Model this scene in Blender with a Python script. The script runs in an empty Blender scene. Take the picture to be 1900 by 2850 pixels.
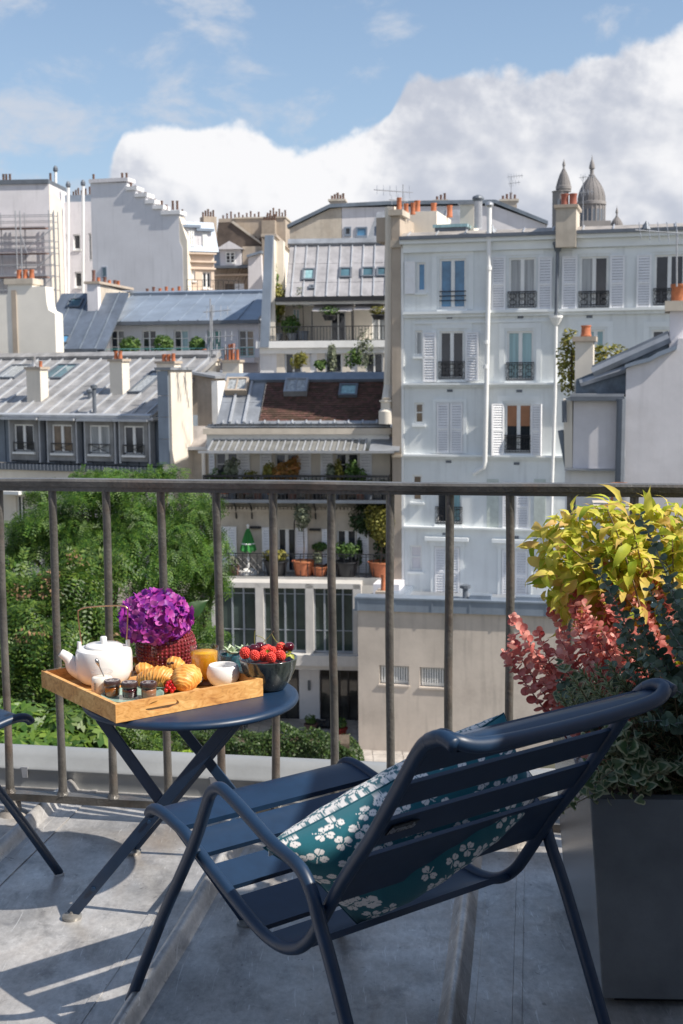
import bpy, math, random
import numpy as np
from mathutils import Vector, Matrix, noise as mnoise
R = math.radians
random.seed(7)
rng = np.random.RandomState(11)
scene = bpy.context.scene
COL = scene.collection

# ------------------------------------------------------------------ camera, sky, sun, exposure
CAM_H, TILT, ROLL = 1.44, R(6.4), R(0.45)
FOC, CX, CY = 3540.0, 950.0, 1425.0          # focal length and centre in photograph pixels
_fw = np.array([0, math.cos(TILT), -math.sin(TILT)])
_up0 = np.array([0, math.sin(TILT), math.cos(TILT)]); _rt0 = np.array([1., 0, 0])
_rt = _rt0*math.cos(ROLL) - _up0*math.sin(ROLL)
_up = _up0*math.cos(ROLL) + _rt0*math.sin(ROLL)
CAM = np.array([0, 0, CAM_H])
cd = bpy.data.cameras.new('camera'); cam = bpy.data.objects.new('camera', cd); COL.objects.link(cam)
cam.matrix_world = Matrix(((_rt[0], _up[0], -_fw[0], 0), (_rt[1], _up[1], -_fw[1], 0), (_rt[2], _up[2], -_fw[2], CAM_H), (0, 0, 0, 1)))
cd.sensor_fit = 'HORIZONTAL'; cd.sensor_width = 24.0; cd.lens = 24.0*FOC/1900.0
cd.clip_start = 0.05; cd.clip_end = 3000
cd.dof.use_dof = True; cd.dof.focus_distance = 3.15; cd.dof.aperture_fstop = 11
scene.camera = cam

SUN_AZ, SUN_EL = R(23), R(46)                # sun stands to the right, slightly behind the camera
sun_dir = Vector((math.cos(SUN_AZ)*math.cos(SUN_EL), -math.sin(SUN_AZ)*math.cos(SUN_EL), math.sin(SUN_EL)))
sd = bpy.data.lights.new('sun', 'SUN'); sd.energy = 5.0; sd.angle = R(0.53); sd.color = (1.0, 0.93, 0.83)
so = bpy.data.objects.new('sun', sd); COL.objects.link(so)
so.rotation_euler = sun_dir.to_track_quat('Z', 'Y').to_euler(); so.location = (30, -10, 40)

W = bpy.data.worlds.new('World'); scene.world = W; W.use_nodes = True
def build_sky():
    nt = W.node_tree; N = nt.nodes; Lk = nt.links; N.clear()
    def nd(t, **k):
        n = N.new(t)
        for a, b in k.items(): setattr(n, a, b)
        return n
    def M(op, a, b=None, c=None, clamp=False):
        n = nd('ShaderNodeMath', operation=op, use_clamp=clamp)
        for i, x in enumerate((a, b, c)):
            if x is None: continue
            if isinstance(x, (int, float)): n.inputs[i].default_value = x
            else: Lk.new(x, n.inputs[i])
        return n.outputs[0]
    def ramp(x, lo, hi):
        n = nd('ShaderNodeMapRange', interpolation_type='SMOOTHSTEP'); Lk.new(x, n.inputs[0])
        n.inputs[1].default_value = lo; n.inputs[2].default_value = hi; return n.outputs[0]
    sky = nd('ShaderNodeTexSky', sky_type='NISHITA', sun_disc=False, sun_elevation=SUN_EL)
    sky.sun_rotation = math.atan2(sun_dir.x, sun_dir.y)
    sky.altitude = 100; sky.air_density = 1.0; sky.dust_density = 0.6; sky.ozone_density = 1.3
    tc = nd('ShaderNodeTexCoord'); sep = nd('ShaderNodeSeparateXYZ'); Lk.new(tc.outputs['Generated'], sep.inputs[0])
    x, y, z = sep.outputs
    az = M('ARCTAN2', x, y); el = M('ARCSINE', z)
    def noise(sc, det, rough, stretch=1.0, off=0.0, dist=0.0):
        mp = nd('ShaderNodeMapping'); Lk.new(tc.outputs['Generated'], mp.inputs[0])
        mp.inputs['Scale'].default_value = (sc, sc, sc*stretch); mp.inputs['Location'].default_value = (off, off*0.37, off*0.61)
        n = nd('ShaderNodeTexNoise'); Lk.new(mp.outputs[0], n.inputs['Vector']); n.inputs['Scale'].default_value = 1.0
        n.inputs['Detail'].default_value = det; n.inputs['Roughness'].default_value = rough; n.inputs['Distortion'].default_value = dist
        return n.outputs[0]
    # outline of the cumulus bank: height of its top (radians) against azimuth
    cu = nd('ShaderNodeFloatCurve')
    pts = [(0, 560), (200, 620), (300, 580), (345, 490), (400, 415), (560, 392), (700, 362), (780, 392), (900, 440), (1010, 428), (1075, 405), (1110, 345), (1160, 285),
           (1250, 290), (1350, 255), (1450, 268), (1550, 238), (1650, 242), (1750, 222), (1830, 195), (1900, 165), (2300, 120), (2900, 300)]
    c = cu.mapping.curves[0]
    pp = [(0.0, 0.62), (0.18, 0.5)] + [(((u-950)/FOC)/1.4+0.5, ((1030-v)/FOC)/0.5) for u, v in pts] + [(1.0, 0.75)]
    c.points[0].location = pp[0]; c.points[1].location = pp[-1]
    for p in pp[1:-1]: c.points.new(*p)
    cu.mapping.update()
    Lk.new(M('MULTIPLY_ADD', az, 1/1.4, 0.5, True), cu.inputs['Value'])
    top = M('MULTIPLY', cu.outputs[0], 0.5)
    n1 = noise(13, 5, 0.50); n2 = noise(32, 7, 0.56, 1, 3.3)
    edge = M('ADD', M('MULTIPLY', M('SUBTRACT', n1, 0.5), 0.068), M('MULTIPLY', M('SUBTRACT', n2, 0.5), 0.026))
    d = M('SUBTRACT', M('ADD', top, edge), el)
    cum = ramp(d, -0.002, 0.0075)
    # inside the bank: billow relief (lit on the side of the sun) and greyer undersides
    r1 = noise(8.5, 6, 0.46, 1.3, 0.0); r2 = noise(8.5, 6, 0.46, 1.3, 0.07)
    rel = M('MULTIPLY', M('SUBTRACT', r1, r2), 2.0)
    s1 = noise(24, 5, 0.5, 1.2, 0.0); s2 = noise(24, 5, 0.5, 1.2, 0.06); rel = M('ADD', rel, M('MULTIPLY', M('MULTIPLY', M('SUBTRACT', s1, s2), 0.9), M('SUBTRACT', 1.0, ramp(d, 0.0, 0.09))))
    big = noise(5.5, 4, 0.5, 1.6, 9.1)
    depth = ramp(d, 0.01, 0.14)
    br = M('ADD', M('SUBTRACT', M('SUBTRACT', 1.0, M('MULTIPLY', depth, 0.17)), M('MULTIPLY', ramp(big, 0.42, 0.64), 0.26)), rel)
    br = M('MINIMUM', M('MAXIMUM', br, 0.55), 1.12)
    cc = nd('ShaderNodeMix', data_type='RGBA'); Lk.new(ramp(br, 0.6, 1.0), cc.inputs[0])
    cc.inputs[6].default_value = (CLOUD*0.60, CLOUD*0.64, CLOUD*0.74, 1); cc.inputs[7].default_value = (CLOUD*1.05, CLOUD*1.05, CLOUD*1.07, 1)
    # thin high wisps
    w1 = noise(12, 7, 0.58, 1.7, 5.2, 0.25)
    leftpatch = M('MULTIPLY', M('SUBTRACT', 1.0, ramp(M('ABSOLUTE', M('ADD', az, 0.25)), 0.03, 0.10)), M('SUBTRACT', 1.0, ramp(M('ABSOLUTE', M('SUBTRACT', el, 0.205)), 0.01, 0.06)))
    wl = M('ADD', w1, M('MULTIPLY', leftpatch, 0.18))
    wisp = M('MULTIPLY', ramp(wl, 0.53, 0.72), 0.9)
    haze = M('ADD', 0.16, M('MULTIPLY', M('SUBTRACT', 1.0, ramp(el, -0.05, 0.40)), 0.45))
    m0 = nd('ShaderNodeMix', data_type='RGBA'); Lk.new(haze, m0.inputs[0]); Lk.new(sky.outputs[0], m0.inputs[6]); m0.inputs[7].default_value = (3.0, 4.1, 5.6, 1)
    m1 = nd('ShaderNodeMix', data_type='RGBA'); Lk.new(wisp, m1.inputs[0]); Lk.new(m0.outputs[2], m1.inputs[6]); m1.inputs[7].default_value = (4.3, 4.7, 5.4, 1)
    m2 = nd('ShaderNodeMix', data_type='RGBA'); Lk.new(cum, m2.inputs[0]); Lk.new(m1.outputs[2], m2.inputs[6]); Lk.new(cc.outputs[2], m2.inputs[7])
    bg = nd('ShaderNodeBackground'); Lk.new(m2.outputs[2], bg.inputs[0]); bg.inputs[1].default_value = 0.105
    out = nd('ShaderNodeOutputWorld'); Lk.new(bg.outputs[0], out.inputs[0])
CLOUD = 6.5
build_sky()
scene.view_settings.view_transform = 'Standard'; scene.view_settings.look = 'None'
scene.view_settings.exposure = 0.42; scene.view_settings.gamma = 1.0; scene.view_settings.use_curve_mapping = False
scene.cycles.max_bounces = 8; scene.cycles.transparent_max_bounces = 12

# ------------------------------------------------------------------ measuring helpers
def ray(u, v): return _fw + _rt*((u-CX)/FOC) - _up*((v-CY)/FOC)
def gz(u, v, z=0.0):
    d = ray(u, v); return CAM + d*((z-CAM_H)/d[2])
def at(u, v, y):
    d = ray(u, v); return CAM + d*(y/d[1])
G0 = -13.0                                    # courtyard level

class Frame:
    "a plane in the world: a along X, b along Y, n out of it"
    def __init__(s, o, X, Y):
        s.o = np.array(o, float); s.X = np.array(X, float)/np.linalg.norm(X)
        Y = np.array(Y, float); Y = Y - s.X*(Y@s.X); s.Y = Y/np.linalg.norm(Y); s.N = np.cross(s.X, s.Y)
    def P(s, a, b, n=0.0): return s.o + s.X*a + s.Y*b + s.N*n
    def hit(s, u, v, n=0.0):
        d = ray(u, v); o = s.o + s.N*n; k = ((o-CAM)@s.N)/(d@s.N); p = CAM + d*k - o
        return p@s.X, p@s.Y
    def rect(s, u0, v0, u1, v1, n=0.0):
        um, vm = (u0+u1)/2, (v0+v1)/2
        return s.hit(u0, vm, n)[0], s.hit(u1, vm, n)[0], s.hit(um, v1, n)[1], s.hit(um, v0, n)[1]
    def roof(s, b, n, pitch): return Frame(s.P(0, b, n), s.X, -s.N*math.cos(pitch) + s.Y*math.sin(pitch))
    def moved(s, a=0, b=0, n=0): return Frame(s.P(a, b, n), s.X, s.Y)
    def turned(s, a=0, b=0, n=0):             # the side plane facing right of this one
        return Frame(s.P(a, b, n), -s.N, s.Y)
def facade(u, depth, yaw):
    p = at(u, 1030, depth); p[2] = 0.0; y = R(yaw)
    return Frame(p, (math.cos(y), -math.sin(y), 0), (0, 0, 1))
XY = Frame((0, 0, 0), (1, 0, 0), (0, 1, 0))

# ------------------------------------------------------------------ mesh helpers
class MB:
    def __init__(s): s.v = []; s.f = []; s.m = []; s.mi = 0
    def add(s, vs, fs):
        k = len(s.v); s.v.extend([tuple(map(float, p)) for p in vs]); s.f.extend([tuple(i+k for i in f) for f in fs]); s.m.extend([s.mi]*len(fs)); return s
    def box(s, fr, a0, a1, b0, b1, n0, n1):
        if a0 > a1: a0, a1 = a1, a0
        if b0 > b1: b0, b1 = b1, b0
        if n0 > n1: n0, n1 = n1, n0
        v = [fr.P(a, b, n) for n in (n0, n1) for b in (b0, b1) for a in (a0, a1)]
        return s.add(v, [(0, 2, 3, 1), (4, 5, 7, 6), (0, 1, 5, 4), (2, 6, 7, 3), (0, 4, 6, 2), (1, 3, 7, 5)])
    def prism(s, fr, pts, n0, n1):
        k = len(pts); ar = sum(pts[i][0]*pts[(i+1) % k][1]-pts[(i+1) % k][0]*pts[i][1] for i in range(k))
        if ar < 0: pts = pts[::-1]
        if n0 > n1: n0, n1 = n1, n0
        v = [fr.P(a, b, n0) for a, b in pts] + [fr.P(a, b, n1) for a, b in pts]
        return s.add(v, [tuple(range(k-1, -1, -1)), tuple(range(k, 2*k))] + [(i, (i+1) % k, k+(i+1) % k, k+i) for i in range(k)])
    def quad(s, *p): return s.add(p, [tuple(range(len(p)))])
    def tube(s, pts, r, seg=8, closed=False, cap=True, flat=None):
        pts = [np.array(p, float) for p in pts]; n = len(pts); rs = r if hasattr(r, '__len__') else [r]*n
        T = []
        for i in range(n):
            if closed: t = pts[(i+1) % n]-pts[i-1]
            else: t = pts[min(i+1, n-1)]-pts[max(i-1, 0)]
            T.append(t/(np.linalg.norm(t)+1e-12))
        up = np.array([0, 0, 1.]) if abs(T[0][2]) < .9 else np.array([1., 0, 0])
        u = np.cross(up, T[0]); u /= np.linalg.norm(u); vs = []
        for i in range(n):
            u = u - T[i]*(u@T[i]); u /= np.linalg.norm(u); w = np.cross(T[i], u)
            for k in range(seg):
                a = 2*math.pi*k/seg; vs.append(pts[i] + (u*math.cos(a) + w*math.sin(a))*rs[i])
        fs = [(i*seg+k, i*seg+(k+1) % seg, (i+1)*seg+(k+1) % seg, (i+1)*seg+k) for i in range(n-1) for k in range(seg)]
        if closed: fs += [((n-1)*seg+k, (n-1)*seg+(k+1) % seg, (k+1) % seg, k) for k in range(seg)]
        elif cap: fs += [tuple(range(seg-1, -1, -1)), tuple((n-1)*seg+k for k in range(seg))]
        return s.add(vs, fs)
    def lathe(s, c, prof, seg=24, X=None, Z=None, caps=True):
        c = np.array(c, float); Z = np.array([0, 0, 1.]) if Z is None else np.array(Z, float)/np.linalg.norm(Z)
        X = np.array([1., 0, 0]) if X is None else np.array(X, float); X = X - Z*(X@Z); X /= np.linalg.norm(X); Y = np.cross(Z, X)
        vs = [c + Z*z + (X*math.cos(2*math.pi*k/seg) + Y*math.sin(2*math.pi*k/seg))*r for r, z in prof for k in range(seg)]
        n = len(prof)
        fs = [(i*seg+k, i*seg+(k+1) % seg, (i+1)*seg+(k+1) % seg, (i+1)*seg+k) for i in range(n-1) for k in range(seg)]
        if caps: fs += [tuple(range(seg-1, -1, -1)), tuple((n-1)*seg+k for k in range(seg))]
        return s.add(vs, fs)
    def sphere(s, c, r, seg=10, rings=7):
        rr = np.array(r if hasattr(r, '__len__') else [r]*3, float); c = np.array(c, float); vs = []; fs = []
        for i in range(rings+1):
            t = math.pi*i/rings
            for k in range(seg):
                a = 2*math.pi*k/seg; vs.append(c + rr*np.array([math.sin(t)*math.cos(a), math.sin(t)*math.sin(a), math.cos(t)]))
        for i in range(rings):
            for k in range(seg): fs.append((i*seg+k, (i+1)*seg+k, (i+1)*seg+(k+1) % seg, i*seg+(k+1) % seg))
        return s.add(vs, fs)
    def build(s, name, mat, parent=None, smooth=False, bevel=0, origin=None, sub=0, auto=None):
        if not s.v: return None
        v = np.array(s.v); base = np.array(parent.matrix_world.translation) if parent else np.zeros(3)
        o = np.array(origin) if origin is not None else (v.min(0)+v.max(0))/2
        me = bpy.data.meshes.new(name); me.from_pydata((v-o).tolist(), [], s.f)
        for m in (mat if isinstance(mat, (list, tuple)) else [mat]): me.materials.append(m)
        if any(s.m): me.polygons.foreach_set('material_index', s.m)
        if smooth: me.polygons.foreach_set('use_smooth', [True]*len(s.f))
        me.update()
        ob = bpy.data.objects.new(name, me); COL.objects.link(ob)
        ob.location = (o-base)
        if parent: ob.parent = parent
        ob.matrix_world = Matrix.Translation(Vector(o))
        if bevel:
            b = ob.modifiers.new('bevel', 'BEVEL'); b.width = bevel; b.segments = 2; b.limit_method = 'ANGLE'; b.angle_limit = R(40)
        if sub:
            b = ob.modifiers.new('sub', 'SUBSURF'); b.levels = sub; b.render_levels = sub
        if auto is not None:
            me.polygons.foreach_set('use_smooth', [True]*len(s.f)); me.set_sharp_from_angle(angle=R(auto))
        return ob
def fastmesh(name, verts, nper, mat, parent=None, smooth=False):
    "many separate n-gons: verts (k*nper,3)"
    v = np.asarray(verts, np.float32).reshape(-1, 3); k = len(v)//nper
    base = np.array(parent.matrix_world.translation) if parent else np.zeros(3)
    o = (v.min(0)+v.max(0))/2
    me = bpy.data.meshes.new(name); me.vertices.add(len(v)); me.vertices.foreach_set('co', (v-o).ravel())
    me.loops.add(len(v)); me.loops.foreach_set('vertex_index', np.arange(len(v), dtype=np.int32))
    me.polygons.add(k); me.polygons.foreach_set('loop_start', np.arange(0, len(v), nper, dtype=np.int32))
    me.update(calc_edges=True); me.validate()
    me.materials.append(mat)
    ob = bpy.data.objects.new(name, me); COL.objects.link(ob)
    if parent: ob.parent = parent
    ob.location = o-base; ob.matrix_world = Matrix.Translation(Vector([float(t) for t in o]))
    return ob
def tag(o, label=None, cat=None, group=None, kind=None):
    if label: o['label'] = label
    if cat: o['category'] = cat
    if group: o['group'] = group
    if kind: o['kind'] = kind
    return o
def thing(name, loc, label, cat, group=None):
    o = bpy.data.objects.new(name, None); COL.objects.link(o); o.empty_display_size = 0.1
    o.location = tuple(map(float, loc)); o.matrix_world = Matrix.Translation(Vector(tuple(map(float, loc))))
    return tag(o, label, cat, group)
def inst(src_mesh, name, M4, parent=None):
    ob = bpy.data.objects.new(name, src_mesh); COL.objects.link(ob)
    if parent: ob.parent = parent; ob.matrix_basis = parent.matrix_world.inverted() @ M4
    else: ob.matrix_basis = M4
    ob.matrix_world = M4
    return ob

# ------------------------------------------------------------------ materials
def hexc(h):
    h = h.lstrip('#'); r = [int(h[i:i+2], 16)/255 for i in (0, 2, 4)]
    return [c/12.92 if c <= .04045 else ((c+.055)/1.055)**2.4 for c in r]
_mats = {}
def mat(name, col, rough=0.6, metal=0.0, var=0.12, scale=3.0, bump=0.0, bscale=40.0, spec=0.5, dark=None, streak=0.0, stain=None, stain_amt=0.0, coat=0.0, trans=0.0, stretch=(1, 1, 1), island=0.0):
    if name in _mats: return _mats[name]
    m = bpy.data.materials.new(name); m.use_nodes = True; nt = m.node_tree; N = nt.nodes; L = nt.links
    b = N['Principled BSDF']; b.inputs['Roughness'].default_value = rough; b.inputs['Metallic'].default_value = metal
    b.inputs['Specular IOR Level'].default_value = spec; b.inputs['Coat Weight'].default_value = coat
    tc = N.new('ShaderNodeTexCoord'); geo = N.new('ShaderNodeNewGeometry')
    mp = N.new('ShaderNodeMapping'); mp.inputs['Scale'].default_value = stretch; L.new(geo.outputs['Position'], mp.inputs[0])
    col = list(col)[:3]; dk = dark or [c*(1-var*1.6) for c in col]; lt = [min(1, c*(1+var)) for c in col]
    n = N.new('ShaderNodeTexNoise'); n.inputs['Scale'].default_value = scale; n.inputs['Detail'].default_value = 6; n.inputs['Roughness'].default_value = 0.62; L.new(mp.outputs[0], n.inputs['Vector'])
    mr = N.new('ShaderNodeMapRange'); L.new(n.outputs[0], mr.inputs[0]); mr.inputs[1].default_value = 0.3; mr.inputs[2].default_value = 0.7
    mx = N.new('ShaderNodeMix'); mx.data_type = 'RGBA'; L.new(mr.outputs[0], mx.inputs[0]); mx.inputs[6].default_value = (*dk, 1); mx.inputs[7].default_value = (*lt, 1)
    outc = mx.outputs[2]
    if streak:
        mp2 = N.new('ShaderNodeMapping'); mp2.inputs['Scale'].default_value = (2.6, 2.6, 0.22); L.new(geo.outputs['Position'], mp2.inputs[0])
        n2 = N.new('ShaderNodeTexNoise'); n2.inputs['Scale'].default_value = 1.6; n2.inputs['Detail'].default_value = 5; L.new(mp2.outputs[0], n2.inputs['Vector'])
        r2 = N.new('ShaderNodeMapRange'); L.new(n2.outputs[0], r2.inputs[0]); r2.inputs[1].default_value = 0.52; r2.inputs[2].default_value = 0.72; r2.inputs[4].default_value = streak
        m2 = N.new('ShaderNodeMix'); m2.data_type = 'RGBA'; L.new(r2.outputs[0], m2.inputs[0]); L.new(outc, m2.inputs[6]); m2.inputs[7].default_value = (*[c*0.45 for c in col], 1); outc = m2.outputs[2]
    if stain:
        n3 = N.new('ShaderNodeTexNoise'); n3.inputs['Scale'].default_value = scale*0.45; n3.inputs['Detail'].default_value = 8; n3.inputs['Roughness'].default_value = .7; L.new(mp.outputs[0], n3.inputs['Vector'])
        r3 = N.new('ShaderNodeMapRange'); L.new(n3.outputs[0], r3.inputs[0]); r3.inputs[1].default_value = 0.5; r3.inputs[2].default_value = 0.68; r3.inputs[4].default_value = stain_amt
        m3 = N.new('ShaderNodeMix'); m3.data_type = 'RGBA'; L.new(r3.outputs[0], m3.inputs[0]); L.new(outc, m3.inputs[6]); m3.inputs[7].default_value = (*stain, 1); outc = m3.outputs[2]
    if island:
        hv = N.new('ShaderNodeHueSaturation'); ri = N.new('ShaderNodeMapRange'); L.new(geo.outputs['Random Per Island'], ri.inputs[0]); ri.inputs[3].default_value = 1-island; ri.inputs[4].default_value = 1+island
        L.new(ri.outputs[0], hv.inputs['Value']); L.new(outc, hv.inputs['Color'])
        rh = N.new('ShaderNodeMapRange'); L.new(geo.outputs['Random Per Island'], rh.inputs[0]); rh.inputs[3].default_value = 0.5+island*.06; rh.inputs[4].default_value = 0.5-island*.06; L.new(rh.outputs[0], hv.inputs['Hue'])
        outc = hv.outputs[0]
    L.new(outc, b.inputs['Base Color'])
    if bump:
        nb = N.new('ShaderNodeTexNoise'); nb.inputs['Scale'].default_value = bscale; nb.inputs['Detail'].default_value = 4; L.new(mp.outputs[0], nb.inputs['Vector'])
        bp = N.new('ShaderNodeBump'); bp.inputs['Strength'].default_value = bump; bp.inputs['Distance'].default_value = min(0.4/bscale, 0.006); L.new(nb.outputs[0], bp.inputs['Height']); L.new(bp.outputs[0], b.inputs['Normal'])
    if trans:
        t = N.new('ShaderNodeBsdfTranslucent'); L.new(outc, t.inputs[0]); ms = N.new('ShaderNodeMixShader'); ms.inputs[0].default_value = trans
        L.new(b.outputs[0], ms.inputs[1]); L.new(t.outputs[0], ms.inputs[2]); L.new(ms.outputs[0], N['Material Output'].inputs[0])
    _mats[name] = m; return m
# ------------------------------------------------------------------ shared materials
ZINC = mat('zinc_roof', (.31, .33, .36), .42, .25, .22, .9, streak=.25, spec=.5)
ZINC2 = mat('zinc_roof_weathered', (.33, .325, .325), .5, .15, .26, .9, streak=.4)
ZINCB = mat('zinc_blue', (.25, .30, .37), .42, .25, .14, .7, streak=.2)
ZDARK = mat('zinc_mansard', (.17, .205, .25), .5, .1, .18, 1.0, streak=.3)
RIB = mat('zinc_seam', (.47, .49, .52), .38, .3, .1, 2)
GUT = mat('gutter_zinc', (.14, .16, .19), .5, .2, .15, 2)
CREAM = mat('cream_render', (.72, .66, .57), .85, 0, .07, .8, bump=.15, bscale=6, streak=.12)
WHITE = mat('white_render', (.74, .74, .75), .85, 0, .07, .6, bump=.12, bscale=5, streak=.25, stain=(.60, .58, .56), stain_amt=.4)
LAV = mat('pale_lavender_render', (.72, .70, .72), .85, 0, .07, .5, streak=.25, stain=(.58, .56, .58), stain_amt=.35)
PINK = mat('pinkish_render', (.73, .68, .70), .85, 0, .05, .6, streak=.12)
PEACH = mat('peach_render', (.68, .55, .44), .85, 0, .08, .8, streak=.12)
BEIGE = mat('beige_render', (.44, .37, .30), .9, 0, .12, .9, bump=.2, bscale=8, streak=.25)
BEIGE2 = mat('stone_beige_wall', (.55, .49, .41), .9, 0, .10, 1.2, bump=.2, bscale=8, streak=.2, stain=(.33, .27, .21), stain_amt=.5)
BLUEW = mat('pale_blue_render', (.77, .80, .80), .85, 0, .06, .6, bump=.1, bscale=6, streak=.24, stain=(.66, .69, .68), stain_amt=.5)
BLUET = mat('pale_blue_trim', (.80, .83, .83), .8, 0, .05, 1)
TRIM = mat('white_trim', (.82, .82, .80), .6, 0, .05, 2)
SHUT = mat('white_shutter', (.84, .84, .85), .55, 0, .05, 2)
TERRA = mat('terracotta', (.42, .15, .065), .8, 0, .2, 8, island=.15)
TERRD = mat('sooty_terracotta', (.16, .09, .07), .85, 0, .3, 8, island=.3)
IRON = mat('black_iron', (.018, .019, .022), .5, 0, .1, 4)
BROWN = mat('brown_tiles', (.095, .05, .035), .85, 0, .25, 3, island=.35, bump=.3, bscale=20)
GREEN_LEAF = mat('leaf_terrace', (.10, .19, .04), .6, 0, .3, 6, trans=.3, island=.4)
YEL_LEAF = mat('leaf_yellowish', (.27, .26, .05), .6, 0, .3, 6, trans=.3, island=.4)
ORA_LEAF = mat('leaf_orange', (.38, .20, .05), .6, 0, .3, 6, trans=.3, island=.4)
OLIVE = mat('leaf_olive', (.20, .23, .15), .6, 0, .3, 6, trans=.25, island=.35)
METAL = mat('galvanised_pipe', (.45, .46, .48), .35, .6, .1, 5)
def glassmat(name, c, rough=.06):
    m = bpy.data.materials.get(name)
    if m: return m
    m = mat(name, c, rough, 0, .35, .7, spec=.7); return m
GD = glassmat('glass_dark_room', (.035, .04, .05)); GC = mat('glass_with_curtain', (.36, .38, .39), .15, 0, .30, 2.2, spec=.7, stretch=(5, 5, .15)); GT = mat('glass_teal_blind', (.26, .43, .46), .12, 0, .2, 2.2, spec=.7, stretch=(4, 4, .15))
GB = glassmat('glass_blue', (.10, .28, .48), .1); GS = glassmat('skylight_glass', (.08, .16, .20), .05); GW = glassmat('glass_warm_room', (.22, .16, .11), .1); GG = glassmat('glass_green_door', (.03, .26, .22), .1)
def crop(x0, y0, s): return lambda x, y: (x0+x/s, y0+y/s)
c1 = crop(0, 400, 1.96); c2 = crop(600, 500, 2.6133); c3 = crop(1100, 400, 1.96); c4 = crop(0, 900, 2.24); c5 = crop(500, 950, 2.4123)
c6 = crop(1050, 850, 1.8447); c7 = crop(0, 1300, 2.24); c8 = crop(550, 1300, 2.6133); c9 = crop(1050, 1350, 2.4123)
def rect(fr, c, x0, y0, x1, y1, n=0.0):
    u0, v0 = c(x0, y0); u1, v1 = c(x1, y1); return fr.rect(u0, v0, u1, v1, n)

# ------------------------------------------------------------------ building helpers
def wall(b, fr, a0, a1, b0, b1, mt, holes=(), rec=.22, depth=8.0, name='wall', label=None):
    mb = MB(); hs = [h for h in holes if h[1] > a0 and h[0] < a1 and h[3] > b0 and h[2] < b1]
    A = sorted({a0, a1, *[min(max(x, a0), a1) for h in hs for x in h[:2]]}); B = sorted({b0, b1, *[min(max(x, b0), b1) for h in hs for x in h[2:4]]})
    inh = lambda a, bb: any(h[0] < a < h[1] and h[2] < bb < h[3] for h in hs)
    for i in range(len(A)-1):
        for j in range(len(B)-1):
            if not inh((A[i]+A[i+1])/2, (B[j]+B[j+1])/2):
                mb.quad(fr.P(A[i], B[j]), fr.P(A[i+1], B[j]), fr.P(A[i+1], B[j+1]), fr.P(A[i], B[j+1]))
    for h in hs:
        x0, x1, y0, y1 = h[:4]; r = -rec
        for p, q in (((x0, y0), (x1, y0)), ((x1, y0), (x1, y1)), ((x1, y1), (x0, y1)), ((x0, y1), (x0, y0))):
            mb.quad(fr.P(*q), fr.P(*p), fr.P(*p, r), fr.P(*q, r))
    d = -depth
    mb.quad(fr.P(a0, b0, -rec), fr.P(a1, b0, -rec), fr.P(a1, b1, -rec), fr.P(a0, b1, -rec))
    c = [(a0, b0), (a1, b0), (a1, b1), (a0, b1)]
    for i in range(4):
        p, q = c[i], c[(i+1) % 4]; mb.quad(fr.P(*q), fr.P(*p), fr.P(*p, d), fr.P(*q, d))
    mb.quad(*[fr.P(*p, d) for p in c[::-1]])
    o = mb.build(name, mt, b)
    if label: o['label'] = label
    return o
def window(b, fr, r, pane=None, leaves=2, bars=(), rec=.18, frame=.055, fm=None, sill=True, name='window', label=None, mull=None, smat=None, parent_of=None):
    "casement in an opening r = (a0, a1, b0, b1): frame part with panes and sill under it"
    a0, a1, b0, b1 = r; pane = pane or GD; fm = fm or TRIM; mb = MB(); w = frame; n0, n1 = -rec-.03, -rec+.05
    mb.box(fr, a0, a0+w, b0, b1, n0, n1).box(fr, a1-w, a1, b0, b1, n0, n1).box(fr, a0+w, a1-w, b1-w, b1, n0, n1).box(fr, a0+w, a1-w, b0, b0+w*1.5, n0, n1)
    st = (a1-a0-2*w)/leaves
    ms = mull or w*1.3
    for i in range(1, leaves): mb.box(fr, a0+w+st*i-ms/2, a0+w+st*i+ms/2, b0+w*1.5, b1-w, n0, n1+.01)
    for t in bars:
        y = b0+(b1-b0)*t; mb.box(fr, a0+w, a1-w, y-w*.3, y+w*.3, n0+.01, n1-.012)
    o = mb.build(name, fm, b)
    if label: o['label'] = label
    for i in range(leaves):
        pm = pane[i % len(pane)] if isinstance(pane, (list, tuple)) else pane
        MB().box(fr, a0+w*.6+st*i+.02, a0+w*1.4+st*(i+1)-.02, b0+w, b1-w*.6, n0-.008, n0+.035).build('pane', pm, o)
    if sill: MB().box(fr, a0-.08, a1+.08, b0-.09, b0-.003, -rec+.06, .10).build('sill', smat or TRIM, o)
    return o
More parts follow.
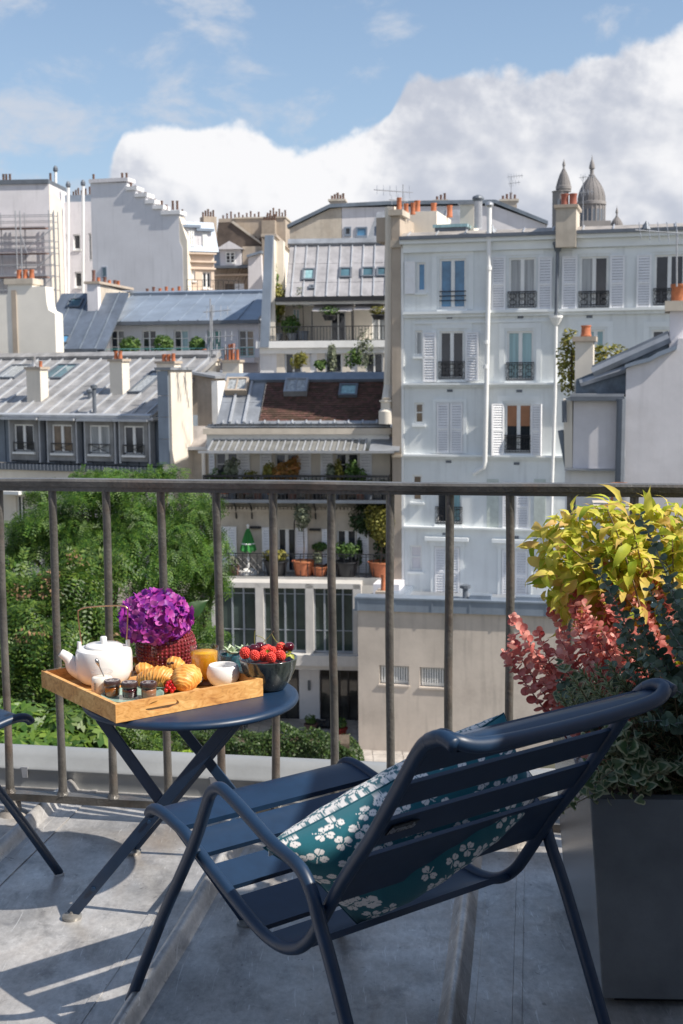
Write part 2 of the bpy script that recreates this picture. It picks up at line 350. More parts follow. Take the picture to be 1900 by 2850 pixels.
def shutter(b, fr, a0, a1, b0, b1, n=.02, m=None, pitch=.095, label=None, splits=(.5,), solid=False):
    "louvred leaf: stiles, rails and real slats"
    m = m or SHUT; mb = MB(); w = min(.07, (a1-a0)*.16)
    mb.box(fr, a0, a0+w, b0, b1, n, n+.05).box(fr, a1-w, a1, b0, b1, n, n+.05)
    ys = [b0]+[b0+(b1-b0)*s for s in splits]+[b1]
    for y in ys: mb.box(fr, a0+w, a1-w, max(b0, y-w*.6), min(b1, y+w*.6), n+.002, n+.048)
    for j in range(len(ys)-1):
        y0, y1 = ys[j]+w*.6, ys[j+1]-w*.6
        if solid: mb.box(fr, a0+w, a1-w, y0, y1, n+.008, n+.03); continue
        k = max(2, int((y1-y0)/pitch)); p = (y1-y0)/k
        for i in range(k):
            y = y0+p*(i+.5); h = p*.42
            v = [fr.P(a, y+s*h, n+.025-s*.018+q) for q in (-.004, .004) for a in (a0+w, a1-w) for s in (-1, 1)]
            mb.add(v, [(0, 1, 3, 2), (4, 6, 7, 5), (0, 4, 5, 1), (2, 3, 7, 6)])
    if not solid: mb.mi = 1; mb.box(fr, a0+w, a1-w, b0+w, b1-w, n-.004, n+.001)  # grey backing sheet: shade of the gaps between slats put into its colour
    o = mb.build('shutter', [m, mat('louvre_gap_shade', (.38, .38, .41), .8)], b)
    if label: o['label'] = label
    return o
def railing(b, fr, a0, a1, b0, b1, n, step=.13, th=.02, name='balcony_railing', m=None, rows=(), ret=0.0, style=None):
    mb = MB(); m = m or IRON
    mb.box(fr, a0, a1, b1-.04, b1, n-.02, n+.02).box(fr, a0, a1, b0, b0+.03, n-.015, n+.015)
    for t in rows: mb.box(fr, a0, a1, b0+(b1-b0)*t-.01, b0+(b1-b0)*t+.01, n-.012, n+.012)
    k = max(1, int(round((a1-a0)/step)))
    for i in range(k+1):
        a = a0+(a1-a0)*i/k; mb.box(fr, a-th/2, a+th/2, b0+.03, b1-.04, n-th/2, n+th/2)
    if style == 'scroll':
        h = b1-b0; kk = max(2, int((a1-a0)/.28))
        for i in range(kk):
            ca = a0+(a1-a0)*(i+.5)/kk; r = min((a1-a0)/kk, h)*.36
            for cb in (b0+h*.32, b0+h*.70):
                mb.tube([fr.P(ca+r*math.cos(t*math.pi/5), cb+r*.75*math.sin(t*math.pi/5), n) for t in range(10)], .012, 4, closed=True)
    if style == 'cross':
        for s in (0, 1):
            mb.tube([fr.P(a0 if s else a1, b0, n), fr.P(a1 if s else a0, b1, n)], .013, 4)
    if ret:
        for a in (a0, a1):
            mb.box(fr, a-.015, a+.015, b1-.04, b1, n-ret, n).box(fr, a-.015, a+.015, b0, b0+.03, n-ret, n)
            for i in range(1, int(ret/step)): mb.box(fr, a-th/2, a+th/2, b0, b1, n-i*step-.01, n-i*step+.01)
    return mb.build(name, m, b)
def zroof(b, rf, a0, a1, t0, t1, seams, m=None, rows=(), rib=.045, name='roof', label=None, skew=0.0, rm=None, panels=True):
    "standing seam zinc: base sheet, every panel and every seam its own piece"
    m = m or ZINC; base = MB().prism(rf, [(a0, t0), (a1, t0), (a1+skew, t1), (a0+skew, t1)], -.15, -.004).build(name, m, b)
    if label: base['label'] = label
    ed = [a0]+sorted([s for s in seams if a0+.05 < s < a1-.05])+[a1]; ys = [t0]+[t0+(t1-t0)*r for r in rows]+[t1]
    g = .012
    for i in range(len(ed)-1):
        for j in range(len(ys)-1):
            s0, s1 = skew*(ys[j]-t0)/(t1-t0), skew*(ys[j+1]-t0)/(t1-t0); h = random.uniform(.010, .022)
            off = random.uniform(-.25, .25) if 0 < j < len(ys)-1 else 0
            MB().prism(rf, [(ed[i]+g+s0, ys[j]+g), (ed[i+1]-g+s0, ys[j]+g), (ed[i+1]-g+s1, ys[j+1]-g), (ed[i]+g+s1, ys[j+1]-g)], -.004, h).build('zinc_panel', m, base)
        if i:
            MB().prism(rf, [(ed[i]-rib/2, t0), (ed[i]+rib/2, t0), (ed[i]+rib/2+skew, t1), (ed[i]-rib/2+skew, t1)], -.003, rib*1.25).build('standing_seam', rm or RIB, base)
    return base
def skylight(b, rf, c, x0, y0, x1, y1, pane=None, n=.12, bars=0, parent=None, fm=None):
    a0, a1, t0, t1 = rect(rf, c, x0, y0, x1, y1); fm = fm or GUT; w = .09; mb = MB()
    mb.box(rf, a0, a0+w, t0, t1, 0, n).box(rf, a1-w, a1, t0, t1, 0, n).box(rf, a0+w, a1-w, t0, t0+w, 0, n).box(rf, a0+w, a1-w, t1-w, t1, 0, n)
    for i in range(bars): a = a0+(a1-a0)*(i+1)/(bars+1); mb.box(rf, a-.025, a+.025, t0+w, t1-w, .03, n-.01)
    o = mb.build('skylight', fm, b); MB().box(rf, a0+w-.01, a1-w+.01, t0+w-.01, t1-w+.01, .02, n-.05).build('pane', pane or GS, o); return o
def pot(par, p, r=.13, h=.45, m=None, name='chimney_pot', seg=12, k=.66):
    r *= k; h *= k
    return MB().lathe(p, [(r*1.0, 0), (r*1.05, .03), (r*.92, .06), (r*.86, h*.85), (r*.98, h*.9), (r*.98, h), (r*.7, h), (r*.7, h*.6)], seg).build(name, m or TERRA, par, auto=40)
def chimney(b, fr, a0, a1, b0, b1, depth=.55, m=None, pots=(), n=0.0, cap=.07, capm=None, pm=None, label=None):
    "pots: (fraction along, height, radius, material)"
    o = MB().box(fr, a0, a1, b0, b1-.12, n-depth, n).build('chimney', m or CREAM, b)
    MB().box(fr, a0-cap, a1+cap, b1-.118, b1, n-depth-cap, n+cap).build('chimney_cap', capm or BEIGE, o)
    for i, p in enumerate(pots):
        t, h, r = p[:3]; pot(o, fr.P(a0+(a1-a0)*t, b1, n-depth*(.5 if len(p) < 5 else p[4])), r, h, p[3] if len(p) > 3 and p[3] else pm)
    if label: o['label'] = label
    return o
def leafcards(n, centre, rad, size, rs, shell=.55, up=.35, aspect=.5):
    "n rhombic leaf faces through an ellipsoid -> (n*4,3)"
    d = rs.normal(size=(n, 3)); d /= np.linalg.norm(d, axis=1)[:, None]
    r = (shell + (1-shell)*rs.rand(n)**.7)[:, None]
    c = np.array(centre) + d*r*np.array(rad)
    nn = d + rs.normal(size=(n, 3))*.55 + np.array([0, 0, up]); nn /= np.linalg.norm(nn, axis=1)[:, None]
    t = np.cross(nn, rs.normal(size=(n, 3))); t /= np.linalg.norm(t, axis=1)[:, None]; w = np.cross(nn, t)
    s = (size*(.6+.8*rs.rand(n)))[:, None]
    return np.stack([c-t*s, c+w*s*aspect+t*s*.1, c+t*s, c-w*s*aspect+t*s*.1], 1).reshape(-1, 3)
def bush(name, p, rad, label, cat='plant', group=None, m=None, n=500, size=.07, potm=None, potr=.18, poth=.35, stem=0.0, parent=None, blobs=1, seed=1):
    "small potted plant: pot, stem and crown"
    rs = np.random.RandomState(seed); t = thing(name, p, label, cat, group) if parent is None else parent; p = np.array(p, float)
    z = p[2]
    if potm:
        MB().lathe(p, [(potr*.72, 0), (potr, poth), (potr*1.08, poth), (potr*1.08, poth-.05), (potr*.95, poth-.05)], 14).build('pot', potm, t, auto=40); z += poth
    if stem: MB().tube([(p[0], p[1], z), (p[0]+.03, p[1], z+stem*.5), (p[0], p[1], z+stem+rad[2]*.6)], [.03, .025, .015], 6).build('stem', BARK, t); z += stem
    vs = []
    for k in range(blobs):
        off = rs.uniform(-.45, .45, 3)*np.array(rad) if blobs > 1 else np.zeros(3)
        vs.append(leafcards(n//blobs, (p[0]+off[0], p[1]+off[1], z+rad[2]*.9+off[2]), np.array(rad)*(.62 if blobs > 1 else 1), size, rs))
    fastmesh('foliage', np.concatenate(vs), 4, m or GREEN_LEAF, t); return t
BARK = mat('bark', (.12, .09, .065), .9, 0, .3, 12, bump=.5, bscale=30)

# ------------------------------------------------------------------ ground of the courtyard and the city around it
EARTH = mat('courtyard_earth', (.10, .10, .07), .95, 0, .3, .3)
g = MB(); g.quad((-700, -60, G0), (700, -60, G0), (700, 1200, G0), (-700, 1200, G0)); tag(g.build('ground', EARTH), kind='structure')
# ================================================================== left zinc-roofed block with dormers
fL = facade(240, 58, 24)
def yb(fr, c, x, y, n=0.0): return fr.hit(*c(x, y), n)[1]
def xa(fr, c, x, y, n=0.0): return fr.hit(*c(x, y), n)[0]
def build_L():
    fr = fL; a0 = xa(fr, c4, -60, 700); a1 = xa(fr, c4, 985, 700); eave = yb(fr, c4, 500, 585); gut = yb(fr, c4, 500, 885)
    base = fr.P((a0+a1)/2, 0); b = thing('apartment_block', (base[0], base[1]+3, G0), 'long grey zinc-roofed block at left with four white dormer windows above the big tree', 'building')
    dorm = [((62, 600, 235, 852), (90, 630, 210, 802)), ((298, 605, 465, 856), (325, 632, 450, 810)), ((532, 610, 705, 860), (558, 636, 682, 816)), ((748, 612, 920, 862), (772, 640, 896, 822))]
    # lower wall
    lw = rect(fr, c7, 100, 180, 152, 330); wall(b, fr, a0, a1+.2, G0, gut-.05, CREAM, [lw], depth=10)
    window(b, fr, lw, GD, 2)
    MB().box(fr, lw[0]-.6, lw[1]+.4, lw[3]+.15, lw[3]+.3, 0, .9).build('awning', TRIM, b)
    MB().box(fr, a0, a1+.2, gut-.75, gut-.25, .003, .35).build('cornice', CREAM, b)
    MB().box(fr, a0, a1+.2, gut-.25, gut+.02, .003, .5).build('gutter', GUT, b)
    k = 46
    for i in range(k): MB().box(fr, a0+(a1-a0)*i/k, a0+(a1-a0)*i/k+.035, gut-.22, gut+.05, .505, .53).build('gutter_bracket', RIB, b)
    MB().box(fr, a0, a1, gut+.02, eave, -9, -.30).build('mansard_wall', ZDARK, b)
    n = 15
    for i in range(1, n): MB().box(fr, a0+(a1-a0)*i/n-.02, a0+(a1-a0)*i/n+.02, gut+.05, eave-.08, -.297, -.25).build('mansard_seam', ZDARK, b)
    gp = [GD, GW, GC, GD]
    for i, (o, w) in enumerate(dorm):
        A = rect(fr, c4, *o, .25); Wn = rect(fr, c4, *w, .25); mb = MB(); n0, n1 = -.28, .25
        mb.box(fr, A[0], Wn[0], A[2], A[3], n0, n1).box(fr, Wn[1], A[1], A[2], A[3], n0, n1).box(fr, Wn[0], Wn[1], Wn[3], A[3], n0, n1).box(fr, Wn[0], Wn[1], A[2], Wn[2], n0, n1).box(fr, Wn[0], Wn[1], Wn[2], Wn[3], n0, n0+.05)
        d = mb.build('dormer', mat('dormer_render', (.27, .27, .27), .9, 0, .2, 1.5, streak=.4), b)
        MB().box(fr, A[0]-.22, A[1]+.22, A[3]+.003, A[3]+.10, -1.2, .62).build('dormer_roof', RIB, d)
        MB().box(fr, A[0]-.10, A[0]-.003, A[2]-.1, A[3], -.2, .2).build('dormer_flashing', RIB, d)
        MB().box(fr, A[1]+.003, A[1]+.10, A[2]-.1, A[3], -.2, .2).build('dormer_flashing', RIB, d)
        window(b, fr.moved(n=.25), Wn, gp[i], 2, rec=.10, frame=.065, mull=.14)
        railing(b, fr, Wn[0]-.03, Wn[1]+.03, Wn[2]+.05, Wn[2]+(Wn[3]-Wn[2])*.36, .30, .5, name='window_guard', style='cross')
    MB().box(fr, a0, a1, eave-.10, eave+.03, -.28, .42).build('eave_trim', RIB, b)
    rf = fr.roof(eave+.05, .35, R(24)); t1 = rf.hit(*c4(500, 225))[1]
    seams = [xa(rf, c4, x, 575) for x in (20, 110, 200, 290, 375, 465, 550, 640, 730, 820, 910)]; st = (seams[-1]-seams[0])/10
    seams = [seams[0]+st*i for i in range(-14, 14)]
    zroof(b, rf, a0-8, a1-.1, 0, t1, seams, ZINC2, rows=(.26, .5, .75), rib=.07)
    MB().box(rf, a0-8, a1-.1, t1, t1+.5, -.1, .18).build('ridge', ZINC2, b)
    MB().box(rf, a0-8, a1-.1, -.12, .08, -.02, .12).build('roof_edge', RIB, b)
    skylight(b, rf, c4, 22, 268, 148, 350, GC); skylight(b, rf, c4, 308, 265, 440, 352, GS)
    skylight(b, rf, c4, 870, 308, 960, 440, GC)
    for (x0, y0, x1, y1), pots in (((165, 272, 252, 492), ((.3, .75, .17, METAL), (.78, .42, .13, TERRA))), ((684, 222, 762, 446), ((.25, .55, .15, TERRA), (.6, .55, .15, TERRA))), ((975, 236, 1085, 330), ((.25, .5, .16, TERRA), (.5, .5, .16, TERRA), (.78, .55, .15, TERRA)))):
        p = rf.P(*rf.hit(*c4((x0+x1)/2, y1))); f2 = Frame(p, fr.X, fr.Y); A = rect(f2, c4, x0, y0, x1, y1)
        chimney(b, f2, A[0], A[1], -.6, A[3], .6, CREAM, pots)
    for x, y in ((590, 560), (560, 470)):
        p = rf.P(*rf.hit(*c4(x, y))); MB().lathe(p, [(.09, -.1), (.09, 1.1 if x == 590 else .3), (.16, 1.12 if x == 590 else .32), (.16, 1.25 if x == 590 else .42), (.02, 1.3 if x == 590 else .45)], 10).build('roof_vent', GUT, b)
    # raised party wall at the right end: zinc clad towards us, cream towards the sun
    pa0 = xa(fr, c4, 985, 600, .6); pa1 = xa(fr, c4, 1062, 600, .6)
    top = yb(fr, c4, 1020, 292, .6); mb = MB()
    w = MB().box(fr, pa0+.12, pa1, G0, top, -1.3, .5).build('party_wall', CREAM, b)
    ys = [yb(fr, c4, 1020, y, .6) for y in (880, 722, 585, 452, 296)]
    for i in range(4): MB().box(fr, pa0-.02, pa1-.12, ys[i]+.01, ys[i+1]-.01, .503, .56).build('zinc_panel', ZINCB, w)
    MB().box(fr, pa0-.1, pa1+.1, top+.003, top+.12, -1.4, .66).build('coping', ZINC, w)
build_L()

# ================================================================== small link between the blocks (stained wall, little roof)
def build_link():
    fr = facade(530, 57.2, 14); a0 = xa(fr, c4, 1075, 900); a1 = xa(fr, c4, 1300, 900)
    b = thing('link_building', (*fr.P((a0+a1)/2, 0)[:2], G0), 'narrow stained beige link with small lean-to roof between the two zinc-roofed blocks', 'building')
    e = yb(fr, c4, 1190, 775); r = rect(fr, c4, 1148, 815, 1200, 888)
    wall(b, fr, a0, a1, G0, e, BEIGE2, [r], depth=3)
    MB().box(fr, r[0], r[1], r[2], r[3], -.2, -.08).build('vent_panel', LAV, b)
    rf = fr.roof(e+.02, .25, R(42)); t1 = rf.hit(*c4(1220, 640))[1]
    zroof(b, rf, a0-.1, a1+.15, 0, t1, [a0+(a1-a0)*.42, a0+(a1-a0)*.98], mat('zinc_tan', (.42, .38, .35), .55, .05, .2, 1.5, streak=.3))
    MB().box(fr, a0-.2, a1+.35, e-.08, e+.06, .2, .42).build('gutter', RIB, b)
    # taller stained wall behind with its own cap
    f2 = fr.moved(n=-2.4); a2 = xa(f2, c4, 1132, 500); a3 = xa(f2, c4, 1325, 500); e2 = yb(f2, c4, 1330, 345); e1 = yb(f2, c4, 1132, 300)
    MB().prism(f2, [(a2, G0), (a3, G0), (a3, e2), (a2, e1)], -4.5, 0).build('stained_wall', mat('stained_beige', (.50, .42, .34), .9, 0, .15, 1.0, bump=.3, bscale=6, stain=(.27, .22, .18), stain_amt=.7, streak=.3), b)
    MB().prism(f2, [(a2-.2, e1+.003), (a3+.25, e2+.003), (a3+.25, e2+.12), (a2-.2, e1+.12)], -4.8, .25).build('coping', ZINC, b)
    MB().box(f2, a3+.003, a3+.30, G0, e2-.1, -4, .12).build('edge_strip', TRIM, b)
    p = f2.P(xa(f2, c4, 1150, 600), 0, .0)
    q = at(*c4(1150, 680), p[1]+1.2); MB().tube([q, q+np.array([0, 0, 1.9])], .07, 8).build('flue', METAL, b)
    # chimneys with pots over it
    for x0, y0, x1, y1, pots in ((1235, 222, 1345, 300, ((.25, .75, .16, TERRA), (.6, .6, .14, TERRD))), (1385, 228, 1490, 330, ((.1, .95, .12, TERRD), (.35, 1.15, .13, TERRA), (.55, 1.2, .14, TERRA), (.8, .75, .12, TERRA)))):
        A = rect(f2, c4, x0, y0, x1, y1, -3); chimney(b, f2, A[0], A[1], A[2]-2.5, A[3], .6, CREAM, pots, n=-3)
    dp = MB(); q0 = fr.P(xa(fr, c4, 1268, 850, .15), e-.2, .15); dp.tube([q0, (q0[0], q0[1], G0)], .09, 8); dp.build('downpipe', TRIM, b)
build_link()
def aerial(u, v0, v1, y, label, group='television aerials on the roofs', arms=((.0, 1.1, 5), (.35, .7, 3)), lean=0.0, cat='aerial', r=.022, dirx=1.0):
    p0 = at(u, v0, y); p1 = at(u+lean, v1, y); t = thing('television_aerial', p0, label, cat, group); H = p1[2]-p0[2]
    MB().tube([p0, p1], r, 6).build('mast', METAL, t)
    for k, (dz, L, n) in enumerate(arms):
        z = p1[2]-.08-dz; mb = MB(); a = np.array([p1[0]-L*.25*dirx, p1[1], z]); e = np.array([p1[0]+L*.75*dirx, p1[1]-.2, z+.06*L]); mb.tube([a, e], r*.7, 4)
        for i in range(n):
            c = a+(e-a)*(i+.5)/n; l = .28*(1-.4*i/n); mb.tube([c+np.array([0, -l*.5, -l]), c+np.array([0, l*.5, l])], r*.45, 4)
        mb.build('antenna_array', METAL, t)
    return t
aerial(*c4(1310, 240)[:1], c4(0, 240)[1], c4(0, -110)[1]-20, 55.5, 'tall thin television mast rising from the link chimneys in front of green balcony', arms=((.5, 1.2, 4), (1.6, 1.4, 5)), r=.03)
aerial(c1(1155, 0)[0], c1(0, 1160)[1], c1(0, 880)[1], 56.2, 'shorter rusty television mast just right of the tall one above link chimneys', arms=((1.9, 1.5, 4),), r=.04)

# ================================================================== cream blind block at far left
def build_cream():
    fr = facade(90, 68, 12); a0 = xa(fr, c1, -60, 900); a1 = xa(fr, c1, 300, 900); e = yb(fr, c1, 120, 768)
    b = thing('cream_building', (*fr.P((a0+a1)/2, 0)[:2], G0), 'cream windowless building edge with three orange chimney pots at far left', 'building')
    pts = [xa(fr, c1, x, 900) for x in (-60, 45, 62, 178, 250, 252, 298, 300)]
    ys = [yb(fr, c1, 100, y) for y in (818, 818, 768, 768, 782, 870, 930, 1180)]
    poly = [(pts[0], G0)]+[(pts[0], ys[0]), (pts[1], ys[1]), (pts[1]+.02, ys[2]), (pts[3], ys[3]), (pts[3]+.02, ys[4]), (pts[4], ys[4]), (pts[4]+.05, ys[5]), (pts[6]-.35, ys[5]-.4), (pts[6], ys[6]), (pts[7], G0)]
    MB().prism(fr, poly, -1.0, 0).build('wall', mat('bright_cream', (.80, .76, .68), .85, 0, .05, .6, bump=.1, bscale=5), b)
    MB().box(fr, xa(fr, c1, 66, 900), xa(fr, c1, 92, 900), G0, ys[2]-.3, .003, .06).build('pilaster', BEIGE, b)
    MB().box(fr, pts[1]-.15, pts[3]+.1, ys[2]+.003, ys[2]+.3, -1.2, .1).build('chimney_cap', BEIGE2, b)
    for i in range(3): pot(b, fr.P(pts[1]+.45+.36*i, ys[2]+.3, -.5), .22, .75)
build_cream()

# ================================================================== lavender house with green balcony
def build_P():
    fr = facade(480, 74, 9); a0 = xa(fr, c1, 515, 1000); a1 = xa(fr, c1, 1412, 1000); e = yb(fr, c1, 980, 970)
    b = thing('lavender_house', (*fr.P((a0+a1)/2, 0)[:2], G0), 'lavender house with blue zinc roof and long turquoise balcony with shrubs', 'building')
    ws = [((602, 1018, 678, 1165), (GD, GC)), ((775, 1018, 852, 1165), (GD, GD)), ((948, 1018, 1028, 1165), (GD, GT)), ((1128, 1018, 1206, 1165), (GG, GG)), ((1300, 1018, 1385, 1165), (GD, GW))]
    hs = [rect(fr, c1, *w[0]) for w in ws]; bt = yb(fr, c1, 980, 1165)
    wall(b, fr, a0, a1, G0, e-.1, LAV, hs, depth=8)
    for h, w in zip(hs, ws): window(b, fr, h, list(w[1]), 2, (.38, .7), sill=False, frame=.065)
    MB().box(fr, a0, a1, bt-.35, bt-.05, .003, 1.4).build('balcony_slab', PINK, b)
    MB().box(fr, a0, a1, G0, bt-.35, .003, .25).build('lower_wall', PINK, b)
    railing(b, fr, a0+.1, a1, bt-.05, yb(fr, c1, 980, 1115, 1.3), 1.3, .35, m=mat('turquoise_rail', (.16, .42, .40), .5), rows=(.3, .6))
    MB().box(fr, a0-.1, a1+.1, e-.18, e+.02, -.1, .45).build('gutter', GUT, b)
    rf = fr.roof(e, .4, R(17)); t1 = rf.hit(*c1(1050, 826))[1]
    x0 = xa(rf, c1, 560, 968); seams = [x0+i*1.15 for i in range(0, 22)]
    zroof(b, rf, a0, a1, 0, t1, seams, ZINCB, rib=.06, rm=ZINCB)
    MB().box(rf, a0, a1, t1, t1+.35, -.2, .2).build('ridge', ZINCB, b)
    # party wall with chimneys along its left edge
    f2 = fr.moved(a=0, n=.3); pa0 = xa(f2, c1, 478, 900); pa1 = xa(f2, c1, 535, 900); pt = yb(f2, c1, 500, 765)
    wA = MB().box(f2, pa0, pa1, G0, pt, -.5, 0).build('party_wall', LAV, b)
    s2 = Frame(f2.P(pa1, 0, -.5), -f2.N, f2.Y); tt = yb(s2, c1, 640, 770)
    MB().prism(s2, [(0, G0), (7, G0), (7, e+1.4), (5.5, pt-.2), (0, pt)], -.6, 0).build('party_wall', BEIGE2, b)
    MB().box(f2, pa0-.15, pa1+.15, pt+.003, pt+.14, -6.2, .1).build('coping', BEIGE, b)
    for i, (d, h, mm) in enumerate(((.3, 1.0, TERRD), (1.1, .45, TERRA), (2.2, .6, TERRD), (3.0, .4, TERRA), (4.0, .5, TERRD), (4.6, .5, TERRA))): pot(b, f2.P((pa0+pa1)/2, pt+.14, -d), .17, h, mm)
    f3 = fr.moved(n=-7.5); A = rect(f3, c1, 680, 775, 860, 850); mb = MB().box(f3, A[0], A[1]+1.5, A[2]-2, A[3]-.5, -.6, 0); o = mb.build('chimney', CREAM, b)
    for i in range(6): pot(o, f3.P(A[0]+1.4+i*.42, A[3]-.5, -.3), .16, .5+.15*(i % 2), TERRA if i > 1 else TERRD)
    # plants on the balcony
    for k, (x, w, hgt) in enumerate(((708, 60, 95), (890, 55, 105), (1075, 45, 88))):
        p = fr.P(xa(fr, c1, x, 1100, .8), bt-.04, .8)
        bush('round_shrub', p, (w/45/2.1, .5, hgt/45/4.2), ['left', 'tallest middle', 'right'][k]+' round green shrub in a box behind the turquoise balcony rail', 'shrub', 'shrubs on the turquoise balcony', n=600, size=.10, potm=GUT, potr=.30, poth=.3, seed=k)
build_P()
def build_Pleft():
    fr = facade(200, 72, 10); b = thing('dark_roof_house', (*fr.P(-.6, 0)[:2], G0), 'low house with dark blue-grey zinc roof and two skylights behind cream gable', 'building')
    a0 = xa(fr, c1, 285, 1000); a1 = xa(fr, c1, 520, 1000); e = yb(fr, c1, 420, 1125)
    MB().box(fr, a0, a1, G0, e-.1, -8, 0).build('wall', WHITE, b); MB().box(fr, a0, a1+.2, e-.15, e+.05, -.1, .4).build('gutter', GUT, b)
    rf = fr.roof(e, .35, R(38)); t1 = rf.hit(*c1(400, 818))[1]
    zroof(b, rf, a0-1, a1+.6, 0, t1, [a0-1+.9*i for i in range(9)], mat('dark_zinc', (.13, .16, .21), .5, .2, .2, .8, streak=.2), rm=ZDARK, rib=.06)
    skylight(b, rf, c1, 372, 850, 448, 898); skylight(b, rf, c1, 300, 1050, 378, 1095, GB)
build_Pleft()
# ================================================================== far skyline, left to right
def pots_row(b, fr, a0, a1, z, n, k, r=.13, h=.55, m=None, dn=-.3):
    for i in range(k): pot(b, fr.P(a0+(a1-a0)*(i+.5)/k, z, n+dn), r, h*(.7+.6*((i*7) % 5)/5), m or TERRD, seg=8)
def build_scaffold_block():
    fr = facade(120, 104, 4); e = yb(fr, c1, 120, 222)
    b = thing('blind_white_building', (*fr.P(-2, 0)[:2], G0), 'white windowless block at far left wrapped in scaffolding', 'building')
    a0 = xa(fr, c1, -80, 400); a1 = xa(fr, c1, 272, 400)
    MB().prism(fr, [(a0, G0), (a1, G0), (a1, e), (a0, e)], -5, 0).build('wall', LAV, b)
    s = fr.turned(a=a1, n=-5); d = 5
    w2 = xa(fr, c1, 345, 600)-a1
    f2 = Frame(fr.P(a1, 0, 0), fr.X-fr.N*1.3, fr.Y)
    L = f2.hit(*c1(345, 600))[0]; MB().prism(f2, [(0.01, G0), (L, G0), (L, f2.hit(*c1(340, 320))[1]), (0.01, e-.05)], -.5, 0).build('side_wall', CREAM, b)
    MB().box(fr, a0, a1, e+.003, e+.35, -5, .15).build('coping', GUT, b)
    for x in (2, 18, 38, 260): pot(b, fr.P(xa(fr, c1, x, 215), e+.35, -.8), .16, .9, TERRD, seg=8)
    t = thing('scaffolding', fr.P(xa(fr, c1, 140, 600), G0, 1.5), 'grey tube scaffolding with reddish plank decks against the far left block', 'scaffold')
    us = [xa(fr, c1, x, 600, 1) for x in (-70, 0, 105, 130, 285, 312)]
    for n in (.5, 1.6):
        mb = MB()
        for a in us: mb.tube([fr.P(a, G0, n), fr.P(a, yb(fr, c1, 100, 372, 1), n)], .05, 5)
        mb.build('upright', METAL, t)
    ys = [yb(fr, c1, 120, y, 1) for y in (395, 428, 462, 535, 570, 600, 665, 725, 800)]
    for i, z in enumerate(ys):
        mb = MB()
        for n in (.5, 1.6): mb.tube([fr.P(us[0], z, n), fr.P(us[-1], z, n)], .035, 5)
        mb.build('ledger', METAL, t)
    for y in (462, 600, 730): z = yb(fr, c1, 120, y, 1); MB().box(fr, us[0], us[-1]-.8, z-.06, z+.06, .5, 1.6).build('deck', mat('scaffold_deck', (.30, .20, .18), .8), t)
    mb = MB()
    for (x0, y0, x1, y1) in ((150, 570, 290, 462), (150, 720, 290, 600), (105, 470, 150, 600), (160, 850, 285, 730)):
        p, q = fr.hit(*c1(x0, y0), 1.6), fr.hit(*c1(x1, y1), 1.6); mb.tube([fr.P(*p, 1.65), fr.P(*q, 1.65)], .04, 5)
    mb.build('brace', METAL, t)
    # recessed court block with two pale flues
    f3 = facade(215, 108, 6); b3 = thing('recessed_apartment_block', (*f3.P(0, 0)[:2], G0), 'narrow lavender block set back between the scaffolding and the stepped white wall', 'building')
    A0, A1 = xa(f3, c1, 325, 400), xa(f3, c1, 520, 400); e3 = yb(f3, c1, 420, 318)
    ws = [(358, 495, 372, 535), (400, 495, 438, 580), (484, 490, 500, 640), (408, 700, 446, 785), (322, 498, 335, 575), (322, 700, 340, 785), (366, 705, 378, 745)]
    hs = [rect(f3, c1, *w) for w in ws]; wall(b3, f3, A0, A1, G0, e3, LAV, hs, depth=5)
    for i, h in enumerate(hs): window(b3, f3, h, GD, 2 if h[1]-h[0] > .8 else 1, sill=i in (1, 3), frame=.09)
    MB().box(f3, A0, A1, e3+.003, e3+.6, -5, -.3).build('zinc_attic', ZINCB, b3)
    for x0, x1, y in ((340, 372, 300), (385, 425, 285), (425, 492, 278)): r = rect(f3, c1, x0, y, x1, 318, -1.5); o = MB().box(f3, *r, -2.6, -1.5).build('chimney', BEIGE, b3); pots_row(o, f3, r[0], r[1], r[3], -1.5, 3, h=.9, dn=-.5)
    for x, y0, y1 in ((303, 500, 155), (372, 820, 240), (453, 820, 232)):
        p0 = f3.P(*f3.hit(*c1(x, y0), 1.2), 1.2); p1 = f3.P(*f3.hit(*c1(x, y1), 1.2), 1.2)
        o = MB().tube([p0, p1], .12, 8).build('flue', TRIM, b3); MB().lathe(p1, [(.14, 0), (.2, .1), (.2, .3), (.08, .5)], 8).build('flue_cowl', GUT, o)
build_scaffold_block()
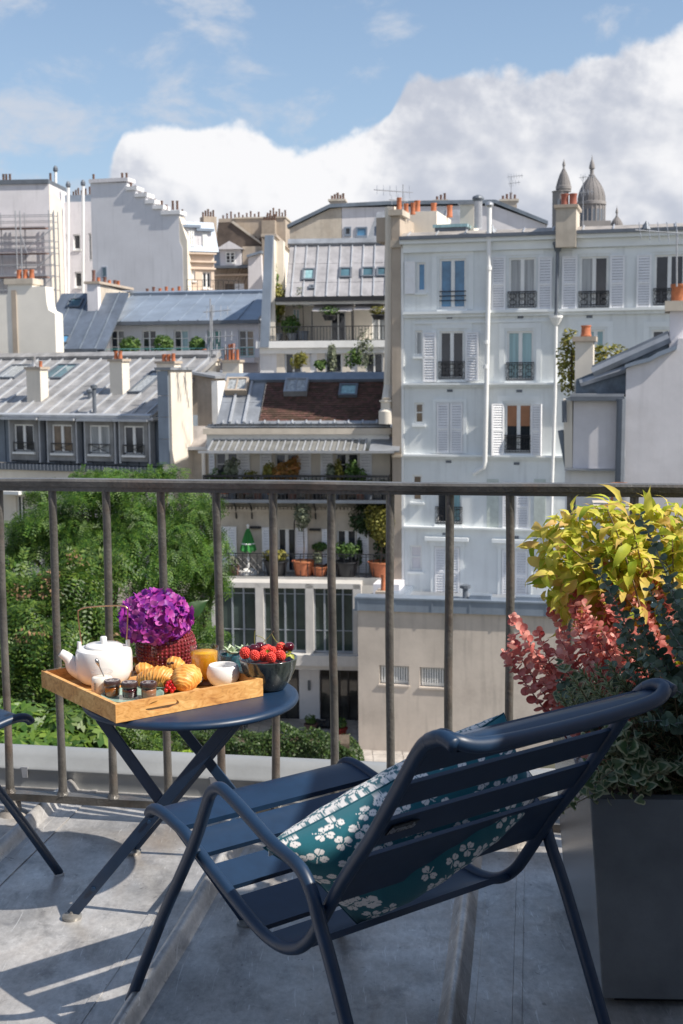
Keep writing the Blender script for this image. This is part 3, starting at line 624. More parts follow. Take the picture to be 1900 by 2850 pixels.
def build_stepped():
    fr = facade(430, 97, 15); b = thing('stepped_gable_building', (*fr.P(0, 0)[:2], G0), 'tall blank lavender-white wall with stepped top and black chimney pots', 'building')
    P = [(492, 212), (692, 212), (692, 255), (740, 255), (740, 292), (796, 292), (796, 328), (838, 328), (838, 358), (884, 358), (884, 388), (975, 388), (978, 530), (995, 570), (998, 830)]
    pts = [fr.hit(*c1(*p)) for p in P]; base = [(pts[0][0], G0), (pts[-1][0], G0)]
    poly = [base[0]]+pts[:-1]+[(pts[-2][0], G0)]
    r = rect(fr, c1, 556, 672, 584, 732)
    MB().prism(fr, poly, -.6, 0).build('wall', mat('big_white_wall', (.70, .70, .73), .88, 0, .05, .35, bump=.1, bscale=3, streak=.16, stain=(.60, .59, .61), stain_amt=.4), b)
    window(b, fr.moved(n=.22), r, GS, 1, rec=.2, frame=.08, fm=ZINCB, sill=False)
    for i in range(0, 11, 2):
        a0, a1, z = pts[i][0], pts[i+1][0], (pts[i][1]+pts[i+1][1])/2
        MB().box(fr, a0-.05, a1+.15, z+.003, z+.28, -1.2, .15).build('coping', WHITE if i else LAV, b)
    for x, y in ((508, 207), (664, 200), (688, 200), (712, 250), (734, 248), (762, 286), (790, 284), (822, 322), (842, 320), (870, 352), (880, 352), (905, 352), (940, 352), (964, 352)):
        p = fr.hit(*c1(x, y+8), -.5); pot(b, fr.P(p[0], p[1], -.6), .15, .55 if x % 4 else 1.0, TERRD, seg=8)
    # sunlit side with dormers and balcony
    MB().prism(fr, [(pts[11][0]+.01, G0), (pts[11][0]+.6, G0), (pts[11][0]+.6, pts[12][1]), (pts[11][0]+.01, pts[11][1]-.1)], -1.0, -.02).build('party_wall', CREAM, b)
    f2 = Frame(fr.P(pts[-1][0]-.2, 0, -.3), fr.X*math.cos(R(38))-fr.N*math.sin(R(38)), fr.Y)
    f2 = f2
    a1 = f2.hit(*c1(1168, 700))[0]; e = f2.hit(*c1(1080, 590))[1]
    ws = [(1045, 688, 1066, 750), (1105, 700, 1152, 790)]; hs = []
    for w in ws: hs.append(rect(f2, c1, *w))
    wall(b, f2, 0, a1, G0, e, PEACH, hs, depth=6, name='front_wall')
    for i, h in enumerate(hs): window(b, f2, h, GC if i == 0 else GD, 2, frame=.09)
    for dz in (0, .6, 1.1): MB().box(f2, 0, a1+.1, e-.2-dz, e-.08-dz, .003, .35-dz*.2).build('cornice', PEACH, b)
    railing(b, f2, .1, a1+1.6, f2.hit(*c1(1100, 822))[1], f2.hit(*c1(1100, 748))[1], 1.0, .4, th=.04, rows=(.5,)); MB().box(f2, 0, a1+1.6, f2.hit(*c1(1100, 822))[1]-.25, f2.hit(*c1(1100, 822))[1], .003, 1.1).build('balcony_slab', PEACH, b)
    rf = f2.roof(e, .3, R(62)); MB().box(rf, .3, a1+.3, 0, 2.6, -.3, 0).build('mansard_roof', ZINCB, b)
    for x0, y0, x1, y1 in ((1028, 470, 1058, 560), (1105, 490, 1130, 578)):
        r = rect(f2, c1, x0, y0, x1, y1, .1); mb = MB().box(f2, r[0]-.35, r[1]+.35, r[2]-.2, r[3]+.15, -1.6, .05); d = mb.build('dormer', LAV, b)
        window(b, f2.moved(n=.28), r, GC, 2, (.4, .7), rec=.2, frame=.10, sill=False); MB().box(f2, r[0]-.5, r[1]+.5, r[3]+.153, r[3]+.35, -1.8, .3).build('dormer_roof', ZINCB, d)
    for x0, x1, y, k in ((988, 1010, 400, 3), (1020, 1120, 468, 6), (1112, 1182, 398, 5)):
        r = rect(f2, c1, x0, y, x1, 560, -3); o = MB().box(f2, *r, -4, -3).build('chimney', BEIGE, b); pots_row(o, f2, r[0], r[1], r[3], -3, k, h=.8, dn=-.5)
build_stepped()
def build_brown():
    fr = facade(640, 112, 5); b = thing('brown_roof_building', (*fr.P(0, 0)[:2], G0), 'beige building with dark brown hipped roof and a long row of black chimney pots', 'building')
    A = lambda x, y, n=0: fr.hit(*c1(x, y), n)
    MB().prism(fr, [A(1165, 900), A(1172, 560), A(1190, 430), A(1262, 428), A(1420, 545), A(1420, 560), A(1370, 562), A(1370, 900)], -.5, 0).build('roof_slope', mat('far_brown_roof', (.11, .085, .07), .9, 0, .2, 1.5), b)
    MB().prism(fr, [A(1185, 405), A(1550, 398), A(1560, 900), A(1185, 900)], -4, -.6).build('back_wall', BEIGE, b)
    MB().box(fr, A(1270, 405)[0], A(1555, 405)[0], A(1400, 404)[1], A(1400, 396)[1], -4.2, -.5).build('coping', BEIGE2, b)
    pots_row(b, fr, A(1180, 400)[0], A(1400, 400)[0], A(1300, 402)[1], -2, 10, h=1.0); pots_row(b, fr, A(1430, 400)[0], A(1545, 400)[0], A(1480, 398)[1], -2, 7, h=1.3)
    MB().prism(fr, [A(1260, 430), A(1272, 422), A(1425, 538), A(1425, 550)], -.5, .12).build('verge', BEIGE2, b)
    r = rect(fr, c1, 1428, 418, 1500, 700, .5); o = MB().box(fr, *r, -1.6, .5).build('chimney', mat('far_chimney', (.36, .30, .24), .9), b); pots_row(o, fr, r[0], r[1], r[3], .5, 5, h=.9, dn=-1)
    MB().box(fr, *rect(fr, c1, 1322, 560, 1430, 660, .3), -1, .3).build('parapet_wall', BEIGE, b); r = rect(fr, c1, 1330, 545, 1420, 560, .3); pots_row(b, fr, r[0], r[1], r[2], 0, 7, h=1.2)
    w = rect(fr, c1, 1228, 590, 1280, 655, .8); hs = [w]
    MB().box(fr, *rect(fr, c1, 1168, 575, 1370, 678, .2), -.5, .2).build('mansard', ZINCB, b)
    MB().box(fr, w[0]-.5, w[1]+.5, w[2]-.2, w[3]+.2, -.4, .55).build('dormer', LAV, b); window(b, fr.moved(n=.8), w, GD, 2, (.35, .7), rec=.22, frame=.10, sill=False)
    MB().prism(fr, [(w[0]-.8, w[3]+.21), (w[1]+.8, w[3]+.21), ((w[0]+w[1])/2, w[3]+.9)], -.5, 1.0).build('dormer_roof', LAV, b)
    MB().box(fr, *rect(fr, c1, 1165, 664, 1375, 678, .9), -.3, .9).build('gutter', GUT, b)
    hs = [rect(fr, c1, 1228, 765, 1282, 900), rect(fr, c1, 1352, 765, 1370, 850)]
    wall(b, fr, A(1165, 700)[0], A(1372, 700)[0], G0, A(1270, 678)[1], PEACH, hs, depth=3)
    window(b, fr, hs[0], GD, 2, frame=.10); shutter(b, fr, hs[0][1], hs[0][1]+.8, *hs[0][2:]); MB().box(fr, A(1165, 700)[0], A(1372, 700)[0], A(1270, 712)[1]-.15, A(1270, 712)[1], .003, .2).build('string_course', PEACH, b)
    MB().prism(fr, [A(1365, 900), A(1365, 625), A(1435, 600), A(1445, 900)], -2, 1.2).build('side_wall', LAV, b)
    MB().prism(fr, [A(1360, 628), A(1360, 615), A(1440, 592), A(1440, 605)], -2, 1.5).build('side_coping', ZINCB, b)
build_brown()
def build_long():
    fr = facade(1150, 103, 6); b = thing('long_ridge_building', (*fr.P(0, 0)[:2], G0), 'long lavender gable with shallow blue-edged roofline under the clouds', 'building')
    A = lambda x, y, n=0: fr.hit(x, y, n)
    L = [(806, 640), (803, 632), (915, 573), (1075, 572), (1270, 567), (1378, 568), (1520, 620), (1524, 640)]
    MB().prism(fr, [A(803, 900), A(806, 636), A(918, 582), A(950, 578), A(950, 900)], -5, 0).build('wall', BEIGE2, b)
    MB().prism(fr, [A(951, 900), A(951, 578), A(1270, 573), A(1378, 574), A(1518, 625), A(1522, 900)], -5, -.01).build('wall', LAV, b)['label'] = 'lavender gable wall'
    for p, q in (((800, 636), (918, 579)), ((918, 579), (1075, 571)), ((1075, 571), (1378, 567)), ((1378, 567), (1524, 626))):
        P, Q = np.array(A(*p)), np.array(A(*q)); MB().prism(fr, [P, Q, Q+(0, .28), P+(0, .28)], -5.2, .25).build('roof_edge', ZDARK, b)
    for x0, y0, x1, y1 in ((958, 632, 977, 658), (990, 632, 1022, 662)):
        r = fr.rect(x0, y0, x1, y1); window(b, fr.moved(n=.22), r, GD if x0 < 970 else GB, 1, rec=.2, frame=.12, fm=ZINCB, sill=False)
    for x0, x1, y, k in ((918, 957, 560, 5), (1210, 1242, 562, 3), (1394, 1438, 560, 4)):
        r = fr.rect(x0, y, x1, 585, -2); o = MB().box(fr, *r, -3.2, -2).build('chimney', BEIGE, b); MB().box(fr, r[0]-.15, r[1]+.15, r[3]+.003, r[3]+.16, -3.3, -1.9).build('chimney_cap', BEIGE2, o); pots_row(o, fr, r[0], r[1], r[3]+.16, -2, k, h=.75, r=.16, dn=-.6)
build_long()
aerial(1422, 556, 490, 101, 'bare comb-shaped aerial on the far roof ridge under the clouds', arms=((.0, 1.2, 6), (.5, .9, 4)), r=.03)

# ================================================================== the domed basilica on the hill
def build_basilica():
    ST = mat('basilica_stone', (.27, .255, .25), .9, 0, .12, .25, bump=.15, bscale=2)
    STD = mat('basilica_dome_stone', (.21, .198, .195), .9, 0, .10, .5)
    d = 330; px = lambda w: w/FOC*d
    c0 = at(1640, 1030, d); b = thing('domed_basilica', (c0[0], c0[1], G0), 'far grey stone basilica with three pointed domes above the roofline', 'church')
    z = lambda v: at(1640, v, d)[2]
    def dome(u, r, v_spring, v_dometop, v_tip, drum_bot, dep=0, ncol=16, lantern=True, drumr=1.0, cone=1.0):
        c = at(u, 1030, d+dep); zs, zt, zp, zb = z(v_spring), z(v_dometop), z(v_tip), z(drum_bot); H = zt-zs; c[2] = 0
        prof = [(r*p*(1-(1-cone)*math.sin(math.pi*min(q, 1.0))*1.1), zs+H*q) for p, q in ((1.0, 0), (1.0, .10), (.98, .20), (.92, .33), (.83, .47), (.71, .60), (.57, .72), (.42, .83), (.29, .92), (.20, 1.0))]
        o = MB().lathe(c, prof, 32).build('dome', STD, b, auto=30)
        for k in range(16):
            a = 2*math.pi*k/16; pts = [(c[0]+math.cos(a)*p*1.005, c[1]+math.sin(a)*p*1.005, q) for p, q in prof]; MB().tube(pts, r*.022, 4).build('dome_rib', STD, o)
        MB().lathe(c, [(r*1.06, zb), (r*1.06, zb+.3), (r*drumr*.97, zb+.35), (r*drumr*.97, zs-.9), (r*1.07, zs-.85), (r*1.07, zs-.1), (r*1.0, zs)], 32).build('drum', ST, b, auto=30)
        for k in range(ncol):
            a = 2*math.pi*(k+.5)/ncol; p = c+np.array([math.cos(a), math.sin(a), 0])*r*drumr*.98
            MB().lathe(p, [(r*.055, zb+.35), (r*.055, zs-.9)], 6).build('column', ST, b)
            a2 = 2*math.pi*k/ncol; q = c+np.array([math.cos(a2), math.sin(a2), 0])*r*drumr*.972; f = Frame((q[0], q[1], 0), (-math.sin(a2), math.cos(a2), 0), (0, 0, 1))
            MB().box(f, -r*.10, r*.10, zb+.35+(zs-zb)*.12, zs-(zs-zb)*.30, -.05, .06).build('drum_window', GUT, b)
        hl = zp-zt
        MB().lathe(c, [(r*.21, zt), (r*.21, zt+hl*.05), (r*.14, zt+hl*.08), (r*.14, zt+hl*.32), (r*.22, zt+hl*.35), (r*.21, zt+hl*.45), (r*.15, zt+hl*.62), (r*.06, zt+hl*.78), (r*.025, zt+hl*.83), (r*.05, zt+hl*.86), (r*.02, zt+hl*.9), (r*.02, zp)], 14).build('lantern', ST, b, auto=30)
    dome(1639, px(37), 562, 490, 432, 640, 0, 20)
    dome(1562, px(19), 536, 492, 462, 552, -12, 12, drumr=.98, cone=.86)
    dome(1709, px(17.5), 625, 594, 562, 660, 8, 10)
    f = Frame(at(1639, 1030, d-16)*np.array([1, 1, 0]), (1, 0, 0), (0, 0, 1))
    # square bell turret under the left dome
    f1 = Frame(at(1562, 1030, d-16)*np.array([1, 1, 0]), (1, 0, 0), (0, 0, 1)); w = px(22)
    MB().lathe(f1.P(0, 0, -4.2), [(w*.97, G0), (w*.97, z(553)), (w*1.04, z(552.5)), (w*1.04, z(550)), (w*.9, z(549.5))], 12).build('turret', ST, b, auto=30)
    for k in (-1, 0, 1): MB().box(f1, k*w*.40-w*.15, k*w*.40+w*.15, z(606), z(574), -2.6, -1.9).build('belfry_opening', GUT, b)
    MB().box(f, -px(36), px(38), G0, z(642), -16, 6).build('nave', ST, b)
    MB().prism(f, [(-px(40), z(640)), (px(110), z(662)), (px(110), G0), (-px(40), G0)], -18, 2).build('nave', ST, b)
build_basilica()
aerial(1622, 640, 488, 96, 'thin mast aerial standing in front of the largest basilica dome', arms=((.1, 1.1, 4), (1.2, 1.0, 4)), r=.03)
# ================================================================== N: upper terrace building
FN = facade(900, 64, 4)
def build_N():
    fr = FN; A = lambda x, y, n=0: fr.hit(*c2(x, y), n); ax = lambda x, n=0: A(x, 1000, n)[0]; zy = lambda y, n=0: A(850, y, n)[1]
    b = thing('terrace_house', (*fr.P(0, 0)[:2], G0), 'white house with pale zinc roof, four skylights and a planted iron terrace', 'building')
    a0, a1 = ax(318), ax(1252)
    # lower storey
    ws = [(505, 1262, 625, 1420), (798, 1262, 918, 1420), (1092, 1262, 1215, 1420)]; hs = [rect(fr, c2, *w) for w in ws]
    bt = zy(1172); wall(b, fr, a0, a1, G0, bt-.35, WHITE, hs, depth=9)
    for h in hs:
        window(b, fr, h, GD, 2, frame=.06, sill=False, rec=.12)
        MB().box(fr, h[0]-.42, h[0]-.02, h[2], h[3]+.4, .003, .05).build('surround', CREAM, b); MB().box(fr, h[1]+.02, h[1]+.42, h[2], h[3]+.4, .003, .05).build('surround', CREAM, b); MB().box(fr, h[0]-.018, h[1]+.018, h[3]+.01, h[3]+.4, .003, .05).build('surround', CREAM, b)
    MB().box(fr, a0-.15, a1, bt-.34, bt, -2, .35).build('balcony_slab', TRIM, b); MB().box(fr, a0, a1, bt-.62, bt-.345, .003, .15).build('cornice', TRIM, b)
    # terrace level wall set back, flat roof edge, awnings
    fb = fr.moved(n=-1.7); ew = fb.hit(*c2(850, 905))[1]
    doors = [rect(fb, c2, 560, 940, 610, 1165), rect(fb, c2, 835, 960, 945, 1165), rect(fb, c2, 1135, 950, 1240, 1165)]
    doors = [(d[0], d[1], bt, d[3]) for d in doors]
    wall(b, fb, ax(400), a1, bt, ew+.8, CREAM, doors, depth=7)
    for d, p in zip(doors, (GT, GD, GC)): window(b, fb, d, p, 2, frame=.06, sill=False)
    MB().box(fr, ax(440), a1, zy(905), zy(872), -2.2, .1).build('eave_board', TRIM, b)
    for x0, x1, y in ((700, 990, 955), (1000, 1245, 945)):
        p = [fr.P(*A(x0+20, 905, -1.2), -1.2), fr.P(*A(x1+20, 905, -1.2), -1.2), fr.P(*A(x1, y, .3), .3), fr.P(*A(x0, y, .3), .3)]
        MB().quad(*p).quad(*[q-np.array([0, 0, .03]) for q in p[::-1]]).build('awning', LAV, b)
        for q in p[2:]: MB().tube([q, (q[0], q[1], bt)], .03, 5).build('awning_post', IRON, b)
    railing(b, fr, a0+.2, a1, bt, zy(1065, .2), .2, .16, th=.025, rows=(), ret=1.4)
    # roof
    e = zy(868); MB().box(fr, ax(440), a1, e-.12, e+.1, -.1, .35).build('gutter', IRON, b)
    rf = fr.roof(e+.1, .15, R(47)); t1 = rf.hit(*c2(900, 480))[1]
    ra0 = rf.hit(*c2(505, 842))[0]; x0 = rf.hit(*c2(720, 842))[0]; w = rf.hit(*c2(805, 842))[0]-x0
    zroof(b, rf, ra0, a1, 0, t1, [x0+w*i for i in range(-3, 9)], mat('zinc_pale', (.40, .39, .40), .45, .15, .18, 1.2, streak=.3), rows=(.27, .64), rib=.06)
    MB().box(rf, ra0-.1, a1, t1, t1+.35, -.1, .18).build('ridge', ZINC, b)
    for q, p in (((628, 655, 722, 738), GT), ((898, 648, 990, 720), GS), ((1055, 645, 1155, 715), GS), ((1168, 645, 1245, 710), GS)): skylight(b, rf, c2, *q, pane=p)
    skylight(b, rf, c2, 678, 775, 722, 802, pane=ZINC)
    # party wall, zinc facing us on the left and cream on the sunny side
    f2 = fr.moved(n=.4); pt = f2.hit(*c2(385, 405))[1]
    pw = MB().prism(f2, [(f2.hit(*c2(320, 1170))[0], bt-.3), (f2.hit(*c2(385, 1165))[0], bt-.3), (f2.hit(*c2(418, 412))[0], pt), (f2.hit(*c2(358, 412))[0], pt)], -.35, 0).build('party_wall', ZINCB, b)
    s2 = Frame(f2.P(f2.hit(*c2(420, 600))[0], 0, -.36), -fr.N, fr.Y); L = s2.hit(*c2(610, 600))[0]
    L = min(max(L, 4), 14); zt = s2.hit(*c2(420, 412))[1]; ztb = zt-.2
    MB().prism(s2, [(0, bt-.3), (L, bt-.3), (L, ztb), (0, zt)], -.45, 0).build('party_wall', CREAM, b)
    MB().prism(s2, [(0, zt+.003), (L, ztb+.003), (L, ztb+.14), (0, zt+.14)], -.65, .12).build('coping', BEIGE, b)
    MB().box(s2, 1.0, 1.7, bt, zt-.1, .003, .35).build('flue_breast', CREAM, b)
    pot(b, s2.P(3.5, zt, -.2), .16, .5)
    # upper zinc roof behind
    f3 = fr.moved(n=-6); q = lambda x, y: f3.hit(*c2(x, y)); z0 = q(1200, 462)[1]; r3 = f3.roof(z0, 0, R(58)); a2 = r3.hit(*c2(1088, 455))[0]; tt = r3.hit(*c2(1200, 235))[1]
    zroof(b, r3, a2, r3.hit(*c2(1600, 400))[0], 0, tt, [a2+1.5*i for i in range(1, 8)], ZINC, rib=.07, skew=.6); skylight(b, r3, c2, 1168, 338, 1248, 402)
    # plants
    sp = [((440, 1160), 1.0, 2.6, 'tall climbing vine of mixed green and yellow leaves at the upper terrace', YEL_LEAF, 900), ((425, 1160), .55, 4.2, 'slender green creeper against the zinc party wall of the upper terrace', GREEN_LEAF, 500),
          ((635, 1160), .75, 1.0, 'small grey-green olive tree on the upper terrace', OLIVE, 450), ((560, 1160), .8, 1.3, 'low dark shrub behind the upper terrace rail', GREEN_LEAF, 500), ((830, 1160), .55, .45, 'flower box hung on the upper terrace rail left of the middle door', GREEN_LEAF, 220), ((1185, 1160), .5, .45, 'flower box hung on the upper terrace rail by the right door', YEL_LEAF, 220)]
    for i, ((x, y), w, h, lab, m, n) in enumerate(sp):
        n0 = -.5; p = fr.P(A(x, y, n0)[0], bt, n0)
        if i == 2: bush('olive_tree', p, (w, .6, .75), lab, 'tree', m=m, n=n, size=.09, potm=GUT, potr=.3, poth=.5, stem=1.0, blobs=3, seed=i)
        elif i > 3: p = fr.P(A(x, y, .1)[0], bt+1.0, .1); bush('flower_box', p, (w, .3, .25), lab, 'flower box', m=m, n=n, size=.07, potm=IRON, potr=.35, poth=.25, seed=i)
        else: bush('terrace_plant', p, (w/1.4, .5, h/1.9), lab, 'plant', m=m, n=n, size=.10, potm=GUT, potr=.3, poth=.4, blobs=4, seed=i)
    for i, (x, w, h, m) in enumerate(((605, .55, .5, YEL_LEAF), (865, .35, .8, OLIVE), (1000, .5, .7, GREEN_LEAF), (1090, .75, 1.2, OLIVE), (760, .3, .3, GREEN_LEAF))):
        n0 = .9; p = fr.P(A(x, 1420, n0)[0], A(x, 1440, n0)[1], n0)
        p = at(*(lambda q: (q[0], 1052))(c2(x, 0)), 61.5)
        bush('ridge_plant', p, (w, .4, h), ['yellow-green clump at the left end of the planter row under the upper terrace', 'thin grey sprig in the planter row under the upper terrace', 'green shrub left of the olive in the planter row', 'grey olive bush, largest in the planter row under the upper terrace', 'tiny tuft in the planter row under the upper terrace'][i], 'plant', m=m, n=350, size=.085, potm=GUT, potr=.3, poth=.3, blobs=3, seed=20+i)
build_N()

# ================================================================== M: brown-tiled block with glass canopy and planted balconies
FM = facade(800, 52.2, 7)
def build_M():
    fr = FM; b = thing('balcony_block', (*fr.P(0, 0)[:2], G0), 'central block with brown tiled roof, glass canopy and two planted iron balconies', 'building')
    zy = lambda c, x, y, n=0: fr.hit(*c(x, y), n)[1]; ax = lambda c, x, y, n=0: fr.hit(*c(x, y), n)[0]
    a0 = ax(c5, 195, 800); a1 = ax(c5, 1412, 800); bz = zy(c5, 800, 905); e = zy(c5, 800, 600)
    # eave, gutter
    MB().box(fr, a0, a1, e-.75, e-.12, .003, .30).build('frieze', TRIM, b); MB().box(fr, a0-.1, a1+.1, e-.12, e+.12, -.1, .55).build('cornice', BEIGE2, b)
    MB().box(fr, a0, a1, e+.12, e+.27, -.1, .10).build('gutter_back', GUT, b)
    for y in (572, 588):
        z = zy(c5, 800, y, .5); MB().box(fr, a0, a1, z-.025, z+.025, .5, .54).build('gutter_rail', ZINC, b)
    for i in range(22): a = a0+.3+(a1-a0-.4)*i/21; MB().box(fr, a-.018, a+.018, e+.12, e+.36, .47, .50).build('gutter_bracket', GUT, b)
    # roof
    rf = fr.roof(e+.32, .45, R(40)); t1 = rf.hit(*c5(800, 275))[1]; ra0 = rf.hit(*c5(250, 530))[0]; rs = rf.hit(*c5(525, 540))[0]; ra1 = rf.hit(*c5(1375, 500))[0]
    w = (rs-ra0)/3
    zroof(b, rf, ra0, rs, 0, t1, [ra0+w, ra0+2*w], ZINC, rows=(.5,), rib=.09)
    MB().box(rf, ra0, ra1, -.05, .12, -.1, .03).build('roof_edge', ZINC, b)
    for i in range(12): a = ra0+(ra1-ra0)*(i+.5)/12; MB().box(rf, a-.03, a+.03, -.05, .13, .031, .08).build('standing_seam', RIB, b)
    roof = MB().box(rf, rs+.05, ra1, .121, t1, -.2, -.002).build('roof', BROWN, b); tl = MB(); k = 0; th = .135; tw = .17; t = .12
    while t < t1-.05:
        a = rs+.05+(k % 2)*tw*.5
        while a < ra1-tw:
            h = .018+random.random()*.012; tl.quad(rf.P(a+.004, t, h), rf.P(a+tw-.004, t, h), rf.P(a+tw-.004, t+th*1.1, .004), rf.P(a+.004, t+th*1.1, .004)); tl.quad(rf.P(a+.004, t, 0), rf.P(a+tw-.004, t, 0), rf.P(a+tw-.004, t, h), rf.P(a+.004, t, h)); a += tw
        t += th; k += 1
    tag(tl.build('roof_tiles', BROWN, roof), kind='stuff')
    MB().box(rf, ra0, ra1, t1, t1+.45, -.1, .15).build('ridge', ZINCB, b)
    skylight(b, rf, c5, 708, 278, 862, 372, GC, n=.3, bars=1, fm=ZINC); skylight(b, rf, c5, 1070, 300, 1195, 378, GT, n=.16)
    skylight(b, rf, c5, 315, 275, 462, 365, GC, n=.3, bars=1, fm=BEIGE)
    # downpipe column right end
    o = MB().lathe(fr.P(ax(c5, 1390, 500, .7), 0, .7), [(.33, e+.3), (.33, e+.8), (.24, e+.9), (.24, zy(c5, 1390, 410, .7)), (.30, zy(c5, 1390, 405, .7)), (.30, zy(c5, 1390, 395, .7))], 12).build('vent_stack', CREAM, b, auto=40)
    MB().tube([fr.P(ax(c5, 1390, 400, .7), zy(c5, 1390, 400, .7), .7), at(*c5(1405, 300), 51.5), at(*c5(1412, 0), 51.5), at(*c2(1270, 200), 51.5)], .22, 10).build('flue', CREAM, b)
    # wall of the upper balcony
    ws = [((240, 748, 388, 905), GD), ((640, 755, 790, 905), GD), ((1048, 752, 1200, 905), GD)]
    hs = []
    for w_, p in ws: r = rect(fr, c5, *w_); hs.append((r[0], r[1], bz-.3, r[3]))
    wall(b, fr, a0, a1, bz-1.5, e-.12, CREAM, hs, depth=9)
    for h, (w_, p) in zip(hs, ws): window(b, fr, h, p, 2, (.62,), frame=.06, sill=False, mull=.14, rec=.14)
    for x0, x1 in ((198, 235), (390, 472), (540, 618), (802, 882), (946, 1028), (1208, 1290)): shutter(b, fr, ax(c5, x0, 830), ax(c5, x1, 830), bz-.3, zy(c5, 800, 752), splits=(.45,), pitch=.11)
    # glass canopy
    zt, zb = zy(c5, 800, 645), zy(c5, 800, 740, 1.4); cn = 1.4
    cf = Frame(fr.P(0, zt, .05), fr.X, fr.P(0, zb, cn)-fr.P(0, zt, .05)); L = np.linalg.norm(fr.P(0, zb, cn)-fr.P(0, zt, .05)); ca0, ca1 = ax(c5, 240, 700), ax(c5, 1260, 700)
    gm = mat('canopy_glass', (.20, .20, .19), .12, 0, .25, 1.0, spec=.7)
    can = MB().box(fr, ca0-.4, ca1+1.2, zb-.07, zb+.03, cn-.03, cn+.05).build('glass_canopy', METAL, b)
    k = 23
    for i in range(k+1):
        a = ca0+(ca1-ca0)*i/k; MB().box(cf, a-.028, a+.028, 0, L, -.06, .03).build('canopy_bar', RIB, can)
        if i < k: MB().box(cf, a+.05, a+(ca1-ca0)/k-.05, 0, L, -.02, -.005).build('pane', gm, can)
    MB().box(cf, ca1+.2, ca1+1.4, 0, L, -.03, .03).build('canopy_sheet', ZINC, can)
    # upper balcony
    bb = zy(c8, 800, 238, 1.0); bt = zy(c5, 800, 905, 1.0); n = 1.1
    MB().box(fr, a0, a1, bb-.12, bb, .003, n+.1).build('balcony_slab', GUT, b); railing(b, fr, a0, a1, bb, bt, n, .16, th=.028, ret=.9)
    MB().box(fr, a0, a1, bt-.02, bt+.05, n-.05, n+.05).build('handrail', IRON, b)
    for x in (270, 385, 520, 720, 850, 1165):
        p = fr.hit(*c8(x, 300), .3); mb = MB(); a = p[0]; mb.tube([fr.P(a, bb-.9, .03), fr.P(a, bb-.45, .12), fr.P(a, bb-.2, .5), fr.P(a, bb-.12, 1.0)], .035, 6); mb.build('bracket', IRON, b)
    MB().box(fr, a0, a1, bb-.62, bb-.5, .003, .12).build('string_course', BEIGE2, b)
    for i in range(48): a = a0+.1+(a1-a0-.2)*i/47; MB().box(fr, a-.05, a+.05, bb-.50, bb-.40, .003, .10).build('dentil', BEIGE2, b)
    # beige middle wall, lower balcony with windows and shutters
    lb = zy(c8, 700, 795, 1.0); z_ = lambda y: zy(c8, 700, y)
    W2 = [((585, 448, 712, 740), GD), ((1015, 460, 1150, 750), GD), ((205, 430, 290, 700), GC)]
    hs = [(*rect(fr, c8, *w_)[:2], lb+.02, rect(fr, c8, *w_)[3]) for w_, p in W2[:2]]
    wall(b, fr, a0, a1, lb-.2, bb-.0, BEIGE2, hs, depth=9, name='middle_wall')
    for h in hs: window(b, fr, h, GD, 2, frame=.045, sill=False, mull=.15, rec=.14)
    for x0, x1, ye in ((175, 212, 432), (215, 285, 432), (470, 548, 438), (715, 800, 440), (905, 985, 450), (1160, 1245, 455)): shutter(b, fr, ax(c8, x0, 600), ax(c8, x1, 600), lb+.02, zy(c8, (x0+x1)/2, ye), splits=(.55,), pitch=.10)
    MB().box(fr, a0-.3, a1, lb-.30, lb, -.2, 1.15).build('balcony_slab', mat('slab_concrete', (.42, .41, .39), .85, 0, .12, 1.5, streak=.2), b)
    n = 1.1; rt = zy(c8, 700, 628, n); railing(b, fr, a0-.2, a1, lb, rt, n, .30, th=.03, rows=(.88,), ret=.9)
    mb = MB()
    for i in range(5): x = ax(c8, 260+45*i, 700, n); mb.tube([fr.P(x-.3, lb+.1, n), fr.P(x+.3, lb+.8, n)], .015, 4).tube([fr.P(x+.3, lb+.1, n), fr.P(x-.3, lb+.8, n)], .015, 4)
    mb.build('railing_ornament', IRON, b)
    for x, y in ((425, 436), (860, 452)): p = fr.hit(*c8(x, y)); MB().box(fr, p[0]-.25, p[0]+.2, p[1]-.05, p[1]+.04, .003, .18).build('wall_lamp', IRON, b)
    p = [fr.P(*fr.hit(*c8(x, y), .2), .2) for x, y in ((733, 410), (733, 350), (715, 360), (702, 400), (700, 620))]; MB().tube(p, .025, 5).build('wall_bracket', IRON, b)
    # furniture and plants on the balconies
    p = fr.P(ax(c8, 370, 770, .5), lb, .5); t = thing('parasol', p, 'closed dark green parasol on white foot on the lower balcony', 'parasol'); zt = zy(c8, 370, 425, .5); q = p*1.0
    MB().lathe(p, [(.42, 0), (.42, .12), (.2, .22), (.06, .25), (.05, .7)], 14).build('foot', TRIM, t, auto=40); MB().tube([p+(0, 0, .2), (p[0], p[1], zt)], .035, 6).build('pole', TRIM, t)
    PG = mat('parasol_green', (.03, .20, .04), .8, 0, .2, 4); vs = MB(); cz = zy(c8, 370, 600, .5); m_ = 16; pr = []
    for i in range(7):
        f = i/6; z = zt-.12-(zt-.12-cz)*f; r0 = .05+.30*f**.8
        pr.append([np.array([p[0]+math.cos(2*math.pi*j/m_)*r0*(1-.28*(j % 2)), p[1]+math.sin(2*math.pi*j/m_)*r0*(1-.28*(j % 2)), z-(.12*(j % 2) if i == 6 else 0)]) for j in range(m_)])
    vs.add([x for r_ in pr for x in r_], [(i*m_+j, i*m_+(j+1) % m_, (i+1)*m_+(j+1) % m_, (i+1)*m_+j) for i in range(6) for j in range(m_)]); vs.build('canopy', PG, t); MB().sphere((p[0], p[1], zt), .06).build('finial', TRIM, t)
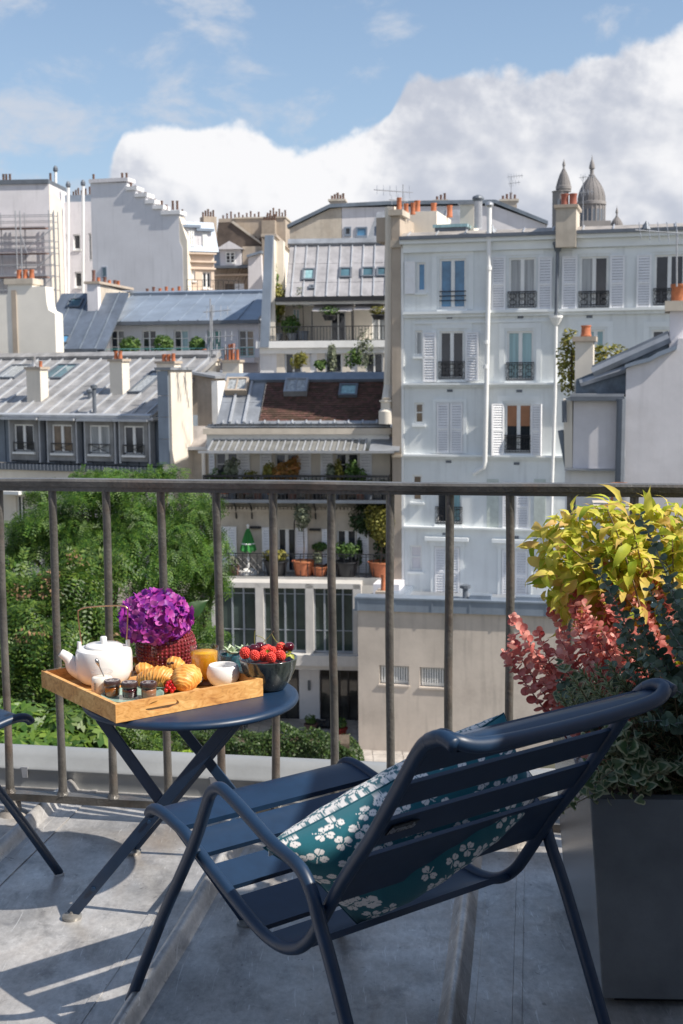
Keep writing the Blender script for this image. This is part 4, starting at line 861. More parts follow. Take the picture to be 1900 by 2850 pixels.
    MB().tube([(p[0]+.25*math.cos(a), p[1]+.25*math.sin(a), (zt+cz)/2-.25) for a in np.linspace(0, 6.2, 12)], .03, 5, closed=True).build('tie', TRIM, t)
    lower = [(770, .5, 1.0, OLIVE, 1.15, TERRA, .45, 'small tree with pale trunk in a large clay pot, middle of the lower balcony', 600), (885, .32, .42, OLIVE, 0, TERRA, .35, 'grey lavender plant in a small clay pot on the lower balcony', 260),
             (1335, .95, 1.35, YEL_LEAF, .5, TERRA, .52, 'big leafy tree in a clay pot at the right end of the lower balcony', 1800), (570, .75, .45, YEL_LEAF, 0, IRON, .5, 'wide low shrub in a black box left of the middle balcony door', 600),
             (1080, .8, .55, GREEN_LEAF, 0, IRON, .5, 'dark green shrub in a black box right of the middle of the lower balcony', 650), (868, .5, .35, GREEN_LEAF, .55, IRON, .4, 'clipped dark shrub in a tall black box against the lower balcony wall', 300), (262, .35, .3, OLIVE, 0, TERRD, .25, 'little plant by the left end of the lower balcony', 160)]
    for i, (x, w_, h, m, st, pm, pr_, lab, n_) in enumerate(lower):
        nn = .75 if i != 5 else .3; p = fr.P(ax(c8, x, 760, nn), lb, nn); bush('balcony_plant', p, (w_*.8, .45, h*.8), lab, 'potted plant', 'potted plants on the lower balcony', m, n_, .075, pm, pr_, .62 if pr_ > .4 else .4, st, blobs=5 if h > .5 else 2, seed=40+i)
    IV = mat('ivy_dark', (.03, .07, .02), .6, 0, .3, 5, island=.4)
    p = fr.P(ax(c8, 1280, 400, .15), bb-1.6, .15); t = thing('wall_ivy', p, 'dark ivy hanging down the wall below the right end of the upper balcony', 'plant'); rs = np.random.RandomState(5)
    fastmesh('foliage', np.concatenate([leafcards(900, p+(0, 0, .75), (1.1, .18, .75), .09, rs), leafcards(500, fr.P(ax(c8, 1330, 400, .15), bb-2.4, .15), (.3, .15, 1.5), .08, rs), leafcards(160, fr.P(ax(c8, 1175, 400, .15), bb-2.2, .15), (.12, .1, .6), .08, rs)]), 4, IV, t)
    upper = [(230, .55, .42, GREEN_LEAF), (300, .4, .3, GREEN_LEAF), (355, .45, .85, OLIVE), (450, .6, .35, YEL_LEAF), (610, .55, .9, YEL_LEAF), (680, .6, .9, ORA_LEAF), (770, .45, 1.1, ORA_LEAF), (1015, .4, .7, OLIVE), (1075, .35, .8, YEL_LEAF), (1150, .5, .8, GREEN_LEAF), (1205, .4, .5, GREEN_LEAF)]
    labs = ['leftmost green bush', 'low bush second from left', 'tall grey-green bush by the left window', 'spreading low clump before the left shutters', 'yellowish climber left of the orange one', 'bright orange-leaved climber', 'taller dark orange climber', 'thin grey plant with small flowers', 'upright yellow-green plant before the right window', 'bushy green plant by the right window', 'short green plant at the right end']
    for i, (x, w_, h, m) in enumerate(upper): p = fr.P(ax(c5, x, 900, .8), bt-.75, .8); bush('balcony_plant', p, (w_*.8, .3, (h+.35)/2.0), labs[i]+' along the upper balcony rail', 'potted plant', 'plants along the upper balcony', m, int(320*h/.6), .075, [TERRD, TERRA, GUT][i % 3], .22, .35, blobs=4, seed=60+i)
    for i, x in enumerate(range(190, 1380, 62)):
        if i % 3 == 0: continue
        p = fr.P(ax(c8, x, 200, .7), bb, .7); t = thing('plant_pot', p, 'dim plant pot standing in the shade on the upper balcony floor', 'plant pot', 'pots on the upper balcony floor'); MB().lathe(p, [(.16, 0), (.22, .36), (.24, .36), (.24, .42), (.19, .42)], 10).build('pot', [TERRD, GUT, BARK, IRON][i % 4], t); fastmesh('foliage', leafcards(120, p+(0, 0, .6), (.28, .25, .25), .07, np.random.RandomState(i)), 4, [GREEN_LEAF, OLIVE][i % 2], t)
    return lb, a0, a1
LB, MA0, MA1 = build_M()
# ================================================================== pale blue apartment house with shutters
FB = facade(1300, 50, 15)
def build_B():
    fr = FB; b = thing('blue_apartment_house', (*fr.P(0, 0)[:2], G0), 'tall pale blue apartment house with white louvred shutters and a long white drainpipe', 'building')
    ax = lambda c, x, y, n=0: fr.hit(*c(x, y), n)[0]; zy = lambda c, x, y, n=0: fr.hit(*c(x, y), n)[1]
    a0 = ax(c6, 137, 400); a1 = a0+16.5; e = zy(c3, 700, 508)
    W = {}
    def h(c, *r): return rect(fr, c, *r)
    top = [(h(c3, 118, 648, 166, 812), GB, 1), (h(c3, 240, 628, 385, 905), GB, 2), (h(c3, 618, 622, 765, 900), GC, 2), (h(c3, 1005, 615, 1160, 900), (GC, GD), 2), (h(c3, 1412, 605, 1575, 885), GD, 2)]
    r2 = [(h(c6, 193, 130, 232, 262), GC, 1), (h(c6, 318, 133, 445, 382), GD, 2), (h(c6, 665, 132, 800, 388), GT, 2), (h(c6, 1070, 125, 1165, 372), GT, 2), (h(c6, 1405, 125, 1540, 372), GD, 2)]
    r3 = [(h(c6, 190, 500, 238, 612), GW, 1), (h(c6, 655, 505, 792, 760), GD, 2)]
    r4 = [(h(c6, 178, 870, 230, 1010), GW, 1), (h(c9, 395, -20, 565, 265), (GD, GT), 2), (h(c9, 840, -20, 1000, 290), GD, 2)]
    r5 = [(h(c9, 218, 405, 298, 578), LAV, 1)]
    hs = [w[0] for w in top+r2+r3+r4+r5]
    closed = [h(c6, 305, 500, 438, 758), h(c9, 385, 415, 552, 738), h(c9, 835, 437, 1007, 757)]
    kz = zy(c9, 600, 760)
    wall(b, fr, a0, a1, G0, e, BLUEW, hs, depth=9, rec=.16)
    MB().box(fr, a0-.11, a0-.004, G0, e, -.3, .04).build('edge_strip', TRIM, b)
    for i, (r, p, k) in enumerate(top+r2+r3+r4+r5): window(b, fr, r, p, k, (.55,) if (k == 1 and i > 5) else (), frame=.075, mull=.14, rec=.11, smat=BLUET)
    for r in (top[1][0],): 
        mb = MB()
        for t in (.18, .27, .36): z = r[2]+(r[3]-r[2])*t; mb.box(fr, r[0], r[1], z-.018, z+.018, -.02, .02)
        mb.build('window_guard', IRON, b)
    for r in (top[2][0], top[3][0], top[4][0], r2[1][0], r2[2][0], r3[1][0], r4[1][0]):
        H = .66 if r in (top[2][0], top[3][0], top[4][0]) else .72; railing(b, fr, r[0]-.03, r[1]+.03, r[2]+.05, r[2]+H, .04, .11, th=.014, name='window_guard', rows=(.14, .86), style='scroll')
    for r in top[1:]+r2[1:]+r3[1:]:
        q = r[0]; MB().box(fr, q[0]-.30, q[0]-.1, q[2], q[3]+.1, .003, .03).build('surround', BLUET, b); MB().box(fr, q[1]+.1, q[1]+.30, q[2], q[3]+.1, .003, .03).build('surround', BLUET, b); MB().box(fr, q[0]-.30, q[1]+.30, q[3]+.103, q[3]+.3, .003, .03).build('surround', BLUET, b)
    # shutters
    S = [(c3, 525, 620, 602, 908), (c3, 778, 618, 855, 905), (c3, 908, 615, 992, 905), (c3, 1170, 610, 1250, 902), (c3, 1315, 608, 1395, 898), (c6, 235, 140, 303, 392), (c6, 452, 138, 520, 388)]
    for s in S: r = h(*s); shutter(b, fr, *r, n=.05, splits=(.48,))
    r = h(c3, 52, 643, 110, 820); shutter(b, fr, *r, n=.05, solid=True)
    for r in closed:
        m = (r[0]+r[1])/2; shutter(b, fr, r[0], m-.02, r[2], r[3], n=.01, splits=(.48,)); shutter(b, fr, m+.02, r[1], r[2], r[3], n=.01, splits=(.48,))
        MB().box(fr, r[0]-.16, r[0]-.02, r[2], r[3]+.14, .003, .05).build('surround', BLUET, b); MB().box(fr, r[1]+.02, r[1]+.16, r[2], r[3]+.14, .003, .05).build('surround', BLUET, b); MB().box(fr, r[0]-.018, r[1]+.018, r[3]+.012, r[3]+.14, .003, .05).build('surround', BLUET, b)
    for (x0, x1, turn) in ((585, 650, -20), (792, 852, 35)):
        r = h(c6, x0, 505, x1, 770); hinge = r[1] if turn < 0 else r[0]; w = r[1]-r[0]; t = R(turn)
        f2 = Frame(fr.P(hinge, 0, .05), fr.X*math.cos(t)+fr.N*abs(math.sin(t))*(1 if turn > 0 else -1)*1.0, fr.Y)
        shutter(b, f2, *((-w, 0) if turn < 0 else (0, w*1.15)), r[2], r[3], n=.0, splits=(.48,))
    q = r3[1][0]; MB().box(fr, q[0]+.08, q[1]-.08, q[2]+(q[3]-q[2])*.55, q[3]-.08, -.09, -.06).build('roller_blind', mat('orange_blind', (.36, .17, .09), .8, 0, .08, 3), b)
    for r in (h(c9, 840, -20, 905, 290), h(c9, 930, -20, 1018, 298)): shutter(b, fr, *r, n=.04, splits=(.48,))
    for x in (735, 1050): MB().box(fr, *h(c9, x, -40, x+78, 295), .003, .02).build('painted_panel', mat('faded_panel', (.55, .60, .56), .8), b)
    # string courses
    for c, x, y0, y1, nn in ((c3, 700, 906, 940, .22), (c6, 540, 398, 420, .22), (c6, 540, 766, 790, .22), (c9, 650, 282, 306, .22), (c9, 650, 742, 770, .25)):
        zt, zb = zy(c, x, y0), zy(c, x, y1); zm = zb+(zt-zb)*.55; MB().box(fr, a0, a1, zm, zt, .003, nn).build('string_course', BLUET, b); MB().box(fr, a0, a1, zb, zm-.004, .003, nn*.5).build('string_course', BLUEW, b)
    z0 = zy(c3, 700, 970); MB().box(fr, ax(c3, 105, 962), ax(c3, 850, 970), z0-.03, z0+.04, .003, .05).build('string_course', BLUET, b)
    MB().box(fr, a0, a1, e-.48, e-.16, .003, .14).build('frieze', BLUET, b); MB().box(fr, a0-.1, a1, e-.155, e-.003, .003, .34).build('cornice', BLUET, b)
    MB().box(fr, a0-.1, a1, e, e+.13, -.2, .46).build('gutter', GUT, b)
    for x0, x1, y in ((325, 615, 347), (775, 1075, 362)): z = zy(c9, (x0+x1)/2, y); MB().box(fr, ax(c9, x0, y), ax(c9, x1, y), z-.14, z, .003, .28).build('window_hood', BLUET, b); MB().box(fr, ax(c9, x0+30, y), ax(c9, x1-30, y), z-.36, z-.145, .003, .13).build('window_hood', BLUEW, b)
    for c, x, y in ((c3, 295, 948), (c3, 1058, 944), (c3, 682, 946), (c6, 372, 438), (c6, 728, 440), (c6, 365, 802), (c6, 715, 812), (c9, 455, 328), (c9, 930, 350), (c9, 458, 802)): p = fr.hit(*c(x, y)); MB().box(fr, p[0]-.11, p[0]+.11, p[1]-.05, p[1]+.05, .003, .02).build('vent_slot', GUT, b)
    # drainpipes
    n = .28; mb = MB(); mb.tube([fr.P(ax(c3, 512, 345, n), zy(c3, 512, 345, n), n), fr.P(ax(c3, 509, 700, n), zy(c3, 509, 700, n), n), fr.P(ax(c6, 552, 800, n), zy(c6, 552, 800, n), n), fr.P(ax(c6, 545, 832, n), zy(c6, 545, 832, n), n-.03), fr.P(ax(c6, 488, 866, n), zy(c6, 488, 866, n), n-.1)], .09, 12)
    dp = mb.build('drainpipe', TRIM, b, auto=50)
    for c, x, y in ((c3, 509, 690), (c6, 557, 325), (c6, 560, 200), (c3, 510, 520)): MB().lathe(fr.P(ax(c, x, y, n), zy(c, x, y, n), n), [(.12, 0), (.12, .14)], 12).build('pipe_collar', TRIM, dp)
    MB().lathe(fr.P(ax(c3, 512, 345, n), zy(c3, 512, 345, n), n), [(.13, 0), (.17, .06), (.15, .14), (.06, .2)], 12).build('cowl', METAL, dp)
    n = .2; MB().tube([fr.P(ax(c3, 885, 575, n), zy(c3, 885, 575, n), n), fr.P(ax(c3, 876, 950, n), zy(c3, 876, 950, n), n)], .07, 8).build('drainpipe', GUT, b)
    MB().lathe(fr.P(ax(c3, 885, 590, n), zy(c3, 885, 590, n), n), [(.1, 0), (.2, .3), (.2, .36)], 10).build('hopper', GUT, b)
    MB().tube([fr.P(ax(c3, 876, 965, n), zy(c3, 876, 965, n), n), fr.P(ax(c6, 912, 460, n), zy(c6, 912, 460, n), n), fr.P(ax(c6, 897, 900, n), zy(c6, 897, 900, n), n), fr.P(ax(c9, 1155, 600, n), zy(c9, 1155, 600, n), n)], .065, 10).build('drainpipe', TRIM, b)
    MB().lathe(fr.P(ax(c3, 876, 990, n), zy(c3, 876, 990, n), n), [(.1, 0), (.26, .28), (.26, .36)], 12).build('hopper', TRIM, b)
    mb = MB(); mb.tube([fr.P(*fr.hit(*c9(x, y), .06), .06) for x, y in ((1060, 355), (1135, 410), (1160, 410))], .04, 6); mb.build('conduit', TRIM, b)
    # roof
    rf = fr.roof(e+.1, .3, R(19)); t1 = rf.hit(*c3(1180, 449))[1]
    zroof(b, rf, a0-.1, a1, 0, t1, [a0+.2+1.12*i for i in range(15)], mat('zinc_brownish', (.40, .37, .34), .5, .12, .2, 1.2, streak=.3), rib=.05)
    def onroof(x0, y0, x1, y1, dep, m, capm=None, pots=(), side=None, lab=None):
        p = rf.P(*rf.hit(*c3((x0+x1)/2, y1))); f2 = Frame(p, fr.X, fr.Y); r = rect(f2, c3, x0, y0, x1, y1); return chimney(b, f2, r[0], r[1], -.5, r[3], dep, m, pots, capm=capm)
    onroof(875, 332, 985, 490, 1.7, BEIGE2, BEIGE, ((.33, .75, .24, mat('dull_red_pot', (.30, .10, .07), .8)), (.75, .75, .24, mat('dull_red_pot', (0, 0, 0)))))
    onroof(352, 316, 428, 450, 1.2, CREAM, ZINC); onroof(215, 440, 385, 480, 1.0, GUT, GT)
    p = rf.P(*rf.hit(*c3(451, 462))); q = at(*c3(451, 300), p[1]); MB().tube([p, q], .16, 12).build('flue', METAL, b); MB().lathe(q, [(.18, -.1), (.24, 0), (.2, .08), (.06, .14)], 12).build('flue_cowl', GUT, b)
    for x, y in ((527, 485), (1367, 468)): p = rf.P(*rf.hit(*c3(x, y))); MB().lathe(p, [(.2, 0), (.02, .3)], 8).build('roof_vent', GUT, b)
    MB().box(fr.moved(b=0), a0-1.25, a0-.2, e+.05, e+1.0, -3, -.6).build('attic_wall', BEIGE, b)
    # upper zinc roof behind
    f3 = fr.moved(n=-5.5); z3 = f3.hit(*c3(400, 450))[1]-.6; r3 = f3.roof(z3, 0, R(50)); x0, x1 = f3.hit(*c3(130, 400))[0], f3.hit(*c3(352, 400))[0]; tt = r3.hit(*c3(300, 362))[1]
    zroof(b, r3, x0, x1, 0, tt, [x0+1.0*i for i in range(1, 5)], ZINC, rib=.05)
    return a0, a1, e
BA0, BA1, BE = build_B()
def build_pillar():
    fr = FB.moved(n=.05); b = thing('chimney_wall', (*fr.P(BA0-.5, 0)[:2], G0), 'tall beige party wall with chimney stack between the planted terrace house and the blue house', 'wall')
    x0 = fr.hit(*c5(1425, 400))[0]; x1 = BA0-.12; zl = fr.hit(*c2(1330, 495))[1]; zt = fr.hit(*c2(1330, 262))[1]
    MB().box(fr, x0, x1, G0, zl, -9, 0).build('wall', BEIGE, b); MB().box(fr, x0-.04, x1+.04, zl+.003, zl+.28, -1.2, .08).build('ledge', BEIGE2, b)
    MB().box(fr, x0, x1-.03, zl+.283, zt, -1.0, -.02).build('chimney', BEIGE, b); MB().box(fr, x0-.1, x1+.10, zt+.003, zt+.22, -1.3, .12).build('chimney_cap', BEIGE2, b)
    MB().box(fr, x0-.02, x1+.02, fr.hit(*c5(1460, 770))[1]-.05, fr.hit(*c5(1460, 770))[1]+.05, -.1, .05).build('ledge', BEIGE2, b)
    for i, (d, h) in enumerate(((.5, .8), (1.1, .55), (1.7, .7))): pot(b, fr.P(x0+.2+.15*i, zt+.22, -d), .16, h)
    A = rect(fr, c2, 1400, 235, 1450, 400, -3); o = MB().box(fr, A[0], A[1]+.9, A[2]-1, A[3], -7, -3).build('chimney', CREAM, b)
    for i in range(3): pot(o, fr.P(A[0]+.3+.5*i, A[3], -3.4-i), .2, .75)
build_pillar()
aerial(c2(1362, 0)[0], c2(0, 240)[1], c2(0, 35)[1], 53, 'branching aerial above the orange pots of the beige chimney wall', arms=((.25, 1.6, 6), (.6, .8, 3)), dirx=-1.0, r=.025)
aerial(c3(1530, 0)[0]+2, c3(0, 780)[1], c3(0, 470)[1], 29, 'dark mast with horizontal aerial at the right edge, in front of the blue house', arms=((.02, 1.3, 6),), dirx=-1.0, r=.02)

# ================================================================== concrete-rendered block in front of the blue house
ck = crop(550, 1700, 2.24)
def build_K():
    fr = facade(1200, 46.5, 12); b = thing('grey_rendered_block', (*fr.P(0, 0)[:2], G0), 'low windowed block in stained grey render with blue-grey zinc parapet below the blue house', 'building')
    K = mat('grey_render', (.60, .53, .46), .92, 0, .14, .45, bump=.5, bscale=9, streak=.35, stain=(.36, .30, .26), stain_amt=.6)
    a0 = fr.hit(*ck(1000, 400))[0]; a1 = a0+9.0; e = fr.hit(*c9(500, 858))[1]
    hs = [rect(fr, ck, 1132, 342, 1316, 460), rect(fr, ck, 1384, 354, 1572, 478), rect(fr, ck, 1120, 892, 1230, 940)]
    wall(b, fr, a0, a1, G0, e, K, hs, depth=3.6, rec=.3)
    for i, h in enumerate(hs):
        o = window(b, fr, h, GC if i < 2 else GD, 2 if i < 2 else 1, rec=.26, frame=.09, sill=False, mull=.05)
        if i < 2:
            mb = MB(); k = 11
            for j in range(k): a = h[0]+.1+(h[1]-h[0]-.2)*j/(k-1); mb.box(fr, a-.022, a+.022, h[2]+.06, h[3]-.06, -.12, -.08)
            mb.build('window_bars', TRIM, b); MB().box(fr, h[0]-.03, h[1]+.03, h[2]-.07, h[2]-.003, -.2, .05).build('sill', K, b)
    MB().box(fr, a0-.1, a1, e+.003, e+.46, -.5, .12).build('parapet', ZDARK if 0 else ZINCB, b); MB().box(fr, a0-.1, a1, e+.463, e+.52, -.6, .16).build('parapet_cap', ZINCB, b)
    for i in range(6): a = a0+1.4*i; MB().box(fr, a, a+.05, e, e+.47, .122, .14).build('standing_seam', ZINCB, b)
    MB().box(fr, a0, a1, e-.1, e+.1, -3.8, -.51).build('roof', ZINC, b)
    MB().lathe(fr.P(fr.hit(*c9(583, 800))[0], e+.5, -.3), [(.1, 0), (.1, .35), (.2, .4), (.2, .5)], 10).build('roof_vent', GUT, b)
    for x0, x1 in ((615, 760), (925, 1130)): MB().box(fr, fr.hit(*c9(x0, 830))[0], fr.hit(*c9(x1, 830))[0], e+.521, e+.66, -.6, -.1).build('roof_duct', ZINCB, b)
    # left return: sloping zinc cap, small chimney
    f2 = fr.moved(n=-.2); p = fr.hit(*c8(1340, 985), -1.0)
    MB().prism(fr, [(a0-.35, e-.15), (a0+.5, e+.3), (a0+1.5, e+.3), (a0+1.5, e-.15)], -4, -.6).build('zinc_slope', ZINCB, b)
    r = rect(fr, c8, 1305, 905, 1375, 1010, -1.2); chimney(b, fr, r[0], r[1], e, r[3], .6, ZINCB, ((.5, .95, .16, TERRA),), n=-1.2, capm=BEIGE)
    MB().box(fr, a0+.1, a0+1.15, G0, e+.55, -4.3, -2.6).build('back_wall', LAV, b)
build_K()

# ================================================================== white roofs at right, closer
def build_R():
    fr = facade(1800, 30, 14); b = thing('white_gabled_house', (*fr.P(0, 0)[:2], G0), 'near white-lavender gable at the right edge with dark zinc roof and big orange chimney pot', 'building')
    A = lambda x, y, n=0: fr.hit(*c6(x, y), n)
    RW = mat('right_wall_render', (.68, .66, .68), .9, 0, .07, .9, bump=.3, bscale=7, streak=.18, stain=(.54, .51, .51), stain_amt=.5)
    MB().prism(fr, [A(1262, 1400), A(1276, 325), A(1320, 305), A(1400, 285), A(1440, 262), A(1535, 225), A(1545, 170), A(1700, 170), A(1700, 1400)], -5, 0).build('gable_wall', RW, b)
    MB().prism(fr, [A(1270, 322), A(1270, 305), A(1318, 288), A(1395, 268), A(1440, 240), A(1535, 205), A(1535, 226), A(1440, 264), A(1398, 288), A(1320, 307)], -5, .12).build('zinc_verge', ZINCB, b)
    r = rect(fr, c6, 1500, 30, 1640, 180, -.5); st = MB().box(fr, r[0], r[1], r[2]-1, r[3], -1.6, -.5).build('chimney', RW, b); MB().box(fr, r[0]-.12, r[1]+.1, r[3]+.003, r[3]+.24, -1.75, -.38).build('chimney_cap', BEIGE2, st)
    pot(st, fr.P(*A(1545, 26, -1), -1), .20, .62, seg=20, k=1)
    # zinc roof running up behind, wing in front of it
    MB().prism(fr, [A(1018, 410, -.6), A(1020, 380, -.6), A(1105, 345, -.6), A(1230, 300, -.6), A(1500, 165, -.6), A(1530, 215, -.6), A(1285, 330, -.6), A(1272, 470, -.6), A(1018, 470, -.6)], -4, -.6).build('roof', mat('slate_blue_zinc', (.10, .135, .175), .4, .2, .35, 2.5, bump=.4, bscale=8, stain=(.30, .33, .36), stain_amt=.6), b)
    for (p, q, w, m) in (((1105, 322), (1495, 143), .12, GUT), ((1105, 345), (1498, 168), .22, ZINC), ((1040, 400), (1300, 320), .16, ZINC)):
        P_, Q_ = A(*p, -.5), A(*q, -.5); MB().tube([fr.P(*P_, -.5), fr.P(*Q_, -.5)], w*.6, 6).build('roof_batten', m, b)
    MB().box(fr, *rect(fr, c6, 990, 470, 1262, 490, .1), -.6, .12).build('gutter', GUT, b); MB().box(fr, *rect(fr, c6, 988, 455, 1265, 469, .1), -.6, .10).build('gutter', ZINC, b)
    MB().box(fr, *rect(fr, c6, 1004, 491, 1248, 838, -.1), -3, -.1).build('wing_wall', RW, b)
    MB().prism(fr, [A(955, 480, -.3), A(1003, 491, -.3), A(1003, 838, -.3), A(965, 838, -.3)], -3, -.12).build('wing_side', CREAM, b)
    MB().box(fr, *rect(fr, c6, 960, 839, 1236, 848, .05), -2, .1).build('ledge', ZINC, b)
    MB().prism(fr, [A(962, 849, -.2), A(1236, 849, -.2), A(1236, 1400, -.2), A(962, 1400, -.2)], -3, -.2).build('lower_wall', WHITE, b)
    p = A(1252, 480, .12); MB().tube([fr.P(p[0], p[1], .12), fr.P(A(1240, 900, .12)[0], A(1240, 1300, .12)[1], .12)], .11, 8).build('downpipe', GUT, b)
    mb = MB().prism(fr, [A(925, 645, -.2), A(950, 640, -.2), A(990, 830, -.2), A(960, 832, -.2)], -.5, -.2).build('slate_flank', ZDARK, b)
    MB().tube([fr.P(*A(958, 490, 0), 0), fr.P(*A(960, 600, 0), 0)], .06, 6).build('pipe', GUT, b)
    f2 = fr.moved(n=-1); r = rect(f2, c6, 1014, 160, 1106, 365); chimney(b, f2, r[0], r[1], r[2]-.5, r[3], .7, CREAM, ((.55, .42, .2, TERRA),), capm=BEIGE)
    p = f2.P(*f2.hit(*c6(985, 330)), -.8); t = thing('roof_shrub', p-(0, 0, .5), 'yellow-green shrub growing behind the chimney of the right-hand white roof', 'plant'); rs = np.random.RandomState(3)
    fastmesh('foliage', np.concatenate([leafcards(500, f2.P(*f2.hit(*c6(975, 290)), -.9), (.35, .3, .9), .07, rs), leafcards(400, f2.P(*f2.hit(*c6(1150, 250)), -1.4), (.75, .3, .28), .07, rs)]), 4, YEL_LEAF, t)
    MB().tube([p-(0, 0, .5), p+(0, 0, .5)], .03, 5).build('stem', BARK, t)
    # near chimney with a fat orange pot just behind the railing
    f4 = facade(1720, 11, 10); c = crop(1350, 1350, 2.613); r = rect(f4, c, 812, 178, 1060, 230); t = thing('near_chimney', f4.P((r[0]+r[1])/2, r[2]-2.2), 'brick-capped chimney with one fat orange pot right behind the railing and yellow leaves', 'chimney')
    MB().box(f4, r[0]+.05, r[1]-.05, r[2]-2.2, r[3]-.12, -.5, 0).build('stack', CREAM, t)
    for i in range(2): MB().box(f4, r[0]-.03*i, r[1]+.03*i, r[3]-.115+.07*i, r[3]-.05+.07*i, -.55-.03*i, .05+.03*i).build('cap_course', BEIGE2, t)
    pot(t, f4.P(f4.hit(*c(981, 100))[0], r[3]+.02, -.25), .078, .19, seg=24, k=1); MB().lathe(f4.P(f4.hit(*c(1003, 200))[0], r[3]+.03, -.08), [(.085, 0), (.085, .10), (.075, .10), (.075, .02)], 24).build('metal_collar', METAL, t, auto=40)
build_R()

# ================================================================== studio with tall glazing and the ground floor below the balcony block
def build_studio():
    fr = FM.moved(n=2.0); ax = lambda c, x, y, n=0: fr.hit(*c(x, y), n)[0]; zy = lambda c, x, y, n=0: fr.hit(*c(x, y), n)[1]
    b = thing('glazed_studio', (*fr.P(0, 0)[:2], G0), 'two-storey studio annexe with tall grey metal glazing over a white pillared ground floor', 'building')
    FR = mat('glazing_metal', (.33, .36, .40), .45, .3, .1, 3); GL = glassmat('studio_glass', (.045, .065, .06), .07)
    a0 = ax(c8, 120, 1000); a1 = ax(c8, 1165, 1000); zt = zy(c8, 700, 845); zb = zy(ck, 800, 265)
    MB().box(fr, a0, a1+.1, zt+.02, LB-.30, -3, .1).build('lintel', mat('studio_concrete', (.55, .53, .50), .85, 0, .08, 1.5, streak=.2), b)
    # glazing bays
    xs = [ax(c8, x, 1000) for x in (130, 452, 815, 1160)]
    CON = mat('studio_concrete', (0, 0, 0))
    for x in xs: MB().box(fr, x-.16, x+.16, zb, zt, -.3, .10).build('pier', CON, b)
    z1 = zy(c8, 700, 925); z2 = zy(c8, 700, 1190)
    for i in range(3):
        p0, p1 = xs[i]+.16, xs[i+1]-.16; k = 3 if i == 0 else 4; w = window(b, fr, (p0, p1, zb+.02, zt), GL, k, ((z2-zb)/(zt-zb), (z1-zb)/(zt-zb)), rec=.12, frame=.05, fm=FR, sill=False, mull=.07); w['label'] = 'tall grid of grey metal glazing'
    cm = mat('studio_curtain', (.10, .13, .115), .8, 0, .2, 2)
    MB().box(fr, a0-.3, a1+.15, zb-.42, zb, -3, .45).build('balcony_slab', CON, b); MB().box(fr, a0-.3, a1+.15, zb-.62, zb-.424, -3, .25).build('fascia', CON, b)
    # ground floor, set back
    fg = fr.moved(n=-1.2); g1 = zb-.6; BLK = mat('black_frame', (.015, .015, .018), .4)
    pr = [fg.hit(*ck(x, 500))[0] for x in (632, 760)]
    MB().box(fg, pr[0], pr[1], G0, g1, -.5, 0).build('pillar', WHITE, b)
    for z in ((433, 492), (672, 685)): r = rect(fg, ck, 688, z[0], 702, z[1]); MB().box(fg, *r, .003, .1).build('wall_lamp', GUT, b)
    GF = glassmat('ground_glass', (.06, .06, .055), .05)
    window(b, fg, (fg.hit(*ck(340, 600))[0], pr[0]-.02, G0+.05, g1), GF, 4, rec=.1, frame=.06, fm=BLK, sill=False, bars=(.4,))
    window(b, fg, (pr[1]+.02, fg.hit(*ck(1002, 600))[0], G0+.05, g1), GF, 4, rec=.1, frame=.06, fm=BLK, sill=False, bars=(.4,))
    MB().box(fg, a0-6, a1+.1, G0, g1, -3, -.6).build('back_wall', BEIGE, b)
    MB().box(fr, a0-7, a0-.3, G0, LB-.3, -3, -.5).build('side_wall', BEIGE2, b)
    # glass fence at the left of the little court
    t = thing('glass_fence', fg.P(fg.hit(*ck(300, 700))[0], G0, 1.5), 'glazed fence with thin dark posts left of the paved court', 'fence')
    q0 = fg.P(fg.hit(*ck(345, 700))[0], G0, .3); q1 = gz(*ck(275, 790), G0); f5 = Frame(q0, q1-q0, (0, 0, 1)); L = np.linalg.norm(q1-q0)
    for i in range(5): MB().box(f5, L*i/4-.03, L*i/4+.03, 0, 1.5, -.03, .03).build('post', BLK, t)
    for i in range(4): MB().box(f5, L*i/4+.05, L*(i+1)/4-.05, .1, 1.45, -.01, .01).build('pane', mat('fence_glass', (.20, .23, .21), .1, 0, .2, 2), t)
    p = gz(*ck(248, 790), G0); f6 = Frame(p, (1, 0, 0), (0, 0, 1)); MB().box(f6, -.1, .1, 0, 2.0, -.1, .1).build('post', BLK, t)
    MB().box(f6, -5, -.11, .1, 1.7, -.02, .02).build('pane', mat('fence_glass', (0, 0, 0)), t)
build_studio()
# paved court
pv = mat('court_paving', (.46, .42, .38), .9, 0, .2, 2.5, bump=.3, bscale=10, stain=(.25, .22, .2), stain_amt=.6)
court = tag(MB().box(XY, -9, 4.0, 42, 54, G0+.0, G0+.05).build('pavement', pv), kind='structure')
pm = []
for k in range(3):
    w = .52; me = MB().box(XY, -w/2, w/2, -.27, .27, 0, .03+.006*k).build('paving_slab', pv, court); pm.append(me)
qc = gz(*ck(640, 760), G0+.05); n = 0; M0 = [o.data for o in pm]
for o in pm: o.matrix_world = Matrix.Translation((qc[0]-3-n*.6, 44, G0+.051)); n += 1
for i in range(17):
    for j in range(15):
        x, y = qc[0]-4.2+.56*i+random.uniform(-.01, .01), 44.4+.56*j
        if x > 3.6: continue
        inst(M0[(i*7+j*3) % 3], 'paving_slab', Matrix.Translation((x, y, G0+.052+random.uniform(0, .012))) @ Matrix.Rotation(random.uniform(-.02, .02), 4, 'Z'), court)
